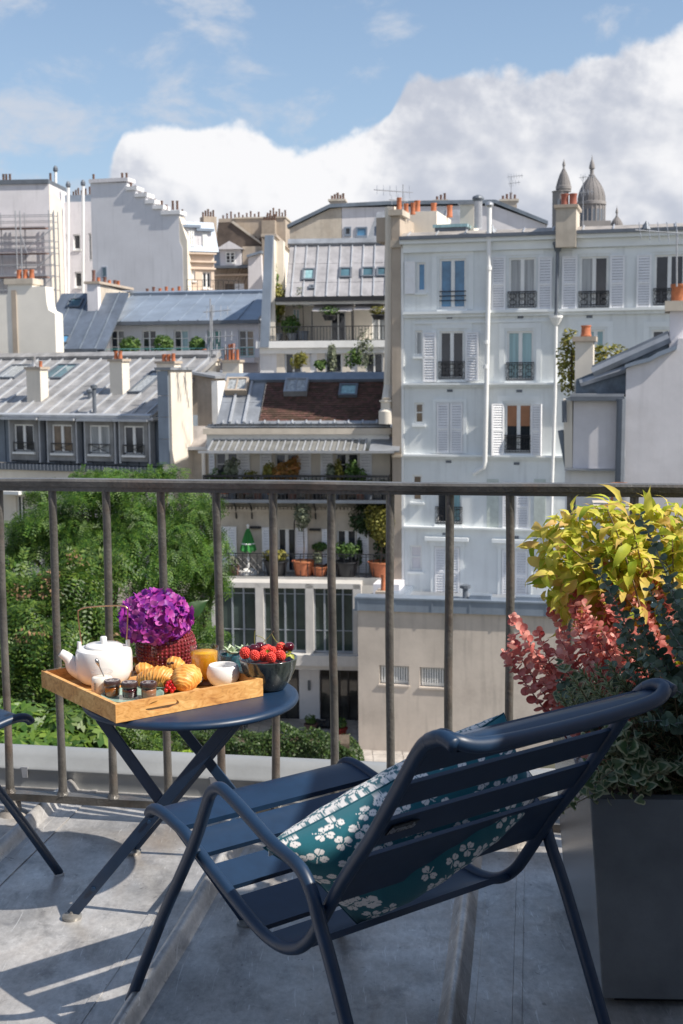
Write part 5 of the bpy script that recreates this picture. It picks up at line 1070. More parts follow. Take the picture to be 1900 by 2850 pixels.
def clutter():
    OR = mat('orange_plastic', (.75, .14, .03), .5); p = gz(*ck(445, 787), G0+.1); f = Frame(p, (1, .12, 0), (-.12, 1, 0)); t = MB().box(f, -.62, .62, -.12, .12, 0, .06).box(f, -.5, .55, -.05, .05, .06, .1)
    tag(t.build('orange_board', OR), 'flat orange board lying on the sunny paving of the court', 'board')
    for (x, y, m, lab) in ((705, 745, TERRD, 'small brown planter standing on the paving near the white pillar'), (892, 770, mat('red_pot', (.3, .03, .02), .6), 'dark red pot at the shaded right side of the paved court')):
        p = gz(*ck(x, y), G0+.09); bush('court_pot', p, (.25, .25, .2), lab, 'potted plant', m=GREEN_LEAF, n=90, size=.08, potm=m, potr=.26, poth=.28, seed=int(x))
    p = gz(*ck(800, 725), G0+.09); t = thing('covered_bundle', p, 'low black tarpaulin bundle against the black glazing of the court', 'bundle'); mb = MB()
    for i in range(6): mb.sphere(p+np.array([-.6+.24*i, random.uniform(-.1, .1), .12]), (.24, .3, .14+.08*(i % 2)), 8, 6)
    mb.build('tarpaulin', IRON, t)
clutter()
# ================================================================== hedge and trees of the courtyard
HEDGE = mat('hedge_leaf', (.045, .09, .018), .5, 0, .3, 4, trans=.25, island=.5)
ROB = mat('locust_leaf', (.088, .19, .026), .5, 0, .3, 1.2, trans=.42, island=.5)
SUM = mat('pinnate_leaf', (.085, .165, .024), .45, 0, .35, 1.0, trans=.38, island=.55)
CHE = mat('chestnut_leaf', (.115, .22, .035), .42, 0, .35, 1.5, trans=.38, island=.5)
LAUR = mat('bright_shrub_leaf', (.30, .45, .04), .5, 0, .3, 3, trans=.4, island=.4)
FLO = mat('rusty_flower', (.20, .12, .06), .8, 0, .3, 4, island=.3)
def hedge():
    rs = np.random.RandomState(2); p0 = gz(330, 2150, G0); p1 = gz(1012, 2150, G0); y = 43.5
    a, e = at(330, 2100, y)[0]-3.5, at(1012, 2100, y)[0]; zt = at(600, 2048, y)[2]
    t = thing('hedge', ((a+e)/2, y, G0), 'clipped dark green hedge in front of the paved court', 'hedge'); n = 34000
    x = rs.uniform(a, e, n); face = rs.rand(n); top = face < .38
    yy = np.where(top, rs.uniform(y-.7, y+.7, n), y-.7+rs.normal(0, .06, n)); zz = np.where(top, zt+rs.normal(0, .05, n), rs.uniform(G0, zt, n))
    bumps = .14*np.sin(x*2.3)+.10*np.sin(x*5.1+yy*3); rnd = np.clip((e-x)/1.2, 0, 1)**.5; zz = np.where(top, zz*1.0-(1-rnd)*1.2+bumps, np.minimum(zz, zt-(1-rnd)*1.2)); yy = yy+np.where(top, 0, bumps*.8)
    c = np.stack([x, yy, zz], 1); nn = np.where(top[:, None], [[0, -.3, 1]], [[0, -1, .4]])+rs.normal(size=(n, 3))*.6; nn /= np.linalg.norm(nn, axis=1)[:, None]
    tt = np.cross(nn, rs.normal(size=(n, 3))); tt /= np.linalg.norm(tt, axis=1)[:, None]; w = np.cross(nn, tt); s = rs.uniform(.035, .07, n)[:, None]
    fastmesh('foliage', np.stack([c-tt*s, c+w*s*.6, c+tt*s, c-w*s*.6], 1).reshape(-1, 3), 4, HEDGE, t)
    MB().box(XY, a, e-.5, y-.55, y+.55, G0, zt-.15).build('inner_twigs', BARK, t)
hedge()
def frond_tree(name, label, base, top, blobs, nf, m, kind, trunk_r=.25, seed=0, flowers=0, limbs=8, up=.5, lsz=1.0):
    """crown made of compound leaves: kind 'pinnate' (rows of leaflets along a drooping rib), 'fine' (small pinnate), 'palm' (seven leaflets round a point)
    blobs: (centre, radii); nf leaves per blob by surface share"""
    rs = np.random.RandomState(seed); t = thing(name, base, label, 'tree', 'trees of the courtyard'); base = np.array(base, float); big = blobs; blobs = []
    for c, rad in big:                        # every mass of the crown is broken into tufts with hollows between them
        blobs.append((np.array(c), np.array(rad)*.50))
        for _ in range(11):
            d = rs.normal(size=3); d[1] = -abs(d[1])*.9+.25; d /= np.linalg.norm(d); q = rs.uniform(.26, .44); blobs.append((np.array(c)+d*np.array(rad)*rs.uniform(.50, .86), np.array(rad)*q*np.array([1.15, 1, .8])))
    vol = np.array([np.prod(b[1])**(2/3) for b in blobs]); cnt = (nf*vol/vol.sum()).astype(int); quads = []
    for (c, rad), k in zip(blobs, cnt):
        c = np.array(c, float); rad = np.array(rad, float); d = rs.normal(size=(k, 3)); d[:, 1] -= .35; d /= np.linalg.norm(d, axis=1)[:, None]
        # lumpy surface, with hollows
        lump = np.array([mnoise.noise(Vector(tuple(q*2.2+c))) for q in d]); rr = (.72+.28*rs.rand(k)**.6+.30*lump)[:, None]
        keep = (lump > -.34) | (rs.rand(k) < .25); pos = (c+d*rr*rad)[keep]; dd = d[keep]; k2 = len(pos)
        out = dd+np.array([0, 0, up])+rs.normal(size=(k2, 3))*.35; out /= np.linalg.norm(out, axis=1)[:, None]      # leaf normal
        ax = np.cross(out, np.cross(dd+rs.normal(size=(k2, 3))*.7, out)); ax[:, 2] -= .25; ax /= np.linalg.norm(ax, axis=1)[:, None]
        wv = np.cross(out, ax); wv /= np.linalg.norm(wv, axis=1)[:, None]
        if kind == 'palm':
            for j in range(7):
                a = R(-105+35*j); L = (.15+.05*math.cos(a))*lsz*rs.uniform(.8, 1.2, k2)[:, None]; dv = ax*math.cos(a)+wv*math.sin(a)-out*.18; pv_ = np.cross(out, dv)
                quads.append(np.stack([pos, pos+dv*L*.62+pv_*L*.22, pos+dv*L, pos+dv*L*.62-pv_*L*.22], 1))
        else:
            nl = 7 if kind == 'pinnate' else 6; Lr = (.42 if kind == 'pinnate' else .20)*lsz; l0 = (.125 if kind == 'pinnate' else .055)*lsz
            sc = rs.uniform(.7, 1.2, k2)[:, None]
            for j in range(nl):
                f = (j+.5)/nl; p = pos+ax*Lr*f*sc-np.array([0, 0, 1])*(f*f)*Lr*.35*sc
                for s_ in (-1, 1):
                    dv = wv*s_*.85+ax*.45; l = l0*sc*(1-.45*f) if kind == 'pinnate' else l0*sc; pv_ = ax*.9-wv*s_*.2
                    quads.append(np.stack([p, p+dv*l*.5+pv_*l*.2, p+dv*l, p+dv*l*.5-pv_*l*.2], 1))
    fastmesh('foliage', np.concatenate(quads).reshape(-1, 3), 4, m, t)
    if flowers:
        q = []
        for i in range(flowers):
            c, rad = big[i % len(big)]; d = rs.normal(size=3); d[1] = -abs(d[1])-.4; d[2] = abs(d[2])*.8+.1; d /= np.linalg.norm(d); q.append(leafcards(46, np.array(c)+d*np.array(rad)*1.02, (.22, .2, .13), .035, rs))
        fastmesh('flower_clusters', np.concatenate(q), 4, FLO, t)
    tops = [np.array(b[0], float) for b in big]; fork = base+(np.mean(tops, 0)-base)*.45
    MB().tube([base, base+(fork-base)*.5+np.array([.1, 0, 0]), fork], [trunk_r, trunk_r*.85, trunk_r*.7], 9).build('trunk', BARK, t)
    for i in range(min(limbs, len(tops))):
        e = tops[i]; mid = fork+(e-fork)*.5+rs.normal(size=3)*.25; MB().tube([fork, mid, e], [trunk_r*.5, trunk_r*.32, trunk_r*.12], 6).build('limb', BARK, t)
    return t
def B_(u, v, y, rx, rz, ry=None): c = at(u, v, y); s = y/FOC; return (c, (rx*s, (ry or rx)*s*.9, rz*s))
frond_tree('locust_tree', 'bright green feathery tree rising highest behind the middle of the railing', (at(400, 1800, 31)[0], 31, G0), None,
    [B_(150, 1440, 31, 130, 95), B_(330, 1400, 31, 150, 95), B_(360, 1330, 31.5, 90, 45), B_(500, 1420, 30.5, 90, 75), B_(560, 1560, 30, 90, 75), B_(420, 1540, 29.5, 150, 110), B_(470, 1690, 30, 130, 110), B_(600, 1620, 30, 60, 38), B_(540, 1760, 30.5, 90, 85), B_(250, 1530, 30.5, 140, 100), B_(470, 1320, 31.5, 35, 30), B_(240, 1345, 32, 80, 40), B_(60, 1500, 31, 70, 60), B_(590, 1480, 30.5, 35, 45), B_(130, 1370, 32, 55, 35), B_(575, 1400, 31, 45, 35)],
    15000, ROB, 'fine', .28, 1, limbs=16, lsz=1.35)
frond_tree('pinnate_tree', 'dark glossy tree with drooping compound leaves and rusty flower heads at left', (at(150, 1900, 20)[0], 20, G0), None,
    [B_(60, 1680, 20, 130, 110), B_(210, 1650, 20, 110, 90), B_(120, 1790, 19.3, 150, 110), B_(290, 1780, 20, 110, 110), B_(60, 1900, 19.5, 120, 90), B_(330, 1890, 20.3, 110, 80), B_(200, 1870, 19.5, 130, 80), B_(-40, 1760, 20, 100, 140), B_(270, 1570, 21, 70, 60), B_(30, 1590, 20.8, 90, 50)],
    6800, SUM, 'pinnate', .2, 2, flowers=20, limbs=8)
frond_tree('chestnut_tree', 'young chestnut with broad hand-shaped leaves low at left just beyond the zinc ledge', (at(110, 2080, 11.5)[0], 11.5, G0), None,
    [B_(70, 1990, 11.5, 140, 70), B_(190, 2060, 11.5, 130, 70), B_(40, 2110, 11.2, 130, 80), B_(290, 2110, 11.8, 90, 50), B_(160, 2180, 11.3, 160, 70), B_(-60, 2040, 11.5, 90, 100)],
    2600, CHE, 'palm', .14, 3, limbs=6, up=1.0, lsz=.72)
frond_tree('elder_tree', 'mid-green rounded tree filling the gap below the breakfast table', (at(360, 2060, 24)[0], 24, G0), None,
    [B_(330, 2030, 24, 90, 60), B_(400, 2075, 24, 90, 65), B_(290, 2110, 23.5, 80, 70), B_(370, 2150, 23.5, 110, 60), B_(440, 1990, 25, 70, 40)],
    3200, HEDGE if 0 else SUM, 'fine', .15, 4, limbs=5, lsz=1.3)
t = bush('bright_shrub', at(520, 2130, 30)*np.array([1, 1, 0])+np.array([0, 0, at(520, 2175, 30)[2]]), (.50, .4, .42), 'small bright yellow-green shrub seen between the table legs', 'shrub', m=LAUR, n=700, size=.09, blobs=3, seed=9)
t['label'] = 'small bright yellow-green shrub seen between the table legs'
MB().tube([at(520, 2150, 30), at(520, 2150, 30)*np.array([1, 1, 0])+np.array([0, 0, G0])], .04, 5).build('stem', BARK, t)
# ================================================================== terrace floor of zinc sheets
def floor_zinc():
    m = bpy.data.materials.new('terrace_zinc'); m.use_nodes = True; nt = m.node_tree; N = nt.nodes; L = nt.links; b = N['Principled BSDF']; geo = N.new('ShaderNodeNewGeometry')
    def noise(sc, det=5, rough=.6, st=(1, 1, 1), dist=0, off=0):
        mp = N.new('ShaderNodeMapping'); mp.inputs['Scale'].default_value = st; mp.inputs['Location'].default_value = (off, off, 0); mp.inputs['Rotation'].default_value = (0, 0, R(8.5)); L.new(geo.outputs['Position'], mp.inputs[0])
        n = N.new('ShaderNodeTexNoise'); n.inputs['Scale'].default_value = sc; n.inputs['Detail'].default_value = det; n.inputs['Roughness'].default_value = rough; n.inputs['Distortion'].default_value = dist; L.new(mp.outputs[0], n.inputs['Vector']); return n.outputs[0]
    def rmp(x, a, c, o0=0, o1=1):
        r = N.new('ShaderNodeMapRange'); L.new(x, r.inputs[0]); r.inputs[1].default_value = a; r.inputs[2].default_value = c; r.inputs[3].default_value = o0; r.inputs[4].default_value = o1; return r.outputs[0]
    def mix(f, a, c):
        x = N.new('ShaderNodeMix'); x.data_type = 'RGBA'; L.new(f, x.inputs[0])
        for i, v in ((6, a), (7, c)):
            if isinstance(v, tuple): x.inputs[i].default_value = (*v, 1)
            else: L.new(v, x.inputs[i])
        return x.outputs[2]
    c = mix(rmp(noise(2.2, 8, .68), .34, .68), (.26, .252, .245), (.70, .68, .66))
    c = mix(rmp(noise(1.3, 7, .7, (1, .5, 1), 1.2, 5), .50, .66, 0, .75), c, (.36, .30, .25))            # dull brown wash
    c = mix(rmp(noise(2.6, 6, .7, (1, 1, 1), 1.5, 9), .68, .77, 0, .55), c, (.52, .30, .17))           # rust marks
    c = mix(rmp(noise(9, 6, .7, (1, .6, 1), .5, 3), .52, .66, 0, .6), c, (.19, .185, .185))
    c = mix(rmp(noise(26, 4, .6, (1, 1, 1), .2, 1), .70, .76, 0, .8), c, (.82, .82, .80))            # pale spots
    fine = rmp(noise(70, 6, .75, (1, .55, 1), .3, 2), .38, .62, .87, 1.08); hs = N.new('ShaderNodeHueSaturation'); L.new(fine, hs.inputs['Value']); L.new(c, hs.inputs['Color']); c = hs.outputs[0]
    c = mix(rmp(noise(55, 3, .5, (1, 1, 1), .4, 8), .69, .73, 0, .55), c, (.12, .115, .11))
    sc = None
    for k, (rx, seed) in enumerate(((.5, 2.), (1.9, 7.), (-.6, 13.), (2.7, 21.))):                    # fine scratches: thin level lines of stretched noise
        mp = N.new('ShaderNodeMapping'); mp.inputs['Rotation'].default_value = (0, 0, rx); mp.inputs['Scale'].default_value = (95+20*k, 9-k, 1); mp.inputs['Location'].default_value = (seed, seed, 0); L.new(geo.outputs['Position'], mp.inputs[0])
        n = N.new('ShaderNodeTexNoise'); n.inputs['Scale'].default_value = 1; n.inputs['Detail'].default_value = 2.2; n.inputs['Distortion'].default_value = 1.1; L.new(mp.outputs[0], n.inputs['Vector']); r = rmp(n.outputs[0], .70, .74)
        if sc is None: sc = r
        else:
            a = N.new('ShaderNodeMath'); a.operation = 'MAXIMUM'; L.new(sc, a.inputs[0]); L.new(r, a.inputs[1]); sc = a.outputs[0]
    a = N.new('ShaderNodeMath'); a.operation = 'MULTIPLY'; L.new(sc, a.inputs[0]); a.inputs[1].default_value = .38; c = mix(a.outputs[0], c, (.85, .85, .85))
    L.new(c, b.inputs['Base Color']); b.inputs['Metallic'].default_value = .40; L.new(rmp(noise(5, 6, .7), .3, .7, .27, .50), b.inputs['Roughness'])
    bp = N.new('ShaderNodeBump'); bp.inputs['Strength'].default_value = .35; bp.inputs['Distance'].default_value = .004; L.new(noise(14, 5, .6), bp.inputs['Height']); bp2 = N.new('ShaderNodeBump'); bp2.inputs['Strength'].default_value = .25; bp2.inputs['Distance'].default_value = .02; L.new(noise(3.2, 3, .5, off=4), bp2.inputs['Height']); L.new(bp.outputs[0], bp2.inputs['Normal']); L.new(bp2.outputs[0], b.inputs['Normal'])
    return m
TZ = floor_zinc()
ya = R(8.5); FF = Frame((0, 3, 0), (math.cos(ya), -math.sin(ya), 0), (math.sin(ya), math.cos(ya), 0))
RA = R(10.5); RF = Frame((-1.1095, 4.036, 0), (math.cos(RA), -math.sin(RA), 0), (0, 0, 1))          # vertical plane of the railing, N towards the camera
fl = tag(MB().box(FF, -3.2, 3.6, -5.2, 1.60, -.30, -.012).build('terrace_floor', TZ), kind='structure')
edges = [-2.45, -1.75, -1.045, -.551, .415, 1.12, 1.85, 2.6]
for i in range(len(edges)-1):
    for y0, y1 in ((-5.0, -2.2), (-2.2, 1.55)):
        mb = MB(); nx = 6; a0, a1 = edges[i]+.0015, edges[i+1]-.0015; h = .0015*(i % 2)
        mb.box(FF, a0, a1, y0+.002, y1-.002, -.011, h+.001).build('zinc_sheet', TZ, fl, bevel=.0012)
for k, x in enumerate((-1.83, -1.125, -.433, .281, .985, 1.7)):                                       # rounded batten rolls
    prof = []
    for i in range(15):
        t = -1+2*i/14; w = .033; prof.append((t*w, .040*((math.cos(t*math.pi)+1)/2)**.62*(1-.12*t*t)+.0022))
    MB().box(FF, x-.040, x+.050, -5, 1.24, .0005, .0036).build('batten_flange', TZ, fl, bevel=.0015); mb = MB(); ys = [-5.0, -3, -1.5, -.6, 0, .5, .85, 1.05, 1.14, 1.18, 1.205, 1.22]; ht = [1, 1, 1, 1, 1, 1, 1, 1.02, .92, .62, .25, .0]
    vs = [FF.P(x+a+.004*math.sin(yv*5+k), yv, .002+(z-.002)*hh*(1+.05*math.sin(yv*9+k))) for yv, hh in zip(ys, ht) for a, z in prof]; n = 15
    mb.add(vs, [(j*n+i, j*n+i+1, (j+1)*n+i+1, (j+1)*n+i) for j in range(len(ys)-1) for i in range(n-1)]); mb.build('batten_roll', TZ, fl, smooth=True)
for x in (-1.045, -.551, .415, 1.12):                                                                 # folded lap along the flat joints
    MB().box(FF, x-.0015, x+.020, -5, 1.5, .0022, .0045).build('folded_lap', TZ, fl, bevel=.001)
# zinc kerb beyond the railing
GK = mat('kerb_zinc', (.34, .35, .35), .40, .25, .10, 4, bump=.1, bscale=60, stretch=(1, 1, 1))
kf = Frame(RF.P(0, 0, -.265), RF.X, RF.Y); prof = [(.03, -.25), (.0, 0), (-.004, .058), (.006, .063), (.006, .070), (-.006, .076), (-.022, .105), (-.045, .122), (-.075, .126), (-.11, .118), (-.13, .09), (-.13, -.3)]
mb = MB(); nn = len(prof); vs = [kf.P(a, z, n) for a in np.linspace(-2.4, 4.2, 34) for n, z in prof]
mb.add(vs, [(j*nn+i, (j+1)*nn+i, (j+1)*nn+i+1, j*nn+i+1) for j in range(33) for i in range(nn-1)]); kerb = tag(mb.build('zinc_kerb', GK, smooth=True), 'low rounded zinc kerb running along the terrace edge behind the railing', 'kerb')
MB().prism(kf, [(-.06, .074), (-.036, .074), (-.038, .036), (-.056, .036)], .001, .008).build('clip', METAL, kerb)
MB().prism(kf, [(.62, .074), (.644, .074), (.642, .036), (.624, .036)], .001, .008).build('clip', METAL, kerb)
# the house the terrace belongs to (below) 
tag(MB().prism(FF, [(-3.2, -5.2), (3.6, -5.2), (3.6, 1.72), (-3.2, 1.72)], G0, -.31).build('own_house', CREAM), 'cream house wall carrying the terrace, dropping to the courtyard', 'building')
# ------------------------------------------------------------------ railing
RI = mat('railing_paint', (.125, .118, .108), .33, .25, .30, 9, bump=.55, bscale=90, stain=(.22, .13, .08), stain_amt=.35)
rail = thing('railing', RF.P(.9, 0), 'dark grey iron railing with square bars across the terrace edge', 'railing')
a0, a1 = -1.0, 4.0
def wav(a): return .0016*math.sin(a*3.1)+.001*math.sin(a*7.7)
mb = MB()
for j in range(40):
    x0 = a0+(a1-a0)*j/40; x1 = a0+(a1-a0)*(j+1)/40
    pts = []
    for x in (x0, x1): pts.append([RF.P(x, 1.079+wav(x), -.021), RF.P(x, 1.079+wav(x), .021), RF.P(x, 1.096+wav(x), .024), RF.P(x, 1.103+wav(x), .018), RF.P(x, 1.104+wav(x), -.018), RF.P(x, 1.096+wav(x), -.024)])
    mb.add(pts[0]+pts[1], [(i, (i+1) % 6, 6+(i+1) % 6, 6+i) for i in range(6)])
mb.box(RF, a0, a1, 1.066, 1.080, -.015, .015)
mb.build('handrail', RI, rail)
mb = MB(); k = 60
for j in range(k):
    x0 = a0+(a1-a0)*j/k; x1 = a0+(a1-a0)*(j+1)/k; q = [[RF.P(x, .051+wav(x*2), -.018), RF.P(x, .051+wav(x*2), .018), RF.P(x, .076+wav(x*1.7), .018+wav(x*6)), RF.P(x, .077+wav(x), -.018)] for x in (x0, x1)]
    mb.add(q[0]+q[1], [(i, (i+1) % 4, 4+(i+1) % 4, 4+i) for i in range(4)])
mb.build('bottom_rail', RI, rail)
for i in range(-5, 22):
    s = .0195+.1795*i; lean = .004*math.sin(i*2.3); mb = MB(); pts = [RF.P(s+lean*(1-t)+.0015*math.sin(t*7+i), .078+t*.99, .0012*math.sin(t*5+i*1.7)) for t in np.linspace(0, 1, 12)]
    mb.tube(pts, [.0150, .0135]+[.0128]*9+[.0132], 8); mb.build('baluster', RI, rail, auto=60)
    MB().lathe(RF.P(s+lean, .076, 0), [(.021, 0), (.018, .006), (.0135, .016)], 10).build('weld_collar', RI, rail)
for s in (.028, 1.66, 3.3): MB().lathe(RF.P(s, -.002, 0), [(.052, 0), (.045, .010), (.028, .018), (.025, .055)], 16).build('foot', mat('worn_foot', (.33, .30, .27), .6, .3, .3, 20, bump=.5, bscale=60), rail, auto=50)

tag(MB().box(XY, -4.2, 4.2, -2.6, -1.7, -.009, 3.1).build('attic_wall', ZDARK), 'dark zinc-clad attic front behind the terrace, outside the picture', 'wall')
# ------------------------------------------------------------------ unseen side wall, placed and sized outside the frame to shade the chair
sw = tag(MB().box(XY, 1.58, 1.85, -4.0, 2.52, -.01, 2.34).build('side_wall', CREAM), 'tall cream side wall outside the picture on the right, placed for its shade on the chair', 'wall')

# ================================================================== planter
def build_planter():
    ya = R(3.0); c = np.array([.540, 2.700, 0]); f = Frame(c, (math.cos(ya), -math.sin(ya), 0), (math.sin(ya), math.cos(ya), 0)); H = .50; w, d, tp = .98, .80, .042
    t = thing('planter', f.P(w/2, d/2), 'big square charcoal planter at the right, smooth matt sides tapering to the floor', 'planter')
    PM = mat('planter_charcoal', (.16, .168, .175), .25, .0, .14, 5, bump=.12, bscale=120, spec=.5, stain=(.17, .175, .18), stain_amt=.5)
    def ring(z, o): e = tp*(1-z/H)+o; return [f.P(e, e, z), f.P(w-e, e, z), f.P(w-e, d-e, z), f.P(e, d-e, z)]
    mb = MB(); R_ = [ring(.022, 0), ring(H, 0), ring(H, .035), ring(H-.06, .038)]
    for a, b_ in zip(R_[:-1], R_[1:]): mb.add(a+b_, [(i, (i+1) % 4, 4+(i+1) % 4, 4+i) for i in range(4)])
    mb.quad(*R_[0][::-1]); mb.build('box', PM, t, bevel=.006)
    MB().box(f, tp+.03, w-tp-.03, tp+.03, d-tp-.03, 0, .024).build('foot', IRON, t)
    MB().box(f, .045, w-.045, .045, d-.045, H-.12, H-.055).build('soil', mat('soil', (.03, .02, .014), .95, 0, .4, 30, bump=1, bscale=60), t)
    return f, w, d, H
PF, PW, PD, PH = build_planter()

# ================================================================== plants in the planter
def leafmat(name, c0, c1, rough=.42, trans=.35, edge=None, spec=.5):
    m = bpy.data.materials.new(name); m.use_nodes = True; nt = m.node_tree; N = nt.nodes; L = nt.links; b = N['Principled BSDF']; b.inputs['Roughness'].default_value = rough; b.inputs['Specular IOR Level'].default_value = spec
    oi = N.new('ShaderNodeObjectInfo'); geo = N.new('ShaderNodeNewGeometry'); tc = N.new('ShaderNodeTexCoord')
    ad = N.new('ShaderNodeMath'); ad.operation = 'ADD'; L.new(oi.outputs['Random'], ad.inputs[0]); L.new(geo.outputs['Random Per Island'], ad.inputs[1]); fr = N.new('ShaderNodeMath'); fr.operation = 'FRACT'; L.new(ad.outputs[0], fr.inputs[0])
    n = N.new('ShaderNodeTexNoise'); n.inputs['Scale'].default_value = 26; n.inputs['Detail'].default_value = 4; L.new(geo.outputs['Position'], n.inputs['Vector'])
    s = N.new('ShaderNodeMath'); s.operation = 'MULTIPLY_ADD'; L.new(n.outputs[0], s.inputs[0]); s.inputs[1].default_value = .9; L.new(fr.outputs[0], s.inputs[2]); s2 = N.new('ShaderNodeMapRange'); L.new(s.outputs[0], s2.inputs[0]); s2.inputs[1].default_value = .3; s2.inputs[2].default_value = 1.5
    cr = N.new('ShaderNodeValToRGB'); L.new(s2.outputs[0], cr.inputs[0]); cols = [c0]+(c1 if isinstance(c1, list) else [c1])
    while len(cr.color_ramp.elements) < len(cols): cr.color_ramp.elements.new(.5)
    for i, c in enumerate(cols): e = cr.color_ramp.elements[i]; e.position = i/(len(cols)-1); e.color = (*c, 1)
    out = cr.outputs[0]
    if edge:
        at_ = N.new('ShaderNodeAttribute'); at_.attribute_name = 'rim'; mx = N.new('ShaderNodeMix'); mx.data_type = 'RGBA'; mr = N.new('ShaderNodeMapRange'); L.new(at_.outputs['Fac'], mr.inputs[0]); mr.inputs[1].default_value = .55; mr.inputs[2].default_value = .8
        L.new(mr.outputs[0], mx.inputs[0]); L.new(out, mx.inputs[6]); mx.inputs[7].default_value = (*edge, 1); out = mx.outputs[2]
    L.new(out, b.inputs['Base Color']); t = N.new('ShaderNodeBsdfTranslucent'); L.new(out, t.inputs[0]); ms = N.new('ShaderNodeMixShader'); ms.inputs[0].default_value = trans
    L.new(b.outputs[0], ms.inputs[1]); L.new(t.outputs[0], ms.inputs[2]); L.new(ms.outputs[0], N['Material Output'].inputs[0]); return m
def leafmesh(name, L, Wd, curl, fold, mt, n=7, shape=(.0, .55, .9, 1.0, .85, .55, .22, 0), wave=0.0):
    "leaf along +Y, normal +Z, midrib folded, curling down towards the tip"
    vs = []; rim = []; y = z = 0; a = 0; st = L/n
    for i in range(n+1):
        w = shape[i]*Wd/2; wz = wave*math.sin(i*2.4)
        for s_ in (-1, -.5, 0, .5, 1): vs.append((s_*w, y-.0*abs(s_), z+abs(s_)*w*fold+wz*abs(s_))); rim.append(abs(s_) if 0 < i < n else 1)
        a += curl/n; y += st*math.cos(a); z -= st*math.sin(a)
    fs = [(i*5+k, i*5+k+1, (i+1)*5+k+1, (i+1)*5+k) for i in range(n) for k in range(4)]
    me = bpy.data.meshes.new(name); me.from_pydata(vs, [], fs); me.materials.append(mt); me.polygons.foreach_set('use_smooth', [True]*len(fs))
    at_ = me.attributes.new('rim', 'FLOAT', 'POINT'); at_.data.foreach_set('value', rim); me.update(); return me
def discmesh(name, r, mt, cup=.15, n=10):
    vs = [(0, 0, 0)]+[(r*.55*math.cos(2*math.pi*i/n), r+r*.55*math.sin(2*math.pi*i/n), cup*r*.2) for i in range(n)]+[(r*math.cos(2*math.pi*i/n)*.92, r+r*math.sin(2*math.pi*i/n), cup*r*(1+.3*math.sin(i*1.9))) for i in range(n)]
    vs[0] = (0, r, 0); fs = [(0, 1+i, 1+(i+1) % n) for i in range(n)]+[(1+i, 1+n+i, 1+n+(i+1) % n, 1+(i+1) % n) for i in range(n)]
    me = bpy.data.meshes.new(name); me.from_pydata(vs, [], fs); me.materials.append(mt); me.polygons.foreach_set('use_smooth', [True]*len(fs)); me.update(); return me
def orient(pos, fwd, nrm, sc=1.0):
    y = Vector(tuple(fwd)).normalized(); z = Vector(tuple(nrm)); x = y.cross(z)
    if x.length < 1e-4: x = y.orthogonal()
    x.normalize(); z = x.cross(y)
    M4 = Matrix(((x.x*sc, y.x*sc, z.x*sc, pos[0]), (x.y*sc, y.y*sc, z.y*sc, pos[1]), (x.z*sc, y.z*sc, z.z*sc, pos[2]), (0, 0, 0, 1))); return M4
def curve(p0, p1, bend, n=12):
    p0, p1 = np.array(p0, float), np.array(p1, float); m = (p0+p1)/2+np.array(bend, float); return [(1-t)**2*p0+2*t*(1-t)*m+t*t*p1 for t in np.linspace(0, 1, n)]
class Plant:
    def __init__(s, name, base, label, limit=290): s.t = thing(name, base, label, 'plant', 'plants in the charcoal planter'); s.n = 0; s.lim = limit; s.rest = []
    def leaf(s, me, M4):
        if s.n < s.lim: inst(me, 'leaf', M4, s.t); s.n += 1
        else: s.rest.append((me, M4))
    def finish(s):
        if not s.rest: return
        vs = []; fs = []; rim = []; mt = s.rest[0][0].materials[0]
        cache = {}
        for me, M4 in s.rest:
            if me.name not in cache:
                co = np.empty(len(me.vertices)*3); me.vertices.foreach_get('co', co); cache[me.name] = (co.reshape(-1, 3), [tuple(p.vertices) for p in me.polygons], [d.value for d in me.attributes['rim'].data] if 'rim' in me.attributes else [0]*len(me.vertices))
            co, pf, rr = cache[me.name]; A = np.array(M4); w = co@A[:3, :3].T+A[:3, 3]; k = len(vs); vs.extend(w.tolist()); fs.extend([tuple(i+k for i in f) for f in pf]); rim.extend(rr)
        mb = MB(); mb.v = [tuple(v) for v in vs]; mb.f = fs; mb.m = [0]*len(fs); o = mb.build('leaves', mt, s.t, smooth=True); o['kind'] = 'stuff'
        at_ = o.data.attributes.new('rim', 'FLOAT', 'POINT'); at_.data.foreach_set('value', rim)
STEM = mat('plant_stem', (.16, .11, .06), .7, 0, .2, 20); STEMG = mat('grey_stem', (.25, .24, .25), .6, 0, .2, 20); REDSTEM = mat('red_stem', (.25, .10, .09), .6, 0, .2, 20)
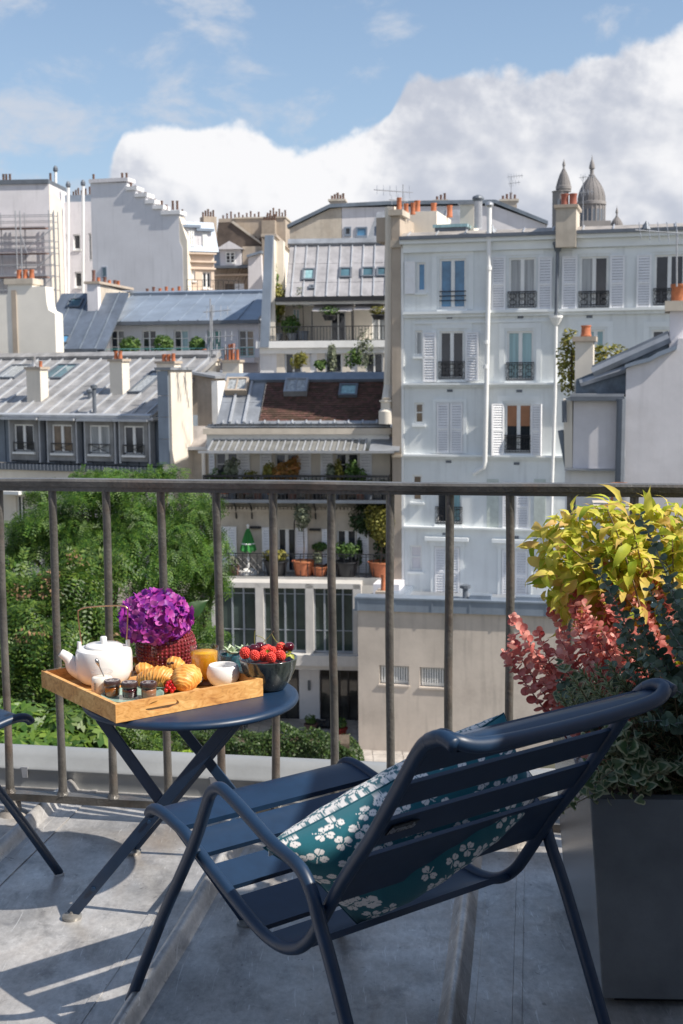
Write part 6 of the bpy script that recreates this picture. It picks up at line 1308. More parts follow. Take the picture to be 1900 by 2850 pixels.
def yellow_shrub():
    rs = np.random.RandomState(21); YM = leafmat('yellow_green_leaf', (.20, .32, .02), [(.50, .56, .06), (.82, .74, .14), (.80, .52, .20)], .55, .50, spec=.3); RM = leafmat('bronze_leaf', (.16, .20, .03), [(.38, .24, .04), (.42, .10, .05)], .38, .42); GM = leafmat('fresh_green_leaf', (.07, .22, .02), (.16, .38, .04), .35, .4)
    ms = [leafmesh('leaf_a', .095, .029, 1.3, .35, YM, wave=.003), leafmesh('leaf_b', .115, .031, 1.9, .4, YM, wave=.004), leafmesh('leaf_c', .080, .028, .9, .3, YM, wave=.002), leafmesh('leaf_d', .088, .024, 2.3, .4, YM, wave=.004)]
    mr = [leafmesh('leaf_e', .085, .036, 1.4, .3, RM, wave=.003), leafmesh('leaf_f', .10, .034, 2.2, .3, RM)]; mg = [leafmesh('leaf_g', .06, .032, .5, .2, GM)]
    P = Plant('yellow_shrub', PF.P(.35, .55, PH-.06), 'yellow-green shrub with long drooping leaves, tallest plant in the charcoal planter', 290)
    tips = [(1560, 1500), (1590, 1450), (1640, 1440), (1680, 1480), (1720, 1430), (1760, 1470), (1790, 1500), (1830, 1440), (1880, 1430), (1900, 1500), (1940, 1460), (1620, 1530), (1700, 1550), (1660, 1600), (1760, 1580), (1560, 1590), (1850, 1560), (1900, 1600), (1600, 1640), (1720, 1640), (1980, 1540), (1820, 1660), (1540, 1650), (1640, 1560), (1740, 1510), (1870, 1500), (1880, 1660), (1690, 1420), (1930, 1640), (1780, 1540)]
    for i, (u, v) in enumerate(tips):
        y = 3.28+rs.uniform(-.14, .16); tip = at(u, v, y); base = PF.P(.33+rs.uniform(-.1, .25), .55+rs.uniform(-.12, .12), PH-.06); c = curve(base, tip, ((tip[0]-base[0])*-.15, 0, .1)); MB().tube(c, np.linspace(.0035, .0015, 12), 5).build('stem', STEM, P.t)
        bronze = u < 1650 and v > 1560
        for k in range(26):
            p = np.array(c[11-k//3])+rs.normal(size=3)*.012 if k < 24 else np.array(c[rs.randint(3, 7)]); a = rs.uniform(0, 2*math.pi); o = np.array([math.cos(a), math.sin(a), 0]); up_ = .75-.06*k+rs.uniform(-.2, .3); fw = o*.9+np.array([0, 0, up_]); nr = np.array([0, 0, 1.])+o*-.3+rs.normal(size=3)*.25
            me = (mr if bronze else ms)[rs.randint(2 if bronze else 4)]; 
            if rs.rand() < .06: me = mg[0]
            P.leaf(me, orient(p, fw, nr, rs.uniform(.6, 1.0)))
    for (u, v, y, rx, rz, n) in ((1640, 1535, 3.30, .14, .12, 260), (1760, 1560, 3.32, .18, .15, 330), (1870, 1560, 3.30, .16, .16, 280), (1590, 1610, 3.27, .09, .10, 110), (1700, 1640, 3.34, .16, .09, 160)):
        c0 = at(u, v, y)
        for _ in range(n):
            d = rs.normal(size=3); d[1] = -abs(d[1])*.7+.2; d /= np.linalg.norm(d); p = c0+d*np.array([rx, .13, rz])*rs.uniform(.55, 1.0); fw = d+np.array([0, -.2, .15])+rs.normal(size=3)*.8
            P.leaf((mr if u < 1600 and rs.rand() < .5 else ms)[rs.randint(2)], orient(p, fw, np.array([.1, -.5, .9])+rs.normal(size=3)*.55, rs.uniform(.40, .85)))
    P.finish()
yellow_shrub()
def euc(name, label, stems, mt, r, step, seed, stemm, lim=295, taper=.45, jit=.5):
    rs = np.random.RandomState(seed); ms = [discmesh(name+'_disc', r, mt, .18), discmesh(name+'_disc', r*.85, mt, .35), discmesh(name+'_disc', r*1.1, mt, -.12)]
    P = Plant(name, PF.P(.4, .35, PH-.06), label, lim); jobs = []
    for i, (u, v, y, bx, by, bend) in enumerate(stems):
        y += .12 if 'coral' in name else 0; tip = at(u, v, y); base = PF.P(bx, by, PH-.05); L = np.linalg.norm(tip-base); n = max(10, int(L/step)); c = curve(base, tip, bend, n+1); MB().tube(c, np.linspace(.0028, .0009, n+1), 4).build('stem', stemm, P.t)
        for k in range(int(n*.22), n+1):
            f = k/n; T = np.array(c[min(k+1, n)])-np.array(c[max(k-1, 0)]); T /= np.linalg.norm(T); a0_ = k*1.57+rs.uniform(-.3, .3); u_ = np.cross(T, [0, 1, .2]); u_ /= np.linalg.norm(u_); w_ = np.cross(T, u_)
            for s_ in (0, math.pi):
                d = u_*math.cos(a0_+s_)+w_*math.sin(a0_+s_); fw = d+T*.35+rs.normal(size=3)*.12; nr = T*.6+np.array([.2, -.6, .5])*(1 if rs.rand() < .75 else -1)+rs.normal(size=3)*jit*1.5; jobs.append((tip[1]-f*.1+rs.rand()*.2, ms[rs.randint(3)], orient(c[k], fw, nr, (1-taper*f**2.5)*rs.uniform(.75, 1.15))))
    jobs.sort(key=lambda j: j[0])
    for _, me, M4 in jobs: P.leaf(me, M4)
    P.finish()
REDL = leafmat('coral_leaf', (.40, .06, .06), [(.72, .26, .22), (.88, .50, .42)], .5, .34); EUCG = leafmat('eucalyptus_leaf', (.055, .095, .060), [(.10, .155, .105), (.19, .25, .19)], .5, .18)
rs_ = np.random.RandomState(4)
rs = [(1405, 1815, 3.02, .06, .3, (-.1, 0, .12)), (1425, 1775, 3.05, .08, .3, (-.12, 0, .14)), (1425, 1715, 3.08, .1, .32, (-.1, 0, .16)), (1500, 1760, 2.98, .1, .25, (-.08, 0, .1)), (1470, 1800, 3.1, .1, .3, (-.05, 0, .08)), (1530, 1690, 3.12, .15, .3, (-.05, 0, .1)), (1590, 1630, 3.1, .2, .35, (-.05, 0, .08)),
      (1640, 1590, 3.12, .25, .35, (-.04, 0, .06)), (1690, 1570, 3.12, .3, .4, (-.02, 0, .05)), (1620, 1680, 3.0, .2, .25, (-.04, 0, .08)), (1680, 1660, 3.02, .25, .3, (0, 0, .06)), (1740, 1600, 3.1, .35, .35, (0, 0, .05)), (1650, 1720, 2.95, .22, .25, (0, 0, .08)), (1600, 1740, 2.95, .15, .25, (-.03, 0, .08)), (1560, 1780, 2.92, .12, .22, (-.03, 0, .08)), (1720, 1700, 3.0, .3, .3, (0, 0, .05)), (1780, 1560, 3.12, .4, .35, (.02, 0, .04)), (1570, 1830, 2.9, .12, .2, (-.03, 0, .05)), (1630, 1800, 2.9, .2, .2, (-.02, 0, .05)), (1700, 1760, 2.95, .3, .25, (0, 0, .05)), (1530, 1860, 2.95, .1, .25, (-.05, 0, .06)), (1760, 1660, 3.05, .35, .3, (0, 0, .05))]
rs = rs+[(u+20*math.sin(i*2.1), v+32+14*math.cos(i), y+.05*math.sin(i*3), bx, by, b) for i, (u, v, y, bx, by, b) in enumerate(rs) if i > 5]
euc('coral_eucalyptus', 'coral-red stems with round coin-shaped leaves arching left over the railing', rs, REDL, .0128, .0115, 5, REDSTEM, taper=.35)
gs = [(1780, 1432, 2.98, .35, .2, (.03, 0, .05)), (1805, 1640, 2.9, .38, .18, (.0, 0, .05)), (1845, 1610, 2.85, .42, .18, (0, 0, .05)), (1880, 1700, 2.82, .45, .15, (0, 0, .05)), (1760, 1700, 2.86, .33, .15, (0, 0, .06)), (1820, 1690, 2.8, .4, .12, (0, 0, .06)), (1880, 1820, 2.75, .45, .1, (.02, 0, .08)), (1720, 1740, 2.88, .3, .15, (-.03, 0, .06)), (1655, 1570, 3.0, .3, .25, (-.03, 0, .08)), (1790, 1830, 2.76, .36, .1, (0, 0, .08)), (1840, 1900, 2.72, .4, .08, (0, 0, .1)), (1740, 1860, 2.78, .3, .1, (-.02, 0, .08)), (1900, 1950, 2.72, .45, .08, (.02, 0, .12)), (1690, 1850, 2.85, .25, .15, (-.03, 0, .06)), (1850, 2020, 2.68, .4, .05, (0, -.05, .16)), (1900, 2100, 2.66, .45, .05, (0, -.06, .18)), (1790, 2010, 2.70, .35, .05, (0, -.04, .15)), (1960, 1750, 2.8, .55, .12, (0, 0, .05)), (1940, 1880, 2.76, .55, .1, (0, 0, .05)), (1560, 1890, 2.95, .12, .2, (-.02, 0, .04)), (1780, 1760, 2.86, .36, .15, (0, 0, .05)), (1860, 1760, 2.84, .42, .15, (0, 0, .05))]
euc('green_eucalyptus', 'dusky green eucalyptus with round leaves, its longest stem rising in front of the yellow leaves', gs, EUCG, .0150, .0125, 6, STEMG, taper=.45)
def rosette(name, label, spots, mt, L, Wd, seed, per=16, lim=290, upw=.9):
    rs = np.random.RandomState(seed); ms = [leafmesh(name+'_leaf', L, Wd, .5, .25, mt, 5, (.1, .8, 1, .9, .5, 0)), leafmesh(name+'_leaf', L*.8, Wd, .2, .2, mt, 5, (.1, .8, 1, .9, .5, 0))]
    P = Plant(name, PF.P(.3, .2, PH-.06), label, lim)
    for (u, v, y, bx, by) in spots:
        tip = at(u, v, y); base = PF.P(bx, by, PH-.05); c = curve(base, tip, (rs.uniform(-.03, .03), 0, .03), 10); MB().tube(c, np.linspace(.003, .0012, 10), 4).build('stem', STEM, P.t)
        T = np.array(c[-1])-np.array(c[-3]); T /= np.linalg.norm(T); u_ = np.cross(T, [0, 1, .1]); u_ /= np.linalg.norm(u_); w_ = np.cross(T, u_)
        for k in range(per):
            f = k/per; a = k*2.4; d = u_*math.cos(a)+w_*math.sin(a); pos = tip-T*f*L*2.6; fw = d*(.5+.6*f)+T*(1.0-.5*f)*upw; P.leaf(ms[k % 2], orient(pos, fw, T+d*-.4, (.7+.5*f)*rs.uniform(.85, 1.1)))
    P.finish()
VAR = leafmat('variegated_leaf', (.07, .11, .04), (.12, .17, .06), .45, .25, edge=(.42, .42, .22)); DARKV = leafmat('dark_variegated', (.018, .035, .014), (.04, .06, .025), .45, .2, edge=(.20, .19, .09))
rosette('rosemary_shrub', 'grey-green shrub with narrow pale-edged leaves just above the chair back', [(1595, 1890, 2.78, .1, .12), (1660, 1855, 2.8, .16, .12), (1700, 1850, 2.82, .2, .14), (1730, 1890, 2.78, .24, .1), (1640, 1905, 2.75, .14, .08), (1760, 1810, 2.85, .3, .14), (1690, 1905, 2.75, .2, .08), (1725, 1800, 2.88, .25, .16), (1620, 1870, 2.84, .12, .14), (1585, 1925, 2.76, .08, .1), (1670, 1930, 2.74, .17, .08), (1755, 1870, 2.8, .28, .1), (1650, 1880, 2.86, .14, .12), (1710, 1935, 2.74, .22, .08), (1560, 1940, 2.8, .08, .14)], VAR, .030, .0085, 8, per=26, upw=1.0)
rs2 = np.random.RandomState(12); spots = [(rs2.uniform(1690, 1930), rs2.uniform(1900, 2190), 2.72+rs2.uniform(0, .12), rs2.uniform(.2, .5), rs2.uniform(.05, .15)) for _ in range(60)]+[(rs2.uniform(1640, 1760), rs2.uniform(2000, 2120), 2.80, rs2.uniform(.12, .3), .15) for _ in range(14)]
rosette('variegated_evergreen', 'dense dark shrub with cream-edged small leaves filling the planter front', spots, DARKV, .028, .011, 9, per=18)
def ivy():
    rs = np.random.RandomState(31); IM = leafmat('ivy_leaf', (.045, .09, .035), (.09, .15, .06), .4, .25, edge=(.34, .34, .20)); ms = []
    for k in range(3):
        L = .034+.004*k; ang = np.linspace(-2.7, 2.7, 15); pts = []
        for a in ang: rr = L*(.50+.26*abs(math.cos(a*1.5))*(1 if abs(a) < 1.1 else .7)+.24*(abs(a) < .3)); pts.append((rr*math.sin(a), L*.35+rr*math.cos(a), -.004*math.cos(a*2)))
        vs = [(0, L*.3, .003)]+[(p[0]*.6, L*.3+(p[1]-L*.3)*.6, .002) for p in pts]+pts; n = len(pts); fs = [(0, 1+i, 2+i) for i in range(n-1)]+[(1+i, 1+n+i, 2+n+i, 2+i) for i in range(n-1)]
        me = bpy.data.meshes.new('ivy_leaf'); me.from_pydata(vs, [], fs); me.materials.append(IM); at_ = me.attributes.new('rim', 'FLOAT', 'POINT'); at_.data.foreach_set('value', [0]+[.45]*n+[1.0]*n); me.update(); ms.append(me)
    P = Plant('ivy', PF.P(.15, .05, PH-.05), 'variegated ivy trailing over the front left corner of the planter', 290)
    ends = [(1640, 2130), (1660, 2180), (1700, 2200), (1740, 2190), (1780, 2200), (1620, 2200), (1690, 2120), (1720, 2080), (1650, 2060), (1600, 2230), (1760, 2150), (1700, 2040), (1560, 2260), (1570, 1900), (1550, 1940), (1540, 1850), (1580, 2070), (1800, 2170), (1680, 2090), (1740, 2120)]
    for i, (u, v) in enumerate(ends):
        y = 2.66+rs.uniform(0, .06) if v > 2000 else 2.95; tip = at(u, v, y); base = PF.P(.12+rs.uniform(0, .2), .08+rs.uniform(0, .08), PH-.02) if v > 2000 else PF.P(.08, .3, PH); c = curve(base, tip, (0, -.02, .10), 12); MB().tube(c, .0012, 4).build('stem', STEM, P.t)
        for k in range(16):
            p = np.array(c[11-k*11//16])+rs.normal(size=3)*.010; fw = np.array([rs.uniform(-1, 1), rs.uniform(-1, -.1), rs.uniform(-.6, .5)]); nr = np.array([rs.uniform(-.4, .3), -1, rs.uniform(.3, 1.1)]); P.leaf(ms[rs.randint(3)], orient(p, fw, nr, rs.uniform(.4, .85)*(1-.04*(11-k if k < 3 else 0))))
    P.finish()
ivy()
# ================================================================== lounge chairs
NAVY = mat('navy_powder_coat', (.008, .027, .065), .42, .0, .10, 30, bump=.12, bscale=700, spec=.55)
NAVYD = NAVY
CW = .54
RAILP = [(.222, .448), (.212, .466), (.19, .476), (.155, .476), (.11, .468), (.063, .458), (.024, .440), (-.099, .389), (-.20, .350), (-.25, .338), (-.30, .338), (-.345, .352), (-.385, .382), (-.418, .425), (-.49, .530), (-.57, .632), (-.605, .682), (-.65, .748), (-.695, .815), (-.722, .842), (-.755, .855), (-.785, .848)]
def smooth_path(P, n=6, closed=False):
    P = [np.array(p, float) for p in P]; out = []
    for i in range(len(P)-1):
        p0, p1, p2, p3 = P[max(i-1, 0)], P[i], P[i+1], P[min(i+2, len(P)-1)]
        for k in range(n):
            t = k/n; out.append(.5*((2*p1)+(-p0+p2)*t+(2*p0-5*p1+4*p2-p3)*t*t+(-p0+3*p1-3*p2+p3)*t**3))
    out.append(P[-1]); return out
def build_chair():
    t = thing('lounge_chair', (0, 0, 0), '', 'chair', 'navy slatted metal lounge chairs'); V = lambda x, p: np.array([x, p[0], p[1]])
    prof = smooth_path([np.array(p) for p in RAILP], 4); seg = [0]
    for i in range(1, len(prof)): seg.append(seg[-1]+np.linalg.norm(prof[i]-prof[i-1]))
    L = seg[-1]
    def at_s(s): 
        s = min(max(s, 0), L); i = max(1, next((k for k in range(1, len(seg)) if seg[k] >= s), len(seg)-1)); f = (s-seg[i-1])/(seg[i]-seg[i-1]+1e-9); T = prof[i]-prof[i-1]; return prof[i-1]+(prof[i]-prof[i-1])*f, T/np.linalg.norm(T)
    for sx in (-1, 1):
        x = sx*CW/2; MB().tube([V(x, p) for p in prof[2:]], .0128, 12).build('side_rail', NAVY, t, smooth=True)
        # front curl of the seat turns inwards
        arm = [(.275, .006), (.123, .250), (-.021, .462), (-.078, .566), (-.098, .598), (-.128, .614), (-.165, .608), (-.235, .584), (-.312, .556), (-.375, .543), (-.412, .528), (-.440, .495), (-.460, .450), (-.50, .372), (-.575, .205), (-.662, .006)]
        xa_ = sx*(CW/2+.030); MB().tube(smooth_path([V(xa_, p) for p in arm], 4), .0130, 12).build('arm_frame', NAVY, t, smooth=True)
        for p in ((.275, .0), (-.662, 0)): MB().lathe((xa_, p[0], 0), [(.0145, 0), (.0150, .004), (.0145, .008)], 12).build('foot_cap', mat('foot_plastic', (.55, .55, .55), .5), t)
        for p in ((-.006, .444), (-.446, .468)): MB().tube([V(sx*(CW/2+.008), p), V(sx*(CW/2+.024), p)], .007, 8).build('joint_bolt', NAVY, t)
    # slats: sheet following the rail profile, lips turned down
    def slat(name, s0, s1, drop=.010, par=t, lip=.011, edge=.0):
        n = 9; mb = MB(); sec = []
        for k in range(n):
            p, T = at_s(s0+(s1-s0)*k/(n-1)); N_ = np.array([-T[1], T[0]]); N_ = N_ if N_[1] > 0 or name != 'seat_slat' else -N_
            sec.append((p, N_))
        up_ = [(p+N_*0.0, N_) for p, N_ in sec]; pts = []
        pts.append(up_[0][0]-up_[0][1]*lip); 
        for p, N_ in up_: pts.append(p+N_*.0015)
        pts.append(up_[-1][0]-up_[-1][1]*lip); bot = [up_[-1][0]-up_[-1][1]*lip+(-up_[-1][0]+up_[0][0])*.02]+[p-N_*.0022 for p, N_ in up_[::-1]]+[up_[0][0]-up_[0][1]*lip-(-up_[-1][0]+up_[0][0])*.02]
        loop = pts+bot; m = len(loop); xs = np.linspace(-CW/2+.008, CW/2-.008, 9)
        vs = [np.array([x, q[0], q[1]]) for x in xs for q in loop]
        mb.add(vs, [(j*m+i, j*m+(i+1) % m, (j+1)*m+(i+1) % m, (j+1)*m+i) for j in range(8) for i in range(m)]+[tuple(range(m-1, -1, -1)), tuple(8*m+i for i in range(m))])
        return mb.build(name, NAVY, par, auto=50)
    def s_of(y, z): d = [abs(p[0]-y)+abs(p[1]-z) for p in prof]; return seg[int(np.argmin(d))]
    g = lambda a, b: (s_of(*a), s_of(*b))
    for a, b in (((.205, .47), (.085, .463)), ((.066, .458), (-.010, .425)), ((-.030, .417), (-.112, .384)), ((-.134, .375), (-.214, .346)), ((-.236, .341), (-.372, .372))): slat('seat_slat', *g(a, b))
    for a, b in (((-.450, .472), (-.482, .518)), ((-.497, .540), (-.541, .596)), ((-.560, .620), (-.594, .665)), ((-.611, .691), (-.649, .746)), ((-.668, .774), (-.708, .830))): o = slat('back_slat', *g(a, b), lip=.006)
    o = [c for c in t.children if c.name.startswith('back_slat')][3]
    # rolled head rail: a tube loop reaching back past the side rails
    hy = -.785; top = [V(-CW/2, (-.722, .842)), V(-CW/2, (-.748, .853)), V(-CW/2+.012, (-.775, .851)), V(-CW/2+.05, (-.785, .840)), V(-CW/4, (-.786, .834)), V(0, (-.786, .832)), V(CW/4, (-.786, .834)), V(CW/2-.05, (-.785, .840)), V(CW/2-.012, (-.775, .851)), V(CW/2, (-.748, .853)), V(CW/2, (-.722, .842))]
    MB().tube(smooth_path(top, 5), .0135, 12).build('head_rail', NAVY, t, smooth=True)
    mb = MB(); xs = np.linspace(-CW/2+.01, CW/2-.01, 9); sec = [(-.705, .828), (-.73, .842), (-.76, .846), (-.778, .838)]; mb.add([V(x, p) for x in xs for p in sec]+[V(x, (p[0], p[1]-.004)) for x in xs for p in sec], [(j*4+i, (j+1)*4+i, (j+1)*4+i+1, j*4+i+1) for j in range(8) for i in range(3)]+[(36+j*4+i, 36+j*4+i+1, 36+(j+1)*4+i+1, 36+(j+1)*4+i) for j in range(8) for i in range(3)]); mb.build('head_slat', NAVY, t, smooth=True)
    # maker's plate on the back slat
    p, T = at_s(s_of(-.582, .648)); Nn = np.array([T[1], -T[0]]); Nn = Nn if Nn[0] < 0 else -Nn
    pf = Frame(np.array([-CW/2+.055, p[0], p[1]])+np.array([0, Nn[0], Nn[1]])*.004, (1, 0, 0), (0, T[0] if T[1] > 0 else -T[0], abs(T[1])))
    pl = [c for c in t.children if c.name.startswith('back_slat')][2]; plate = MB().prism(pf, [(-.030, -.011), (.030, -.011), (.038, .011), (-.024, .011)], 0, .0025).build('maker_plate', mat('plate_metal', (.05, .05, .052), .3, .6, .1, 30), pl)
    cu = bpy.data.curves.new('lettering', 'FONT'); cu.body = 'fermob'; cu.size = .021; cu.extrude = .0006; cu.align_x = 'CENTER'; cu.align_y = 'CENTER'; cu.shear = .3
    tmp = bpy.data.objects.new('tmp', cu); COL.objects.link(tmp); bpy.context.view_layer.update(); me = bpy.data.meshes.new_from_object(tmp.evaluated_get(bpy.context.evaluated_depsgraph_get())); bpy.data.objects.remove(tmp)
    me.materials.clear(); me.materials.append(mat('plate_letters', (.55, .55, .56), .3, .8, .05, 30)); lo = bpy.data.objects.new('lettering', me); COL.objects.link(lo); lo.parent = t
    X, Y, Z = pf.X, pf.Y, pf.N; q = pf.P(0, 0, .0032); lo.matrix_basis = Matrix(((X[0], Y[0], Z[0], q[0]), (X[1], Y[1], Z[1], q[1]), (X[2], Y[2], Z[2], q[2]), (0, 0, 0, 1)))
    return t
chair = build_chair()
for c in chair.children: c.matrix_basis = c.matrix_world.copy() if c.name != 'lettering' else c.matrix_basis
def place(t, o, yaw): t.matrix_basis = Matrix.Translation((o[0], o[1], 0)) @ Matrix.Rotation(yaw, 4, 'Z'); t.matrix_world = t.matrix_basis
def dup(root):
    r = root.copy(); COL.objects.link(r)
    for ch in list(root.children):
        c = ch.copy(); COL.objects.link(c); c.parent = r
        for g_ in list(ch.children): d = g_.copy(); COL.objects.link(d); d.parent = c
    return r
chair2 = dup(chair); chair2['label'] = 'navy chair cut off by the left edge, only seat front and one leg showing'
chair['label'] = 'navy slatted lounge chair in the foreground seen from behind, with the clover cushion on it'
YAW1 = R(37.5); O1 = np.array([-.087, 2.74]); place(chair, O1, YAW1)
ph = R(45); F_ = np.array([-.82, 3.523]); fwd = np.array([math.cos(ph), math.sin(ph)]); rgt = np.array([math.sin(ph), -math.cos(ph)]); O2 = F_-rgt*.30-fwd*.275; place(chair2, O2, ph-math.pi/2)

# ================================================================== cushion with woven clovers
def build_cushion():
    w = np.array([math.cos(YAW1), math.sin(YAW1), 0]); f = np.array([-math.sin(YAW1), math.cos(YAW1), 0]); O = np.array([O1[0], O1[1], 0])
    Wd = lambda x, y, z: O+w*x+f*y+np.array([0, 0, z])
    A, B, D = Wd(-.312, -.300, .545), Wd(.165, -.455, .755), Wd(-.125, -.345, .360)
    X = B-A; AB = np.linalg.norm(X); X /= AB; Y = A-D; HYd = np.linalg.norm(Y)/2; Y /= np.linalg.norm(Y); cen = (A+B)/2-Y*HYd; C3 = Wd(.225, -.500, .600); SK = C3-(B-Y*2*HYd); Z = np.cross(X, Y); Z /= np.linalg.norm(Z)
    if Z@f < 0: Z = -Z
    HX, HY, TH = AB/2, HYd, .080
    rs = np.random.RandomState(17); nu, nv = 300, 190
    # clovers scattered on a jittered grid: (u, v, angle, size, leaves)
    def field(seed, spacing, jit, prob, sz=1.0):
        r_ = np.random.RandomState(seed); L = []
        for i in np.arange(-HX, HX+.01, spacing):
            for j in np.arange(-.27, .27, spacing*.88):
                if r_.rand() < prob: L.append((i+(spacing/2 if int(round((j+.27)/(spacing*.88))) % 2 else 0)+r_.uniform(-jit, jit), j+r_.uniform(-jit, jit), r_.uniform(0, 6.28), r_.uniform(.0118, .0134)*sz, 3 if r_.rand() < .8 else 4))
        return L
    def mask(U, V_, L):
        m = np.zeros_like(U)
        for (cu, cv, a, s, k) in L:
            sel = (np.abs(U-cu) < s*1.9) & (np.abs(V_-cv) < s*1.9)
            if not sel.any(): continue
            x, y = (U[sel]-cu)/s, (V_[sel]-cv)/s; r = np.zeros_like(x)
            for q in range(k):
                t_ = a+q*2*math.pi/k*(.88 if k == 3 else 1); dx, dy = math.cos(t_), math.sin(t_); px = x*dx+y*dy; py = -x*dy+y*dx     # heart-shaped leaflet along px
                p1 = ((px-.80)/.42)**2+((np.abs(py)-.21)/.33)**2 < 1; p2 = (px > .10) & (px < .85) & (np.abs(py) < (px-.06)*.62); ok = (p1 | p2) & (np.abs(py) > .022) & ~((px > 1.08) & (np.abs(py) < (px-1.08)*.9)); r = np.maximum(r, ok)
            t_ = a-2*math.pi/k*.62; dx, dy = math.cos(t_), math.sin(t_); px = x*dx+y*dy; py = -x*dy+y*dx-.25*(px)**2*.6
            r = np.maximum(r, (px > .15) & (px < 1.15) & (np.abs(py) < .055)); m[sel] = np.maximum(m[sel], r)
        return m
    t = thing('cushion', cen-np.array([0, 0, .17]), 'teal cushion with white clover pattern leaning in the foreground chair', 'cushion')
    m = bpy.data.materials.new('clover_fabric'); m.use_nodes = True; nt = m.node_tree; N = nt.nodes; Lk = nt.links; b = N['Principled BSDF']; b.inputs['Roughness'].default_value = .9; b.inputs['Sheen Weight'].default_value = .15
    at_ = N.new('ShaderNodeAttribute'); at_.attribute_name = 'print'; mx = N.new('ShaderNodeMix'); mx.data_type = 'RGBA'; mx.inputs[6].default_value = (.004, .105, .138, 1); mx.inputs[7].default_value = (.70, .67, .65, 1); Lk.new(at_.outputs['Fac'], mx.inputs[0]); Lk.new(mx.outputs[2], b.inputs['Base Color'])
    tcn = N.new('ShaderNodeTexCoord'); wv = N.new('ShaderNodeTexWave'); wv.inputs['Scale'].default_value = 260; Lk.new(tcn.outputs['Object'], wv.inputs[0]); bp = N.new('ShaderNodeBump'); bp.inputs['Strength'].default_value = .3; bp.inputs['Distance'].default_value = .001; Lk.new(wv.outputs[1], bp.inputs['Height']); Lk.new(bp.outputs[0], b.inputs['Normal'])
    for side, L in ((1, field(3, .0375, .003, 1.0, 1.22)), (-1, field(9, .046, .010, .60, 1.22)+field(23, .046, .008, .20, 1.2))):
        us = np.linspace(-1, 1, nu); vv = np.linspace(-1, 1, nv); U, V_ = np.meshgrid(us, vv, indexing='ij')
        th = (.112 if side > 0 else .088)*np.clip((1-np.abs(U)**3.0), 0, 1)**.55*np.clip((1-np.abs(V_)**3.0), 0, 1)**.45
        edge = 1-.06*(1-np.abs(V_))*np.abs(U)**3; edv = 1-.10*(1-U**2)*0+(-.09)*(1-np.abs(U)**2)*np.abs(V_)**3
        px = U*HX*edge; py = V_*HY*edv*1.0; pz = side*th
        wr = .0022*np.sin(U*9+V_*4)*(1-np.abs(V_))+.0016*np.sin(U*21-V_*7); pz = pz+side*wr*np.clip(th/.05, 0, 1)
        sag = -.035*(1-U**2)*np.clip(-V_, 0, 1)**2; bl = ((U+1)/2*(1-V_)/2)[..., None]*SK; P_ = cen+px[..., None]*X+(py+sag)[..., None]*Y+pz[..., None]*Z+bl
        v = P_.reshape(-1, 3); dv = np.sqrt(np.diff(py, axis=1)**2+np.diff(pz, axis=1)**2); sv = np.concatenate([np.zeros((nu, 1)), np.cumsum(dv, 1)], 1); sv -= sv[:, nv//2:nv//2+1]; pr = mask(px+.004*np.sin(sv*40), sv, L).ravel().astype(float)
        idx = np.arange(nu*nv).reshape(nu, nv); q = np.stack([idx[:-1, :-1], idx[1:, :-1], idx[1:, 1:], idx[:-1, 1:]], -1).reshape(-1, 4)
        if side*(np.cross(X, Y)@Z) < 0: q = q[:, ::-1]
        me = bpy.data.meshes.new('cover'); o_ = v.mean(0); me.vertices.add(len(v)); me.vertices.foreach_set('co', (v-o_).astype(np.float32).ravel()); me.loops.add(q.size); me.loops.foreach_set('vertex_index', q.ravel().astype(np.int32)); me.polygons.add(len(q)); me.polygons.foreach_set('loop_start', np.arange(0, q.size, 4, dtype=np.int32)); me.update(calc_edges=True)
        me.polygons.foreach_set('use_smooth', [True]*len(q)); a_ = me.attributes.new('print', 'FLOAT', 'POINT'); a_.data.foreach_set('value', pr.astype(np.float32)); me.materials.append(m)
        ob = bpy.data.objects.new('front_cover' if side > 0 else 'back_cover', me); COL.objects.link(ob); ob.parent = t; ob.matrix_basis = t.matrix_world.inverted() @ Matrix.Translation(Vector(o_)); ob.matrix_world = Matrix.Translation(Vector(o_))
    seam = [cen+X*HX*u_*(1-.06*(1-abs(v_))*abs(u_)**3)+Y*(HY*v_*(1-.09*(1-u_*u_)*abs(v_)**3)+(-.035*(1-u_*u_)*max(-v_, 0)**2))+SK*((u_+1)/2*(1-v_)/2) for u_, v_ in [(s, 1) for s in np.linspace(-1, 1, 24)]+[(1, s) for s in np.linspace(1, -1, 14)][1:]+[(s, -1) for s in np.linspace(1, -1, 24)][1:]+[(-1, s) for s in np.linspace(-1, 1, 14)][1:-1]]
    MB().tube(seam, .0022, 6, closed=True).build('seam', mat('teal_piping', (.005, .07, .10), .9), t, smooth=True)
    MB().box(Frame(A-np.array([0, 0, .004])+w*.012-f*.006, w, (0, 0, 1)), -.005, .005, -.012, .006, 0, .001).build('label_tag', TRIM, t)
build_cushion()

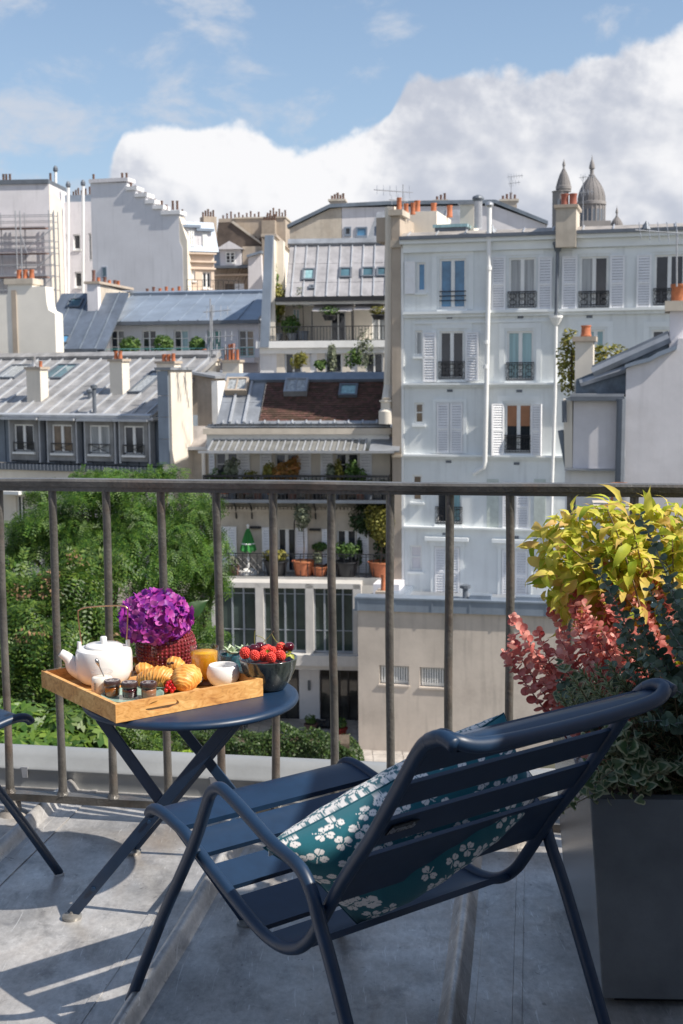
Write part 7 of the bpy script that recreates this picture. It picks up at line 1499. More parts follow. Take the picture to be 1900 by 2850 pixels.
# ================================================================== folding table
TZt = .570
def build_table():
    t = thing('bistro_table', (-.41, 3.375, 0), 'round navy folding table with crossed flat legs beside the railing', 'table'); c = np.array([-.41, 3.365, 0])
    MB().lathe(c, [(.0, TZt), (.272, TZt), (.282, TZt-.001), (.289, TZt-.006), (.291, TZt-.013), (.288, TZt-.019), (.280, TZt-.021), (.277, TZt-.018), (.275, TZt-.006), (0, TZt-.004)], 72, caps=False).build('tabletop', NAVY, t, smooth=True)
    A, B, C_, D = np.array([-.722, 3.228, .012]), np.array([-.256, 3.170, .012]), np.array([-.635, 3.684, .012]), np.array([-.175, 3.630, .012]); s = 1.2117
    TA = gz(528*s, 1660*s, .553); TB = gz(228*s, 1650*s, .553); off = (C_-A)*.80; offB = (D-B)*.80
    def bar(p, q, name='leg', wd=.030, th=.009):
        L = np.linalg.norm(q-p); X = (q-p)/L; side = np.array([0., 1, 0]); Yv = np.cross(side, X); Yv /= np.linalg.norm(Yv); fr = Frame(p, X, Yv); return MB().box(fr, 0, L, -wd/2, wd/2, -th/2, th/2).build(name, NAVY, t, bevel=.002)
    o2 = np.array([0, .012, 0])
    for p, q in ((A, TA), (B+o2, TB+o2), (C_, TA+off), (D-o2, TB+offB-o2)):
        bar(p, q); d = (q-p)/np.linalg.norm(q-p)
        MB().lathe((p[0], p[1], 0), [(.024, 0), (.026, .004), (.026, .010), (.019, .014), (.007, .016), (.006, .022), (.002, .024)], 20).build('foot_pad', mat('foot_metal', (.32, .31, .29), .35, .5, .2, 30), t, auto=40)
        MB().tube([p+d*.10+np.array([0, -.009, .0]), p+d*.10+np.array([0, .009, 0])], .006, 10).build('rivet', NAVY, t)
    for p, q in ((TA, TA+off), (TB, TB+offB), (A+(TA-A)*.27, C_+(TA+off-C_)*.27), (B+(TB-B)*.30+o2, D+(TB+offB-D)*.30-o2)): MB().tube([p, q], .007, 8).build('crossbar', NAVY, t)
    m1 = (A+TA)/2; MB().tube([m1+np.array([0, -.010, 0]), m1+np.array([0, .03, 0])], .0045, 10).build('pivot', NAVY, t)
build_table()

# ================================================================== breakfast tray
WOOD = bpy.data.materials.new('mango_wood'); WOOD.use_nodes = True
def wood():
    nt = WOOD.node_tree; N = nt.nodes; L = nt.links; b = N['Principled BSDF']; g_ = N.new('ShaderNodeTexCoord'); mp = N.new('ShaderNodeMapping'); mp.inputs['Scale'].default_value = (5, 34, 46); L.new(g_.outputs['Object'], mp.inputs[0])
    n = N.new('ShaderNodeTexNoise'); n.inputs['Scale'].default_value = 1.3; n.inputs['Detail'].default_value = 8; n.inputs['Roughness'].default_value = .65; n.inputs['Distortion'].default_value = 1.2; L.new(mp.outputs[0], n.inputs['Vector'])
    cr = N.new('ShaderNodeValToRGB'); L.new(n.outputs[0], cr.inputs[0]); e = cr.color_ramp.elements; e[0].position = .30; e[0].color = (.36, .17, .055, 1); e[1].position = .68; e[1].color = (.82, .53, .22, 1); x = e.new(.48); x.color = (.68, .37, .12, 1)
    n2 = N.new('ShaderNodeTexNoise'); n2.inputs['Scale'].default_value = 7; L.new(g_.outputs['Object'], n2.inputs['Vector']); mx = N.new('ShaderNodeMix'); mx.data_type = 'RGBA'; mx.blend_type = 'MULTIPLY'; mx.inputs[0].default_value = .6; L.new(cr.outputs[0], mx.inputs[6]); r2 = N.new('ShaderNodeValToRGB'); L.new(n2.outputs[0], r2.inputs[0]); r2.color_ramp.elements[0].color = (.75, .55, .42, 1); r2.color_ramp.elements[0].position = .35; r2.color_ramp.elements[1].position = .62; L.new(r2.outputs[0], mx.inputs[7])
    L.new(mx.outputs[2], b.inputs['Base Color']); b.inputs['Roughness'].default_value = .5; bp = N.new('ShaderNodeBump'); bp.inputs['Strength'].default_value = .2; bp.inputs['Distance'].default_value = .001; L.new(n.outputs[0], bp.inputs['Height']); L.new(bp.outputs[0], b.inputs['Normal'])
wood()
def glass(name, tint=(1, 1, 1), rough=0.0, alpha=.86):
    m = bpy.data.materials.new(name); m.use_nodes = True; nt = m.node_tree; N = nt.nodes; L = nt.links; N.remove(N['Principled BSDF']); g_ = N.new('ShaderNodeBsdfGlossy'); g_.inputs['Roughness'].default_value = rough; t_ = N.new('ShaderNodeBsdfTransparent'); t_.inputs[0].default_value = (*[c**.5 for c in tint], 1)
    lw = N.new('ShaderNodeLayerWeight'); lw.inputs[0].default_value = .25; mr = N.new('ShaderNodeMapRange'); L.new(lw.outputs['Facing'], mr.inputs[0]); mr.inputs[3].default_value = .05; mr.inputs[4].default_value = .35; ms = N.new('ShaderNodeMixShader'); L.new(mr.outputs[0], ms.inputs[0]); L.new(t_.outputs[0], ms.inputs[1]); L.new(g_.outputs[0], ms.inputs[2]); L.new(ms.outputs[0], N['Material Output'].inputs[0]); return m
CLEAR = glass('clear_glass'); POR = mat('white_glaze', (.80, .79, .77), .28, 0, .02, 20, spec=.6, coat=.3); PORM = mat('matt_white', (.78, .77, .76), .6, 0, .03, 20)
COPPER = mat('copper_wire', (.62, .36, .20), .28, .9, .05, 20)
tn = np.array([-.564, 3.081]); e1 = np.array([.350, .256]); L1 = np.linalg.norm(e1); e1 = e1/L1; e2 = np.array([-e1[1], e1[0]]); L2 = .458
TF = Frame((tn[0], tn[1], TZt), (e1[0], e1[1], 0), (e2[0], e2[1], 0)); TFL = TZt+.012
def build_tray():
    t = thing('wooden_tray', TF.P(L1/2, L2/2, .001), 'square mango wood serving tray with oval handle hole, overhanging the table', 'tray'); th = .012; H = .047
    MB().box(TF, th, L1-th, th, L2-th, .001, .011).build('tray_floor', WOOD, t)
    def side(fr, L, hole, name='tray_side'):
        if not hole: return MB().box(fr, 0, L, 0, H, -th, 0).build(name, WOOD, t, bevel=.0012)
        c, hw, hh, zc = L/2*hole, .048, .0145, .0245; n = 32; out = []; inn = []
        for i in range(n):
            a = 2*math.pi*i/n; x = math.cos(a); y = math.sin(a); inn.append((c+hw*x, zc+hh*y)); 
        # outer ring mapped to the rectangle near the hole
        x0, x1 = c-.062, c+.062; vs = []; fs = []; mb = MB()
        for i in range(n):
            a = 2*math.pi*i/n; x, y = math.cos(a), math.sin(a); k = max(abs(x), abs(y)); out.append((c+.062*x/k, (H/2)+(H/2)*y/k))
        for nn_ in (0, -th):
            k0 = len(mb.v); mb.add([fr.P(*p, nn_) for p in inn]+[fr.P(*p, nn_) for p in out], [(i, n+i, n+(i+1) % n, (i+1) % n) if nn_ == 0 else (i, (i+1) % n, n+(i+1) % n, n+i) for i in range(n)])
        mb.add([fr.P(*p, 0) for p in inn]+[fr.P(*p, -th) for p in inn], [(i, (i+1) % n, n+(i+1) % n, n+i) for i in range(n)])
        mb.add([fr.P(*p, 0) for p in out]+[fr.P(*p, -th) for p in out], [(i, n+i, n+(i+1) % n, (i+1) % n) for i in range(n)])
        mb.box(fr, 0, x0, 0, H, -th, 0).box(fr, x1, L, 0, H, -th, 0); return mb.build(name, WOOD, t)
    up_ = (0, 0, 1); z = .001
    side(Frame(TF.P(0, 0, z), TF.X, up_), L1, .60)                 # right front face (towards us and the sun)
    side(Frame(TF.P(0, L2-.0005, z), -TF.Y, up_), L2-.0125, 0)      # left front face
    side(Frame(TF.P(L1, L2, z), -TF.X, up_), L1, .9)
    side(Frame(TF.P(L1, .0005+.012, z), TF.Y, up_), L2-.0125-.012, 0)
build_tray()
def tp(cx, y, z=None): # x from a column of the breakfast close-up
    u = 80+cx/2.0103; v = 1900; 
    return at(u, v, y)[0]
def P3(cx, y, z=TFL): return np.array([tp(cx, y), y, z])
def build_teapot():
    c = P3(425, 3.455, TFL+.001); t = thing('teapot', c, 'white ceramic teapot with copper bail handle standing at the back left of the tray', 'teapot'); k = .078
    MB().lathe(c, [(.045, 0), (.058, .002), (.069, .010), (.0755, .024), (k, .036), (k, .070), (.0770, .086), (.0735, .0945), (.067, .0985), (.052, .1005), (.050, .0995)], 48).build('body', POR, t, auto=35)
    MB().lathe(c+(0, 0, .1005), [(.049, -.002), (.0515, .0005), (.052, .0035), (.047, .0065), (.02, .0088), (0.0, .009)], 40, caps=False).build('lid', POR, t, smooth=True)
    MB().lathe(c+(0, 0, .1085), [(.008, 0), (.0095, .004), (.0095, .017), (.0075, .0205), (0, .021)], 18, caps=False).build('lid_knob', POR, t, smooth=True)
    d = np.array([-1, -.12, 0]); d = d/np.linalg.norm(d); MB().tube(smooth_path([c+d*.055+(0, 0, .028), c+d*.082+(0, 0, .044), c+d*.094+(0, 0, .068), c+d*.118+(0, 0, .088)], 5), list(np.linspace(.026, .0105, 16)), 18).build('spout', POR, t, smooth=True)
    MB().lathe(c+d*.1172+(0, 0, .0875), [(.0085, -.004), (.0085, .0016)], 14, Z=d*.8+np.array([0, 0, .6])).build('spout_hole', IRON, t)
    h = np.array([1, .15, 0]); h /= np.linalg.norm(h)
    for s_ in (-1, 1):
        p = c+h*s_*.066+(0, 0, .0945); MB().tube([p, p+(0, 0, .022)], [.0065, .006], 12).build('handle_lug', POR if s_ < 0 else METAL, t, auto=40)
    a, b_ = c+h*-.061+(0, 0, .006), c+h*.064+(0, 0, .006); MB().tube(smooth_path([a+(.002, 0, .104), a+(-.002, 0, .135), a+(-.006, 0, .190), a+(.0, 0, .2005), a+(.016, 0, .206), (a+b_)/2+(0, 0, .208), b_+(-.014, 0, .207), b_+(.001, 0, .2015), b_+(.004, 0, .190), b_+(.001, 0, .135), b_+(-.002, 0, .104)], 5), .0019, 8).build('bail_handle', COPPER, t, smooth=True)
build_teapot()
def build_yoghurt():
    c = P3(411, 3.325, TFL+.001); t = thing('yoghurt_jar', c, 'small glass yoghurt jar with a spoon standing in it, in front of the teapot', 'jar')
    MB().lathe(c, [(.020, .0005), (.027, .003), (.0295, .012), (.0300, .034), (.0285, .046), (.0245, .053), (.0240, .056), (.0285, .058), (.0287, .062), (.0265, .063), (.0250, .060)], 32, caps=False).build('glass', CLEAR, t, smooth=True)
    YG = mat('yoghurt', (.80, .74, .64), .45, 0, .03, 60); MB().lathe(c, [(.0, .0015), (.018, .0015), (.0260, .004), (.0284, .012), (.0288, .034), (.0272, .0455), (.022, .0475), (0, .047)], 32, caps=False).build('yoghurt', YG, t, smooth=True)
    p0 = c+(.006, 0, .045); p1 = c+(-.016, .004, .095); MB().tube(smooth_path([p0, (p0*.5+p1*.5), p1*.75+p0*.25, p1], 4), [.0018]*6+[.0026, .0034, .0044, .005, .005, .0044, .003], 8).build('spoon', mat('spoon_steel', (.55, .53, .5), .18, .95, .05, 30), t, smooth=True)
    fr = Frame(c+np.array([-.0150, -.0262, .026]), (.868, -.497, 0), (0, 0, 1)); mb = MB()
    for i in range(7): mb.box(fr, -.003, .003, -.012+.0035*i, -.0105+.0035*i+.0006*(i % 2), 0, .0003)
    mb.build('barcode', mat('grey_ink', (.25, .24, .23), .7), t)
    cu = bpy.data.curves.new('lettering', 'FONT'); cu.body = '125 g'; cu.size = .0075; cu.align_x = 'CENTER'; tmp = bpy.data.objects.new('tmp', cu); COL.objects.link(tmp); bpy.context.view_layer.update(); me = bpy.data.meshes.new_from_object(tmp.evaluated_get(bpy.context.evaluated_depsgraph_get())); bpy.data.objects.remove(tmp); me.materials.clear(); me.materials.append(mat('grey_ink', (0, 0, 0)))
    inst(me, 'lettering', Matrix.Translation(Vector(c+np.array([.004, -.0308, .014]))) @ Matrix.Rotation(R(90), 4, 'X'), t)
build_yoghurt()
TEAL = mat('celadon_glaze', (.28, .40, .34), .3, 0, .12, 25, spec=.6, coat=.3)
def build_plates():
    c = P3(578, 3.27, TFL+.001); t = thing('small_plate', c, 'celadon green plate carrying the three little jam jars', 'plate'); MB().lathe(c, [(.0, .0035), (.062, .004), (.078, .010), (.0825, .0135), (.0825, .0115), (.076, .006), (.060, .0005), (0, .0)], 48, caps=False).build('dish', TEAL, t, smooth=True)
    c2_ = P3(795, 3.405, TFL+.001); t = thing('croissant_plate', c2_, 'green-rimmed plate under the croissants', 'plate'); MB().lathe(c2_, [(.0, .0035), (.062, .004), (.080, .012), (.088, .0185), (.088, .0165), (.078, .008), (.060, .0005), (0, .0)], 48, caps=False).build('dish', TEAL, t, smooth=True); return c, c2_
PC, PC2 = build_plates()
LIDM = mat('dark_brown_lid', (.055, .030, .028), .28, .1, .1, 40, spec=.6, coat=.4); LIDP = mat('lid_print', (.62, .60, .60), .4, 0, .05, 40)
def build_jar(cx, y, content, lab):
    c = P3(cx, y, TFL+.006); t = thing('jam_jar', c, lab, 'jam jar', 'mini jam jars')
    MB().lathe(c, [(.016, .0), (.0195, .002), (.0195, .0045), (.0205, .006), (.0208, .026), (.0195, .029), (.0180, .030)], 28, caps=False).build('glass', CLEAR, t, smooth=True)
    MB().lathe(c, [(0, .003), (.0175, .003), (.0190, .006), (.0196, .022), (.0192, .026), (0, .026)], 24, caps=False).build('jam', content, t, smooth=True)
    lid = MB().lathe(c, [(.0215, .0295), (.0225, .031), (.0228, .036), (.0222, .041), (.0212, .0432), (.0190, .0438), (.0180, .0428), (0, .0428)], 32).build('lid', LIDM, t, auto=50)
    mb = MB(); mb.lathe(c+(0, 0, .0429), [(.0172, 0), (.0172, .0003), (.0162, .0003), (.0162, 0)], 32, caps=False)
    for i in range(9): a = i*.7; r_ = .003+.0085*((i*5) % 4)/4; q = c+np.array([r_*math.cos(a), r_*math.sin(a), .0429]); mb.box(Frame(q, (math.cos(a+1), math.sin(a+1), 0), (-math.sin(a+1), math.cos(a+1), 0)), -.0034, .0034, -.0007, .0007, 0, .0003)
    mb.build('lid_emblem', LIDP, lid)
build_jar(466, 3.282, mat('apricot_jam', (.36, .11, .012), .2, 0, .25, 60, trans=.2), 'jam jar holding amber apricot jam, leftmost of the three')
build_jar(564, 3.262, mat('berry_jam', (.055, .006, .012), .2, 0, .5, 90), 'jam jar holding dark berry jam, in the middle of the three')
build_jar(670, 3.258, mat('caramel_cream', (.33, .15, .08), .35, 0, .15, 60), 'jam jar holding pale brown caramel spread, nearest the croissants')
CRO = bpy.data.materials.new('croissant_crust'); CRO.use_nodes = True
def crom():
    nt = CRO.node_tree; N = nt.nodes; L = nt.links; b = N['Principled BSDF']; tc = N.new('ShaderNodeTexCoord'); a_ = N.new('ShaderNodeAttribute'); a_.attribute_name = 'crust'; n = N.new('ShaderNodeTexNoise'); n.inputs['Scale'].default_value = 90; n.inputs['Detail'].default_value = 6; L.new(tc.outputs['Object'], n.inputs['Vector'])
    s = N.new('ShaderNodeMath'); s.operation = 'MULTIPLY_ADD'; L.new(n.outputs[0], s.inputs[0]); s.inputs[1].default_value = .7; L.new(a_.outputs['Fac'], s.inputs[2]); cr = N.new('ShaderNodeValToRGB'); L.new(s.outputs[0], cr.inputs[0]); e = cr.color_ramp.elements; e[0].position = .25; e[0].color = (.36, .10, .015, 1); e[1].position = 1.0; e[1].color = (.84, .48, .14, 1); x = e.new(.6); x.color = (.66, .27, .045, 1)
    L.new(cr.outputs[0], b.inputs['Base Color']); b.inputs['Roughness'].default_value = .42; b.inputs['Coat Weight'].default_value = .25; bp = N.new('ShaderNodeBump'); bp.inputs['Strength'].default_value = .5; bp.inputs['Distance'].default_value = .0015; L.new(n.outputs[0], bp.inputs['Height']); L.new(bp.outputs[0], b.inputs['Normal'])
crom()
def build_croissant(pts, rad, label, name='croissant', choc=None, ridges=17, cat='croissant', grp='pastries on the tray'):
    rad *= 1.12
    t = thing(name, (pts[0]+pts[-1])/2, label, cat, grp); path = smooth_path(pts, 14); n = len(path); seg = 26; vs = []; cr = []
    T = [path[min(i+1, n-1)]-path[max(i-1, 0)] for i in range(n)]
    for i in range(n):
        f = i/(n-1); tt_ = T[i]/np.linalg.norm(T[i]); up_ = np.array([0, 0, 1.]); u_ = np.cross(up_, tt_); u_ /= np.linalg.norm(u_); w_ = np.cross(tt_, u_)
        step = (f*ridges) % 1.0; env = math.sin(math.pi*min(max(f, .02), .98))**.62; edge = (1-abs(2*f-1)); dirn = 1 if f < .5 else -1; st = step if dirn > 0 else 1-step
        r0 = rad*(.28+.72*env)*(.92+.11*st)
        for k in range(seg):
            a = 2*math.pi*k/seg; wv = 1+.05*math.sin(k*2+i*.3)+.03*math.sin(i*1.3+k); zz = math.sin(a)*r0*wv*.88; vs.append(path[i]+u_*math.cos(a)*r0*wv+w_*zz); cr.append(.15+.45*st+.25*math.sin(k*.9+i*.2)*.3)
    mb = MB(); mb.add(vs, [(i*seg+k, (i+1)*seg+k, (i+1)*seg+(k+1) % seg, i*seg+(k+1) % seg) for i in range(n-1) for k in range(seg)]+[tuple(range(seg)), tuple((n-1)*seg+k for k in range(seg-1, -1, -1))])
    o = mb.build('pastry', CRO, t, smooth=True); at_ = o.data.attributes.new('crust', 'FLOAT', 'POINT'); at_.data.foreach_set('value', cr)
    if choc:
        for q in choc: MB().sphere(q, (.0055, .004, .0042), 10, 6).build('chocolate', mat('chocolate', (.05, .018, .01), .35), t, smooth=True)
P_ = lambda cx, y, dz: P3(cx, y, TFL+.004+dz)
build_croissant([P_(612, 3.375, .018), P_(660, 3.37, .026), P_(735, 3.362, .033), P_(790, 3.352, .026), P_(800, 3.345, .018)], .030, 'ridged croissant lying left of the red berries, the longest of the pastries', ridges=19)
build_croissant([P_(850, 3.312, .014), P_(862, 3.328, .026), P_(880, 3.355, .033), P_(905, 3.39, .03), P_(925, 3.41, .022)], .034, 'croissant with its pointed end towards the tray rim, right of the berries', ridges=15)
build_croissant([P_(605, 3.44, .030), P_(640, 3.44, .034), P_(700, 3.445, .030)], .021, 'small chocolate roll with two dark chocolate ends, next to the teapot', 'chocolate_roll', [P_(598, 3.424, .030), P_(621, 3.422, .034)], ridges=5, cat='pastry')
build_croissant([P_(775, 3.44, .046), P_(820, 3.44, .048), P_(870, 3.44, .038)], .023, 'chocolate roll on top at the back, in front of the red vase', 'chocolate_roll', [P_(784, 3.42, .056), P_(805, 3.418, .058)], ridges=5, cat='pastry')
BER = mat('red_currant', (.55, .012, .012), .12, 0, .15, 90, trans=.2, coat=.5)
def berries():
    L = [(778, 606, 3.318), (772, 622, 3.312), (790, 600, 3.32), (767, 646, 3.305), (805, 618, 3.315), (812, 635, 3.31), (800, 650, 3.305), (786, 632, 3.308), (812, 605, 3.322), (718, 528, 3.395), (710, 540, 3.393), (727, 532, 3.396)]
    for i, (cx, cy, y) in enumerate(L):
        p = at(80+cx/2.0103, 1600+cy/2.0103, y); t = thing('currant', p-(0, 0, .0055), 'glossy red currant, one of the bunch between the two croissants' if i < 9 else 'glossy red currant, one of three behind the long croissant', 'berry', 'red currants between the croissants' if i < 9 else 'red currants behind the long croissant'); MB().sphere(p, .0062, 14, 9).build('berry', BER, t, smooth=True)
berries()
def build_glass():
    c = P3(985, 3.475, TFL+.001); t = thing('juice_glass', c, 'glass tumbler of orange juice in the middle of the tray', 'glass'); r = .0415; H = .093
    MB().lathe(c, [(0, .0), (r*.86, 0), (r*.90, .004), (r, H), (r-.0016, H+.0008), (r-.003, H-.001), (r*.90-.003, .008), (0, .007)], 40, caps=False).build('glass', CLEAR, t, smooth=True)
    MB().lathe(c, [(0, .0072), (r*.90-.0035, .0082), (r-.0045, .0785), (r-.0045, .0795), (0, .0793)], 40, caps=False).build('juice', mat('orange_juice', (1.0, .58, .02), .3, 0, .03, 60, trans=.42), t, smooth=True)
build_glass()
def build_cup():
    c = P3(1088, 3.405, TFL+.001); t = thing('cup', c, 'round white handleless cup at the right corner of the tray', 'cup'); MB().lathe(c, [(0, .0), (.024, 0), (.036, .010), (.0435, .024), (.0450, .036), (.0425, .050), (.0385, .058), (.0370, .0590), (.0355, .0575), (.040, .047), (.0420, .036), (.040, .022), (.030, .008), (0, .005)], 44, caps=False).build('cup_body', PORM, t, smooth=True)
build_cup()
def build_vase():
    c = P3(772, 3.595, TFL+.001); t = thing('glass_vase', c, 'round red hobnail glass vase at the back of the tray', 'vase'); RG = mat('ruby_glass', (.34, .045, .055), .10, 0, .30, 40, trans=.35, spec=.8, coat=.6)
    prof = [(.048, 0), (.060, .004), (.073, .018), (.082, .040), (.0845, .062), (.079, .084), (.066, .102), (.050, .115), (.046, .122), (.049, .126), (.045, .127), (.042, .120)]
    prof = [(a, b_*1.16) for a, b_ in prof]; MB().lathe(c, prof, 48).build('body', RG, t, auto=50); vs = MB(); pf = smooth_path([np.array(p) for p in prof[1:9]], 6); L = [0]
    for i in range(1, len(pf)): L.append(L[-1]+np.linalg.norm(pf[i]-pf[i-1]))
    n = 15
    for k in range(n):
        s_ = L[-1]*(k+.5)/n; i = max(1, int(np.searchsorted(L, s_))); f = (s_-L[i-1])/(L[i]-L[i-1]); p = pf[i-1]+(pf[i]-pf[i-1])*f; m = 44
        for j in range(m):
            a = 2*math.pi*(j+.0)/m
            if math.sin(a) > .45: continue
            vs.sphere(c+np.array([math.cos(a)*p[0], math.sin(a)*p[0], p[1]]), min(.0042, p[0]*.055), 6, 4)
    o = vs.build('hobnails', RG, t, smooth=True); tag(o, kind='stuff')
build_vase()
def build_hydrangea():
    rs = np.random.RandomState(8); c = at(80+712/2.0103, 1600+248/2.0103, 3.560); rad = np.array([.093, .085, .074]); t = thing('hydrangea', c-(0, 0, .07), 'purple hydrangea flower head in the red vase', 'flower')
    PU = leafmat('hydrangea_petal', (.10, .012, .22), [(.27, .03, .36), (.48, .05, .37), (.66, .17, .52)], .5, .35); LG = leafmat('hydrangea_leaf', (.03, .08, .02), (.07, .14, .03), .4, .3, edge=None)
    # one floret: four broad petals
    vs = []; fs = []
    for q in range(4):
        a = q*math.pi/2; k = len(vs); pts = [(0, .001, 0), (.0075, .006, .002), (.0085, .013, .0042), (.004, .0175, .0036), (0, .0168, .0028), (-.004, .0175, .0036), (-.0085, .013, .0042), (-.0075, .006, .002), (0, .010, .0008)]
        for x, y, z in pts: vs.append((x*math.cos(a)-y*math.sin(a), x*math.sin(a)+y*math.cos(a), z*1.5))
        fs += [(k+8, k+i, k+(i+1)) for i in range(7)]+[(k+8, k+7, k)]
    me = bpy.data.meshes.new('floret'); me.from_pydata(vs, [], fs); me.materials.append(PU); me.polygons.foreach_set('use_smooth', [True]*len(fs)); me.update()
    eye = bpy.data.meshes.new('floret_eye'); eye.from_pydata([(.0014, 0, .002), (0, .0014, .002), (-.0014, 0, .002), (0, -.0014, .002), (0, 0, .0036)], [], [(0, 1, 4), (1, 2, 4), (2, 3, 4), (3, 0, 4)]); eye.materials.append(mat('floret_centre', (.55, .45, .62), .6)); eye.update()
    n = 185; g = math.pi*(3-5**.5); k = 0
    for i in range(n):
        z = 1-2*(i+.5)/n
        if z < -.62: continue
        r_ = math.sqrt(1-z*z); d = np.array([math.cos(g*i)*r_, math.sin(g*i)*r_, z]); p = c+d*rad*rs.uniform(.88, 1.09); nr = d+rs.normal(size=3)*.38; tg = np.cross(nr, rs.normal(size=3)); M4 = orient(p, tg, nr, rs.uniform(.9, 1.4)); inst(me, 'floret', M4, t); k += 1
        if d[1] < .3: inst(eye, 'floret_centre', M4, t)
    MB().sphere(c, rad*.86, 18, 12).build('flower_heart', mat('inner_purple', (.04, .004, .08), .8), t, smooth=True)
    MB().tube([c-(0, 0, .05), P3(772, 3.595, TFL+.02)], .004, 6).build('stem', GREEN_LEAF, t)
    for (u0, v0, u1, v1, W_) in ((880, 235, 1000, 118, .052), (800, 130, 772, 62, .035), (905, 250, 975, 165, .030)):
        p0, p1 = at(80+u0/2.0103, 1600+v0/2.0103, 3.60), at(80+u1/2.0103, 1600+v1/2.0103, 3.615); L = np.linalg.norm(p1-p0); lm = leafmesh('leaf', L*1.15, W_, .5, .3, LG, wave=.002); inst(lm, 'leaf', orient(p0-(p1-p0)*.15, p1-p0, (-.3, -1, .35)), t)
build_hydrangea()
def build_bowl():
    c = np.array([*at(80+1342/2.0103, 1900, 3.415)[:2], TZt+.001]); t = thing('fruit_bowl', c, 'dark glazed bowl heaped with berries and cherries on the table beside the tray', 'bowl')
    BW = mat('dark_glaze', (.040, .050, .048), .14, 0, .45, 90, spec=.7, coat=.5, stain=(.12, .14, .12), stain_amt=.5, stretch=(1, 1, .25)); MB().lathe(c, [(0, 0), (.040, 0), (.045, .004), (.060, .026), (.073, .056), (.0795, .085), (.0795, .0875), (.0765, .0875), (.070, .058), (.050, .020), (0, .012)], 56, caps=False).build('bowl_body', BW, t, smooth=True)
    # fruit
    RS = mat('raspberry_red', (.80, .065, .045), .4, 0, .15, 60, coat=.2); rs = np.random.RandomState(2)
    def raspberry(p, r=.0135, lab='', ax=(0, 0, 1)):
        o = thing('raspberry', p-np.array([0, 0, r]), lab, 'raspberry', 'raspberries heaped in the dark bowl'); mb = MB(); A_ = np.array(ax, float); A_ /= np.linalg.norm(A_); X = np.cross(A_, [.3, 1, .2]); X /= np.linalg.norm(X); Y = np.cross(A_, X)
        for k in range(8):
            t_ = (k+.3)/8*math.pi*.95; m = max(1, int(round(15*math.sin(t_))))
            for j in range(m):
                a = 2*math.pi*(j+.5*(k % 2))/m; q = p+(X*math.cos(a)*math.sin(t_)+Y*math.sin(a)*math.sin(t_))*r*.85+A_*math.cos(t_)*r*1.1; mb.sphere(q, r*.205, 6, 4)
        mb.sphere(p, r*.85, 10, 7); b_ = mb.build('drupelets', RS, o, smooth=True); tag(b_, kind='stuff')
    q = lambda cx, cy, y: at(80+cx/2.0103, 1600+cy/2.0103, y)
    for i, (cx, cy, y, lab) in enumerate(((1209, 437, 3.385, 'leftmost raspberry at the bowl rim'), (1264, 450, 3.36, 'raspberry low at the front rim, second from the left'), (1318, 428, 3.40, 'raspberry behind the small green leaf'), (1355, 462, 3.35, 'raspberry sunk at the front rim under the green leaf'), (1312, 452, 3.37, 'raspberry left of the green leaf at the rim'), (1412, 410, 3.41, 'big topmost raspberry right of the leaf'), (1408, 450, 3.365, 'raspberry at the front rim right of the leaf'), (1360, 430, 3.40, 'raspberry behind and right of the green leaf'), (1340, 420, 3.43, 'raspberry at the back of the heap'))): raspberry(q(cx, cy, y), .0150 if i in (5, 0) else .0138, lab, (rs.uniform(-.5, .5), -.5, .6))
    CH = mat('dark_cherry', (.075, .004, .012), .08, 0, .15, 60, coat=.6); ST = mat('cherry_stalk', (.28, .30, .08), .5, 0, .2, 60)
    stalks = {0: [(1265, 400), (1262, 350), (1266, 310)], 1: [(1300, 385), (1340, 350), (1366, 318)], 2: [(1335, 400), (1312, 355), (1275, 340)], 3: [(1430, 392), (1385, 372), (1358, 330)]}
    for i, (cx, cy, y, r, lab) in enumerate(((1262, 415, 3.395, .0155, 'shiny dark cherry with an upright stalk at the left of the heap'), (1292, 400, 3.42, .0135, 'dark cherry behind with a long stalk leaning right'), (1330, 405, 3.44, .0115, 'dark cherry half hidden at the back of the heap'), (1457, 402, 3.40, .0140, 'shiny dark cherry at the right rim of the bowl'), (1222, 418, 3.43, .0125, 'dark cherry at the back left rim'))):
        p = q(cx, cy, y); o = thing('cherry', p-(0, 0, r), lab, 'cherry', 'cherries in the dark bowl'); MB().lathe(p, [(0, -r), (r*.45, -r*.93), (r*.85, -r*.55), (r*1.02, 0), (r*.92, r*.5), (r*.55, r*.86), (r*.22, r*.90), (0, r*.80)], 22, caps=False).build('fruit', CH, o, smooth=True)
        if i in stalks: s_ = [p+(0, 0, r*.8)]+[q(a, b_, y-.005*k) for k, (a, b_) in enumerate(stalks[i])]; MB().tube(smooth_path(s_, 5), .0010, 6).build('stalk', ST, o); MB().sphere(s_[-1], .0018, 6, 5).build('stalk_end', BARK, o)
    lg = leafmat('mint_leaf', (.10, .25, .02), (.30, .42, .05), .45, .3); lm = leafmesh('garnish_leaf', .022, .012, .6, .3, lg); o = thing('garnish_leaf', q(1335, 430, 3.36), 'small green leaf lying on the raspberries', 'leaf'); inst(lm, 'leaf', orient(q(1332, 415, 3.365), (.3, -.1, -.8), (-.2, -1, .4)), o)
    lm2 = leafmesh('garnish_leaf', .026, .016, .8, .3, leafmat('pale_garnish', (.35, .42, .05), (.55, .55, .10), .45, .3)); o = thing('garnish_leaf', q(1455, 440, 3.38), 'pale yellow-green frilly garnish at the right rim of the bowl', 'leaf')
    for k in range(5): inst(lm2, 'leaf', orient(q(1440+6*k, 445, 3.385+.004*k), (math.cos(k*1.3), -.3, .4*math.sin(k*1.3)), (-.2, -.6, 1), .7), o)
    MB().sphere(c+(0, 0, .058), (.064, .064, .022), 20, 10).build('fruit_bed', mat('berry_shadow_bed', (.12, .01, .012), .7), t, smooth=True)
build_bowl()
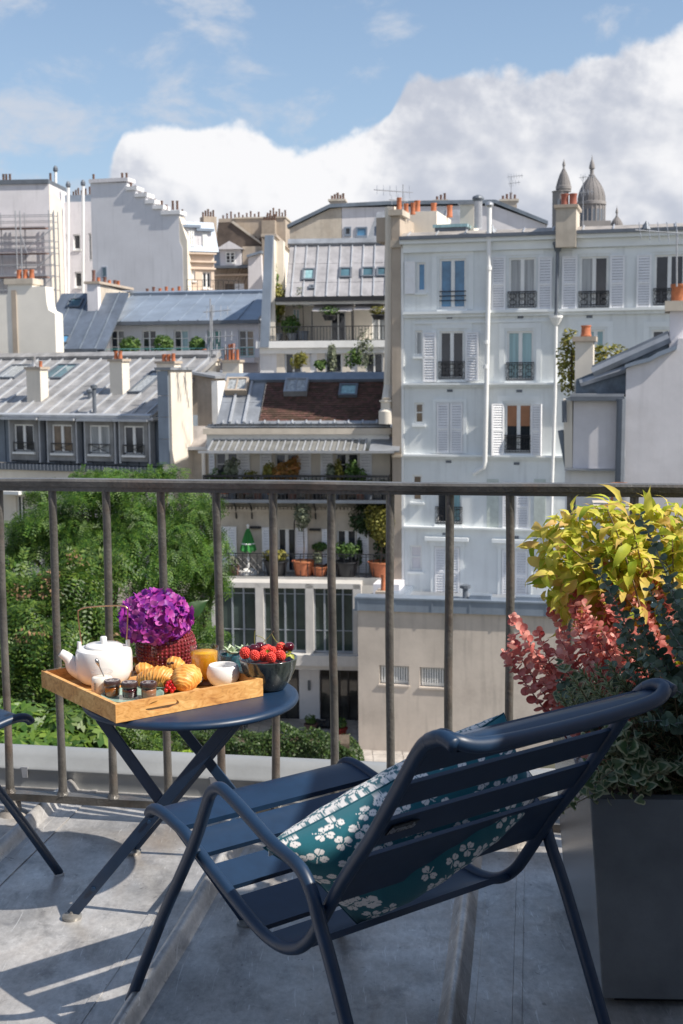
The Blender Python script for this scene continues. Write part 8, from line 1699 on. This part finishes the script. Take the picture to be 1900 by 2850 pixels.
def build_succulent():
    c = np.array([*at(80+1140/2.0103, 1900, 3.60)[:2], TZt+.001]); t = thing('succulent', c, 'pale green succulent in a small turquoise pot behind the juice glass', 'plant'); TM = mat('turquoise_glaze', (.03, .16, .19), .25, 0, .5, 50, stain=(.16, .10, .06), stain_amt=.6, coat=.4)
    MB().lathe(c, [(.022, 0), (.026, .003), (.033, .040), (.034, .056), (.031, .056), (.029, .045)], 30).build('pot', TM, t, auto=50); SM = leafmat('succulent_leaf', (.30, .42, .25), [(.48, .60, .40), (.62, .70, .50)], .4, .15)
    MB().lathe(c, [(.034, .002), (.037, .010), (.041, .062), (.0400, .062), (.036, .012)], 30, caps=False).build('glass_holder', CLEAR, t, smooth=True)
    def fat(L, Wd):
        n = 7; vs = []; sh = (.35, .6, .85, 1, .95, .65, .25, .02)
        for i in range(n+1):
            w_ = sh[i]*Wd/2; y = L*i/n; z = -.12*L*(i/n)**2
            for k in range(8): a = 2*math.pi*k/8; vs.append((w_*math.cos(a), y, z+w_*.38*math.sin(a)-(.12*w_ if math.sin(a) > 0 else 0)))
        me = bpy.data.meshes.new('succulent_leaf'); me.from_pydata(vs, [], [(i*8+k, i*8+(k+1) % 8, (i+1)*8+(k+1) % 8, (i+1)*8+k) for i in range(n) for k in range(8)]); me.materials.append(SM); me.polygons.foreach_set('use_smooth', [True]*56); me.update(); return me
    ms = [fat(.040, .022), fat(.030, .018)]; rs = np.random.RandomState(6)
    for (cx, cy, n, s_) in ((1135, 440, 11, 1.0), (1205, 425, 7, .85)):
        b_ = at(80+cx/2.0103, 1600+cy/2.0103, 3.595)
        for k in range(n): a = k*2.4; f = k/n; el = 1.25-.95*f; inst(ms[k % 2], 'leaf', orient(b_, (math.cos(a)*math.cos(el), math.sin(a)*math.cos(el), math.sin(el)), (-math.cos(a)*math.sin(el), -math.sin(a)*math.sin(el), math.cos(el)), s_*(.75+.4*f)), t)
build_succulent()
MB_tag = tag(MB().box(Frame(P3(985, 3.43, TFL+.001), (1, .1, 0), (-.1, 1, 0)), -.045, .045, -.02, .05, 0, .0012).build('place_mat', mat('brown_card', (.20, .12, .10), .6)), 'small brown card coaster under the orange juice glass', 'coaster')
